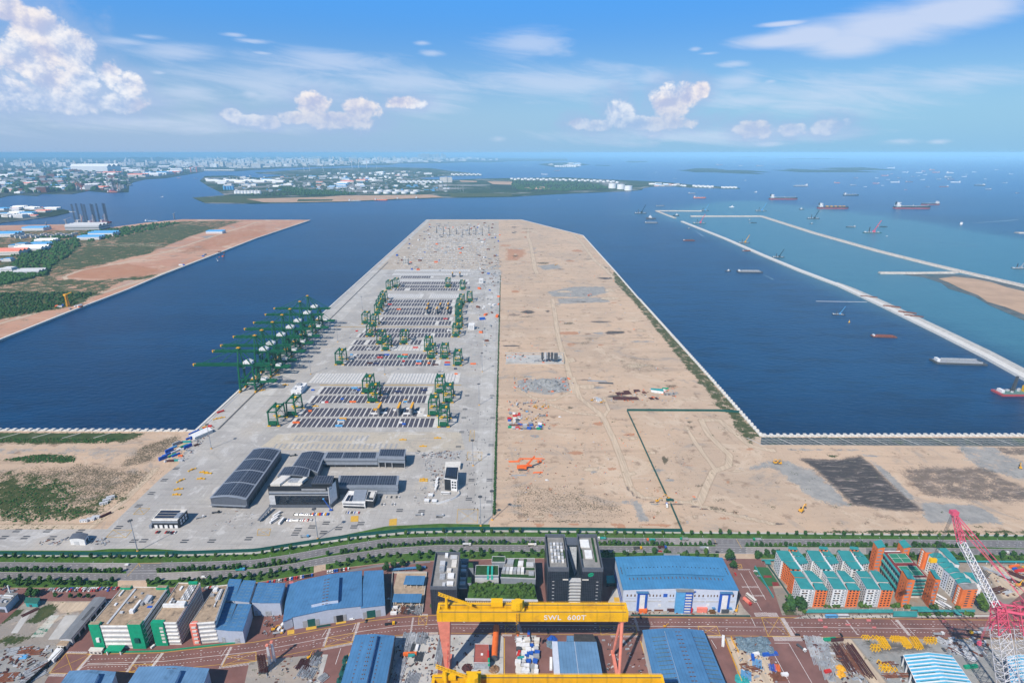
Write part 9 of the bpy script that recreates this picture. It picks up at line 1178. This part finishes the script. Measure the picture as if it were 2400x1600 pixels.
def mk_house(kind,m,mr):
 def f():
  t=thing({'slab':'apartment_slab','tower':'tower_block','ware':'warehouse','block':'factory_block'}[kind],'b',{'slab':'building','tower':'building','ware':'warehouse','block':'factory'}[kind]);b=MB();r=MB()
  if kind=='slab':
   b.box(-.5,-.12,0,.5,.12,.4);b.box(-.1,-.18,0,.1,.121,.45);r.box(-.48,-.1,.401,.48,.1,.42)
  elif kind=='tower':
   b.box(-.13,-.13,0,.13,.13,.55);b.box(-.17,-.09,0,.17,.09,.5);r.box(-.07,-.07,.55,.07,.07,.6)
  elif kind=='ware':
   b.box(-.5,-.3,0,.5,.3,.13)
   for k in range(3):
    y0=-.3+.2*k;r.face([(-.51,y0,.131),(.51,y0,.131),(.51,y0+.1,.19),(-.51,y0+.1,.19)]);r.face([(-.51,y0+.1,.19),(.51,y0+.1,.19),(.51,y0+.2,.131),(-.51,y0+.2,.131)])
  else:
   b.box(-.4,-.25,0,.4,.25,.15);b.box(-.1,-.2,.15,.35,.2,.22);r.box(-.38,-.23,.151,-.12,.23,.17);r.box(-.08,-.18,.22,.33,.18,.235)
  b.bd('wall',m,t);r.bd('roof',mr,t);return t
 return f
def facade_mat(name,c):
 m,T,p=newmat(name);s=T.n('ShaderNodeSeparateXYZ');T.link(obj_pos(T),s.inputs[0]);w=T.math('ABSOLUTE',T.sub(T.math('FRACT',T.mul(s.outputs[2],14.)),.5));T.link(T.mix(T.ramp(w,.28,.34),c,tuple(x*.35 for x in c)),p.inputs['Base Color']);iv(p,'Roughness',.7);return m
FM=[facade_mat('cream_facade',(.8,.76,.7)),facade_mat('white_facade',(.85,.85,.86)),facade_mat('grey_facade',(.5,.52,.55))]
def house(kind,c,x,y,size,rot,label,group,z=LZ):
 m={'cream':FM[0],'white':FM[1],'grey':FM[2],'blue':FM[1],'red':FM[0],'brown':M_VENT,'snow':M_SNOW}[c];mr={'blue':KSB,'red':M_SALMON,'brown':M_GROOF}.get(c,M_SNOW if c in('white','snow')else KLG);return proto(('house',kind,c),mk_house(kind,m,mr),label,(x,y,z),rot,group,size)
def scatter(n,t,pts,kinds,size,label,group,rot=None):
 xs=[p[0]for p in pts];ys=[p[1]for p in pts];P3=[tuple(p)for p in pts];k=0;tries=0
 while k<n and tries<n*40:
  tries+=1;x,y=ru(min(xs),max(xs)),ru(min(ys),max(ys))
  if sdist([(x,y)],P3)[0]>0:continue
  g=G(t,x,y);kd,c=rc(kinds);nm={'slab':'apartment slab','tower':'tower block','ware':'warehouse','block':'factory block'}[kd];c2={'snow':'white','blue':'blue roofed','red':'red roofed'}.get(c,c);house(kd,c,g.x,g.y,ru(*size),ru(-.4,.4)if rot is None else rot+ru(-.08,.08),f'{c2} {nm} {label}',group);k+=1
WB=[('ware','white'),('ware','snow'),('ware','blue'),('ware','grey'),('block','white'),('block','snow'),('block','cream'),('ware','red')];TW=[('slab','cream'),('slab','white'),('tower','white'),('tower','cream'),('slab','white')];scatter(70,'C3',[(0,300),(640,250),(1000,300),(990,385),(700,380),(300,405),(0,415)],WB,(70,190),'in the shipyard quarter across the channel','buildings of the shipyard quarter');scatter(45,'C3',[(0,225),(900,215),(1600,205),(1480,240),(1060,295),(600,245),(0,295)],WB,(110,330),'in the hazy factory belt behind the shipyards','hazy factory belt');scatter(30,'C3',[(0,522),(180,520),(380,524),(490,545),(400,575),(180,605),(0,620)],WB,(40,110),'on the small shipyard island','buildings of the shipyard island');scatter(60,'C4',[(240,235),(560,215),(1000,205),(1560,185),(1900,185),(1500,240),(1300,300),(900,290),(700,310),(440,300)],WB,(60,170),'among the tanks of the tank island','buildings of the tank island');scatter(16,'C5',[(1250,350),(1640,372),(1640,385),(1300,378)],WB,(40,100),'on the narrow neck of the tank point','buildings of the tank point');scatter(10,'C5',[(280,180),(600,168),(700,178),(600,200),(420,202)],WB,(120,260),'on the small refinery islet','buildings of the refinery islet');scatter(80,'C3',[(0,165),(560,155),(1020,150),(1600,150),(1600,195),(900,205),(0,215)],TW,(180,300),'in the hazy city behind the shipyards','hazy city towers behind the shipyards');scatter(90,'C4',[(200,95),(1000,82),(1700,78),(1960,92),(1900,118),(1300,132),(700,140),(300,150)],TW,(230,380),'in the hazy city behind the tank island','hazy city towers behind the tank island')
for k in range(16):
 g=G('C4',ru(1690,1890),ru(90,98));house('tower','grey',g.x,g.y,ru(480,720),ru(-.3,.3),'bluish downtown tower on the horizon','downtown towers on the horizon')
g=G('C3',757,236);house('ware','snow',g.x,g.y,900,.02,'very long pale hall in the hazy factory belt',None);g=G('C4',1898,258);house('slab','cream',g.x,g.y,190,.1,'large cream block beside the white tank row',None)
for x,lab in((520,'blue plant block on the channel shore, first'),(570,'blue plant block on the channel shore, second')):g=G('C4',x,280);house('block','blue',g.x,g.y,130,0,lab,None)
for k in range(8):g=G('C4',290+k*65,250+(k%2)*6);house('ware','snow',g.x,g.y,170,.05,'long white shed in the row on the channel shore','white sheds on the channel shore')
def mass(name,label,n,t,pts,size,mats):
 xs=[p[0]for p in pts];ys=[p[1]for p in pts];b=MB();k=0;q=random.Random(n)
 while k<n:
  x,y=q.uniform(min(xs),max(xs)),q.uniform(min(ys),max(ys))
  if sdist([(x,y)],[tuple(p)for p in pts])[0]>0:k+=.05;continue
  g=G(t,x,y);s=q.uniform(*size);b.obox(g.x,g.y,LZ,s*q.uniform(.4,1.2),s*q.uniform(.3,.6),s*q.choice((.08,.12,.2,.4)),q.uniform(-.3,.3),q.randrange(len(mats)));k+=1
 tag(b.bd(name,mats),label,'city',kind='stuff')
mass('distant_city_blocks','countless pale blocks of the hazy city',700,'C3',[(-60,170),(1600,160),(1600,235),(1480,250),(1040,300),(980,380),(300,405),(-60,415)],(50,150),[KG,KOW,KG,KST,KLG,KRU]);mass('distant_city_blocks','countless pale blocks of the city on the horizon',900,'C4',[(0,90),(1000,78),(1900,84),(2300,104),(1900,116),(1300,134),(560,160),(0,150)],(120,300),[M_SNOW,KOW,KLG]);mass('distant_plant','countless small plant parts of the tank island',520,'C4',[(240,225),(1000,195),(1560,180),(2100,200),(1700,228),(1960,300),(1900,320),(1420,325),(1180,340),(900,300),(640,330),(440,310)],(16,60),[M_SNOW,KLG,KST,KG,KSB])
def woods(label,t,polys,n,r,mat,seed):
 q=random.Random(seed);b=MB()
 for pts in polys:
  xs=[p[0]for p in pts];ys=[p[1]for p in pts];k=0
  while k<n:
   x,y=q.uniform(min(xs),max(xs)),q.uniform(min(ys),max(ys))
   if sdist([(x,y)],[tuple(p)for p in pts])[0]>0:k+=.03;continue
   g=G(t,x,y);s=r*q.uniform(.5,1.3);k+=1;ring=[[(g.x+s*f*q.uniform(.75,1.2)*cos(a*1.047),g.y+s*f*q.uniform(.75,1.2)*sin(a*1.047),s*h*q.uniform(.8,1.2))for a in range(6)]for f,h in((1,.1),(.9,.7),(.45,1.15))]
   for i in range(2):
    for j in range(6):b.face([ring[i][j],ring[i][(j+1)%6],ring[i+1][(j+1)%6],ring[i+1][j]])
   b.face(ring[2])
 tag(b.bd('woodland',mat),label,'wood',kind='stuff')
woods('belt of dark trees around the fields across the basin','C3',[[(120,940),(560,780),(640,815),(420,990),(200,1060),(0,1110),(0,1040)],[(620,720),(900,690),(1300,640),(1430,640),(1000,740),(700,790)],[(0,880),(120,860),(300,760),(560,740),(640,780),(200,930)],[(0,1060),(400,1000),(360,1050),(0,1130)]],330,8,M_LEAF,1);woods('green belts between the blocks of the hazy city','C3',[[(0,215),(1500,205),(1480,250),(1000,300),(980,380),(300,405),(0,415)]],500,34,M_LEAF,9);woods('scrub thickets on the green plot across the basin','C3',[[(0,1190),(250,1185),(760,1190),(560,1290),(0,1390)]],700,4,M_LEAF,2);woods('dark wood on the tank island behind the bare shore','C4',[[(480,344),(1170,346),(1290,340),(1200,322),(980,312),(900,300),(740,285),(760,320),(940,340)]],700,12,M_LEAF,3);woods('wood around the huge tanks on the seaward shore','C5',[[(0,400),(100,418),(500,422),(880,400),(860,380),(600,345),(100,328),(0,335)]],700,12,M_LEAF,4);woods('bush mass on the scrub plot beside the basin','B1',[[(0,1010),(250,910),(660,910),(700,1000),(560,1080),(880,1170),(560,1260),(100,1260),(0,1200)],[(0,500),(1150,500),(1000,540),(0,535)],[(40,690),(360,645),(700,660),(680,715),(250,720)]],420,1.1,M_LEAF,5)
for k in range(13):
 g=G('C3',105+k*40,752+(k%3)*7-k*1.2);house('slab','cream',g.x,g.y,34,1.3,f'cream hostel slab, {ordw(k)} in the row across the basin','cream hostel slabs',0)
for t,x,y,kd,c,s,lab in(('C3',720,768,'ware','blue',110,'blue roofed factory at the edge of the green fields, front'),('C3',820,740,'ware','blue',130,'blue roofed factory at the edge of the green fields, rear'),('C3',60,1025,'block','white',80,'white office near the frame edge across the basin'),('C3',245,1035,'ware','grey',90,'grey shed across the basin beside the wood'),('C3',165,835,'block','blue',100,'blue roofed frame building across the basin'),('C3',80,885,'ware','red',130,'red roofed shed at the frame edge across the basin'),('C3',260,855,'ware','white',120,'white shed beside the red roofed one across the basin'),('C3',290,698,'ware','blue',120,'blue roofed hall at the shipyard quay'),('C3',690,690,'ware','grey',190,'long grey hall beside the drilling rigs'),('C3',60,745,'ware','blue',130,'blue hall at the frame edge behind the hostels'),('C3',370,790,'ware','white',90,'white shed before the hostel row'),('C3',320,820,'ware','blue',90,'blue shed before the hostel row'),('C3',60,940,'block','blue',60,'cluttered blue depot across the basin'),('C3',1690,722,'ware','blue',90,'low blue depot on the bare sand across the basin')):
 g=G(t,x,y);house(kd,c,g.x,g.y,s,.1,lab,None,0)
def mk_rig(m):
 def f():
  t=thing('drilling_rig','rig','drilling rig');b1(t,'hull',m,'prism',[(-32,-28),(20,-28),(38,0),(20,28),(-32,28)],6,16,bottom=True);b1(t,'quarters',KW,'box',-26,-18,16.05,-8,18,30)
  for x,y in((-22,-20),(-22,20),(26,0)):
   b=MB();lattice(b,(x,y,-4),(x,y,132),6.5,6.5,14,0,.55);b.bd('leg',KDG,t)
  b=MB();lattice(b,(6,0,16),(6,0,66),10,3,8,0,.9);b.bd('derrick',KLG,t);b1(t,'crane_boom',M_SALMON,'beam',(14,-20,18),(40,-34,58),1.6);return t
 return f
for k,(x,y,c,s,lab)in enu(((640,655,'g',1,'dark legged drilling rig nearest the hostels'),(735,660,'r',1,'red hulled drilling rig in the middle of the quay'),(828,652,'r',1,'red hulled drilling rig at the outer end of the quay'),(885,400,'r',1.25,'hazy drilling rig at the far shipyard, first'),(940,402,'g',1.1,'hazy drilling rig at the far shipyard, second'))):
 g=G('C3',x,y,WATER_Z);proto(('rig',c),mk_rig(M_HULLR if c=='r' else KDG),lab,(g.x,g.y,WATER_Z),ru(-.5,.5),None,s)
def mk_portal(m):
 def f():
  t=thing('shipyard_crane','crane','crane');b=MB();lattice(b,(0,0,0),(0,0,40),8,5,6,0,1.2);b.bd('tower',m,t);b1(t,'boom',m,'beam',(-14,0,42),(46,0,60),2.2);b1(t,'house',m,'box',-10,-4,40.5,6,4,47);return t
 return f
for k in range(16):
 x,y=ru(560,1000),ru(330,395);g=G('C3',x,y);proto(('portal',k%2),mk_portal(M_SALMON if k%2 else KST),f"{'reddish' if k % 2 else 'grey'} jib crane in the hazy shipyard beside the far rigs",(g.x,g.y,0),ru(0,6),'jib cranes of the hazy shipyard')
for x,y,lab in((370,690,'grey jib crane at the quay behind the blue hall'),(520,660,'grey jib crane among the barges before the rigs'),(1365,612,'grey jib crane on the barge behind the green fields'),(535,1295,'yellow jib crane at the work site on the far bank')):
 g=G('C3',x,y);proto(('portal',2 if 'yellow' in lab else 0),mk_portal(KAM if 'yellow' in lab else KST),lab,(g.x,g.y,0),ru(-1,1),None,.8)
for x,y,lab in((1540,245,'tall red gantry of the far city shipyard, first'),(1495,247,'tall red gantry of the far city shipyard, second')):
 g=G('C3',x,y);proto(('portal',3),mk_portal(M_SALMON),lab,(g.x,g.y,0),0,None,2.4)
for k in range(26):
 g=G('C3',*rc(((ru(440,640),ru(1290,1320)),(ru(1560,1760),960-ru(0,90)),(ru(0,180),ru(920,950)),(ru(1400,1460),975))));c,m=rc(FAR);proto(('far',c),mk_bin(m,9,4,3.5),f'small {c} site box on the far bank of the basin',(g.x,g.y,.05),ru(0,3),'site boxes on the far bank',ru(.8,1.6))
def debris(label,spec,mats,seed):
 q=random.Random(seed);b=MB()
 for t,pts,n,(s0,s1),hh in spec:
  W2=GL(t,pts);xs=[p[0]for p in W2];ys=[p[1]for p in W2];k=0
  while k<n:
   x,y=q.uniform(min(xs),max(xs)),q.uniform(min(ys),max(ys))
   if sdist([(x,y)],W2)[0]>0:k+=.05;continue
   s=q.uniform(s0,s1);a=q.choice((0,.2,1.5,2.2,.8))+q.uniform(-.2,.2)
   for j in range(q.choice((1,1,2,3))):
    b.obox(x+q.uniform(-s,s),y+q.uniform(-s,s),.1,s*q.uniform(.5,1.6),s*q.uniform(.15,.6),hh*q.uniform(.2,1),a,q.randrange(len(mats)))
   k+=1
 tag(b.bd('debris',mats),label,'debris',kind='stuff')
debris('scattered scrap, pallets and offcuts in the shipyard plots',[('A1',[(0,1250),(500,1240),(420,1400),(240,1560),(0,1560)],90,(1,4),1.2),('A2',[(0,1390),(600,1300),(560,1560),(0,1560)],70,(.7,2.5),1.2),('A2',[(1290,1150),(1660,1130),(1650,1560),(1220,1560)],130,(.8,3),1.2),('A2',[(1760,1130),(2260,1130),(2270,1480),(1760,1480)],70,(.7,2.5),1.2),('A3',[(1980,1160),(2350,1160),(2480,1560),(2130,1560)],110,(.7,2.6),1.2),('A4',[(340,1170),(640,1165),(980,1560),(600,1560)],110,(1,4),1.),('A4',[(1560,1180),(2000,1180),(2000,1310),(1700,1310)],120,(1.5,5),1.2),('A4',[(1020,1380),(1200,1380),(1250,1560),(1060,1560)],40,(1,3),1.),('A4',[(1900,480),(2400,480),(2500,780),(2150,780)],80,(.8,3),1.2),('A3',[(1080,890),(2060,890),(2060,940),(1080,940)],70,(.8,2.5),1.5),('A2',[(1260,850),(1530,850),(1530,930),(1250,930)],50,(.8,2.5),1.5),('A2',[(100,930),(260,930),(240,1130),(60,1150)],40,(.8,2.5),1.5),('A3',[(850,1160),(1180,1160),(1270,1490),(880,1490)],50,(.8,2.5),1.),('A3',[(40,1140),(230,1140),(240,1480),(40,1480)],60,(.8,2),1.5),('A1',[(0,690),(150,700),(60,860),(0,900)],40,(1,3),2)],[KST,KRU,KST,KDR,KDG,KG,KLG,KRU],11);debris('scattered site material on the terminal concrete',[('B2',[(1480,620),(1880,620),(1880,700),(1480,660)],70,(1,3.5),1.5),('B2',[(1540,680),(1640,680),(1640,960),(1560,800)],60,(1,3),1.),('B2',[(1640,820),(1730,700),(1720,980),(1640,980)],50,(1,3),1.5),('B2',[(1480,920),(1660,920),(1660,1100),(1450,1100)],40,(1,3),1.),('B1',[(1560,690),(1800,520),(1900,400),(1960,400),(1700,720)],90,(1,3.5),1.5),('B1',[(330,1420),(620,1420),(620,1480),(330,1480)],30,(1,3),1),('B1',[(780,1410),(1010,1410),(1010,1470),(780,1470)],35,(1,3),1.2),('C2',[(1290,330),(1560,150),(1550,1000),(1290,1000)],190,(1.5,4),1.5),('C2',[(1380,0),(1580,0),(1570,260),(1380,260)],130,(3,9),2.5),('C2',[(640,10),(1400,10),(1300,120),(640,120)],80,(3,8),2),('P',[(1000,525),(1165,525),(1168,600),(960,600)],220,(4,12),3),('B1',[(2020,1160),(2352,1160),(2352,1300),(1950,1350)],25,(1,3),.6)],[KG,KST,KDG,KST,KRU,KLG,KG],12);debris('small stones, tyres and drums strewn over the sandy land',[('B3',[(-40,150),(350,150),(350,420),(-40,420)],130,(1,3.5),1.5),('B3',[(-50,670),(330,670),(330,860),(-50,860)],50,(1,3),.8),('B3',[(880,40),(1500,40),(1500,160),(880,160)],90,(1.5,4),1.2),('P',[(1205,885),(1335,885),(1340,918),(1205,918)],90,(1.5,5),2),('P',[(1160,520),(1400,560),(1640,900),(1170,930)],220,(1,3.5),1.2),('B3',[(0,430),(1500,270),(1800,1300),(0,1300)],160,(.7,2.2),.8),('P',[(1185,830),(1320,830),(1320,851),(1185,851)],50,(1.5,4),1.5)],[KDG,KRU,KG,KLG,KST,KOR],13);rows={}
for o in COL.objects:
 if o.parent is None and 'category' in o:rows.setdefault(o['label'],[]).append(o)
for lab,lst in rows.items():
 if len(lst)<2:continue
 lst.sort(key=lambda o:o.location.x/(o.location.y*CT+(CAM_H-o.location.z)*ST))
 for i,o in enu(lst):
  n=len(lab.split());o['label']=lab+f', {ordw(i)} from the left' if n<13 else f'{ordw(i)} {lab}'
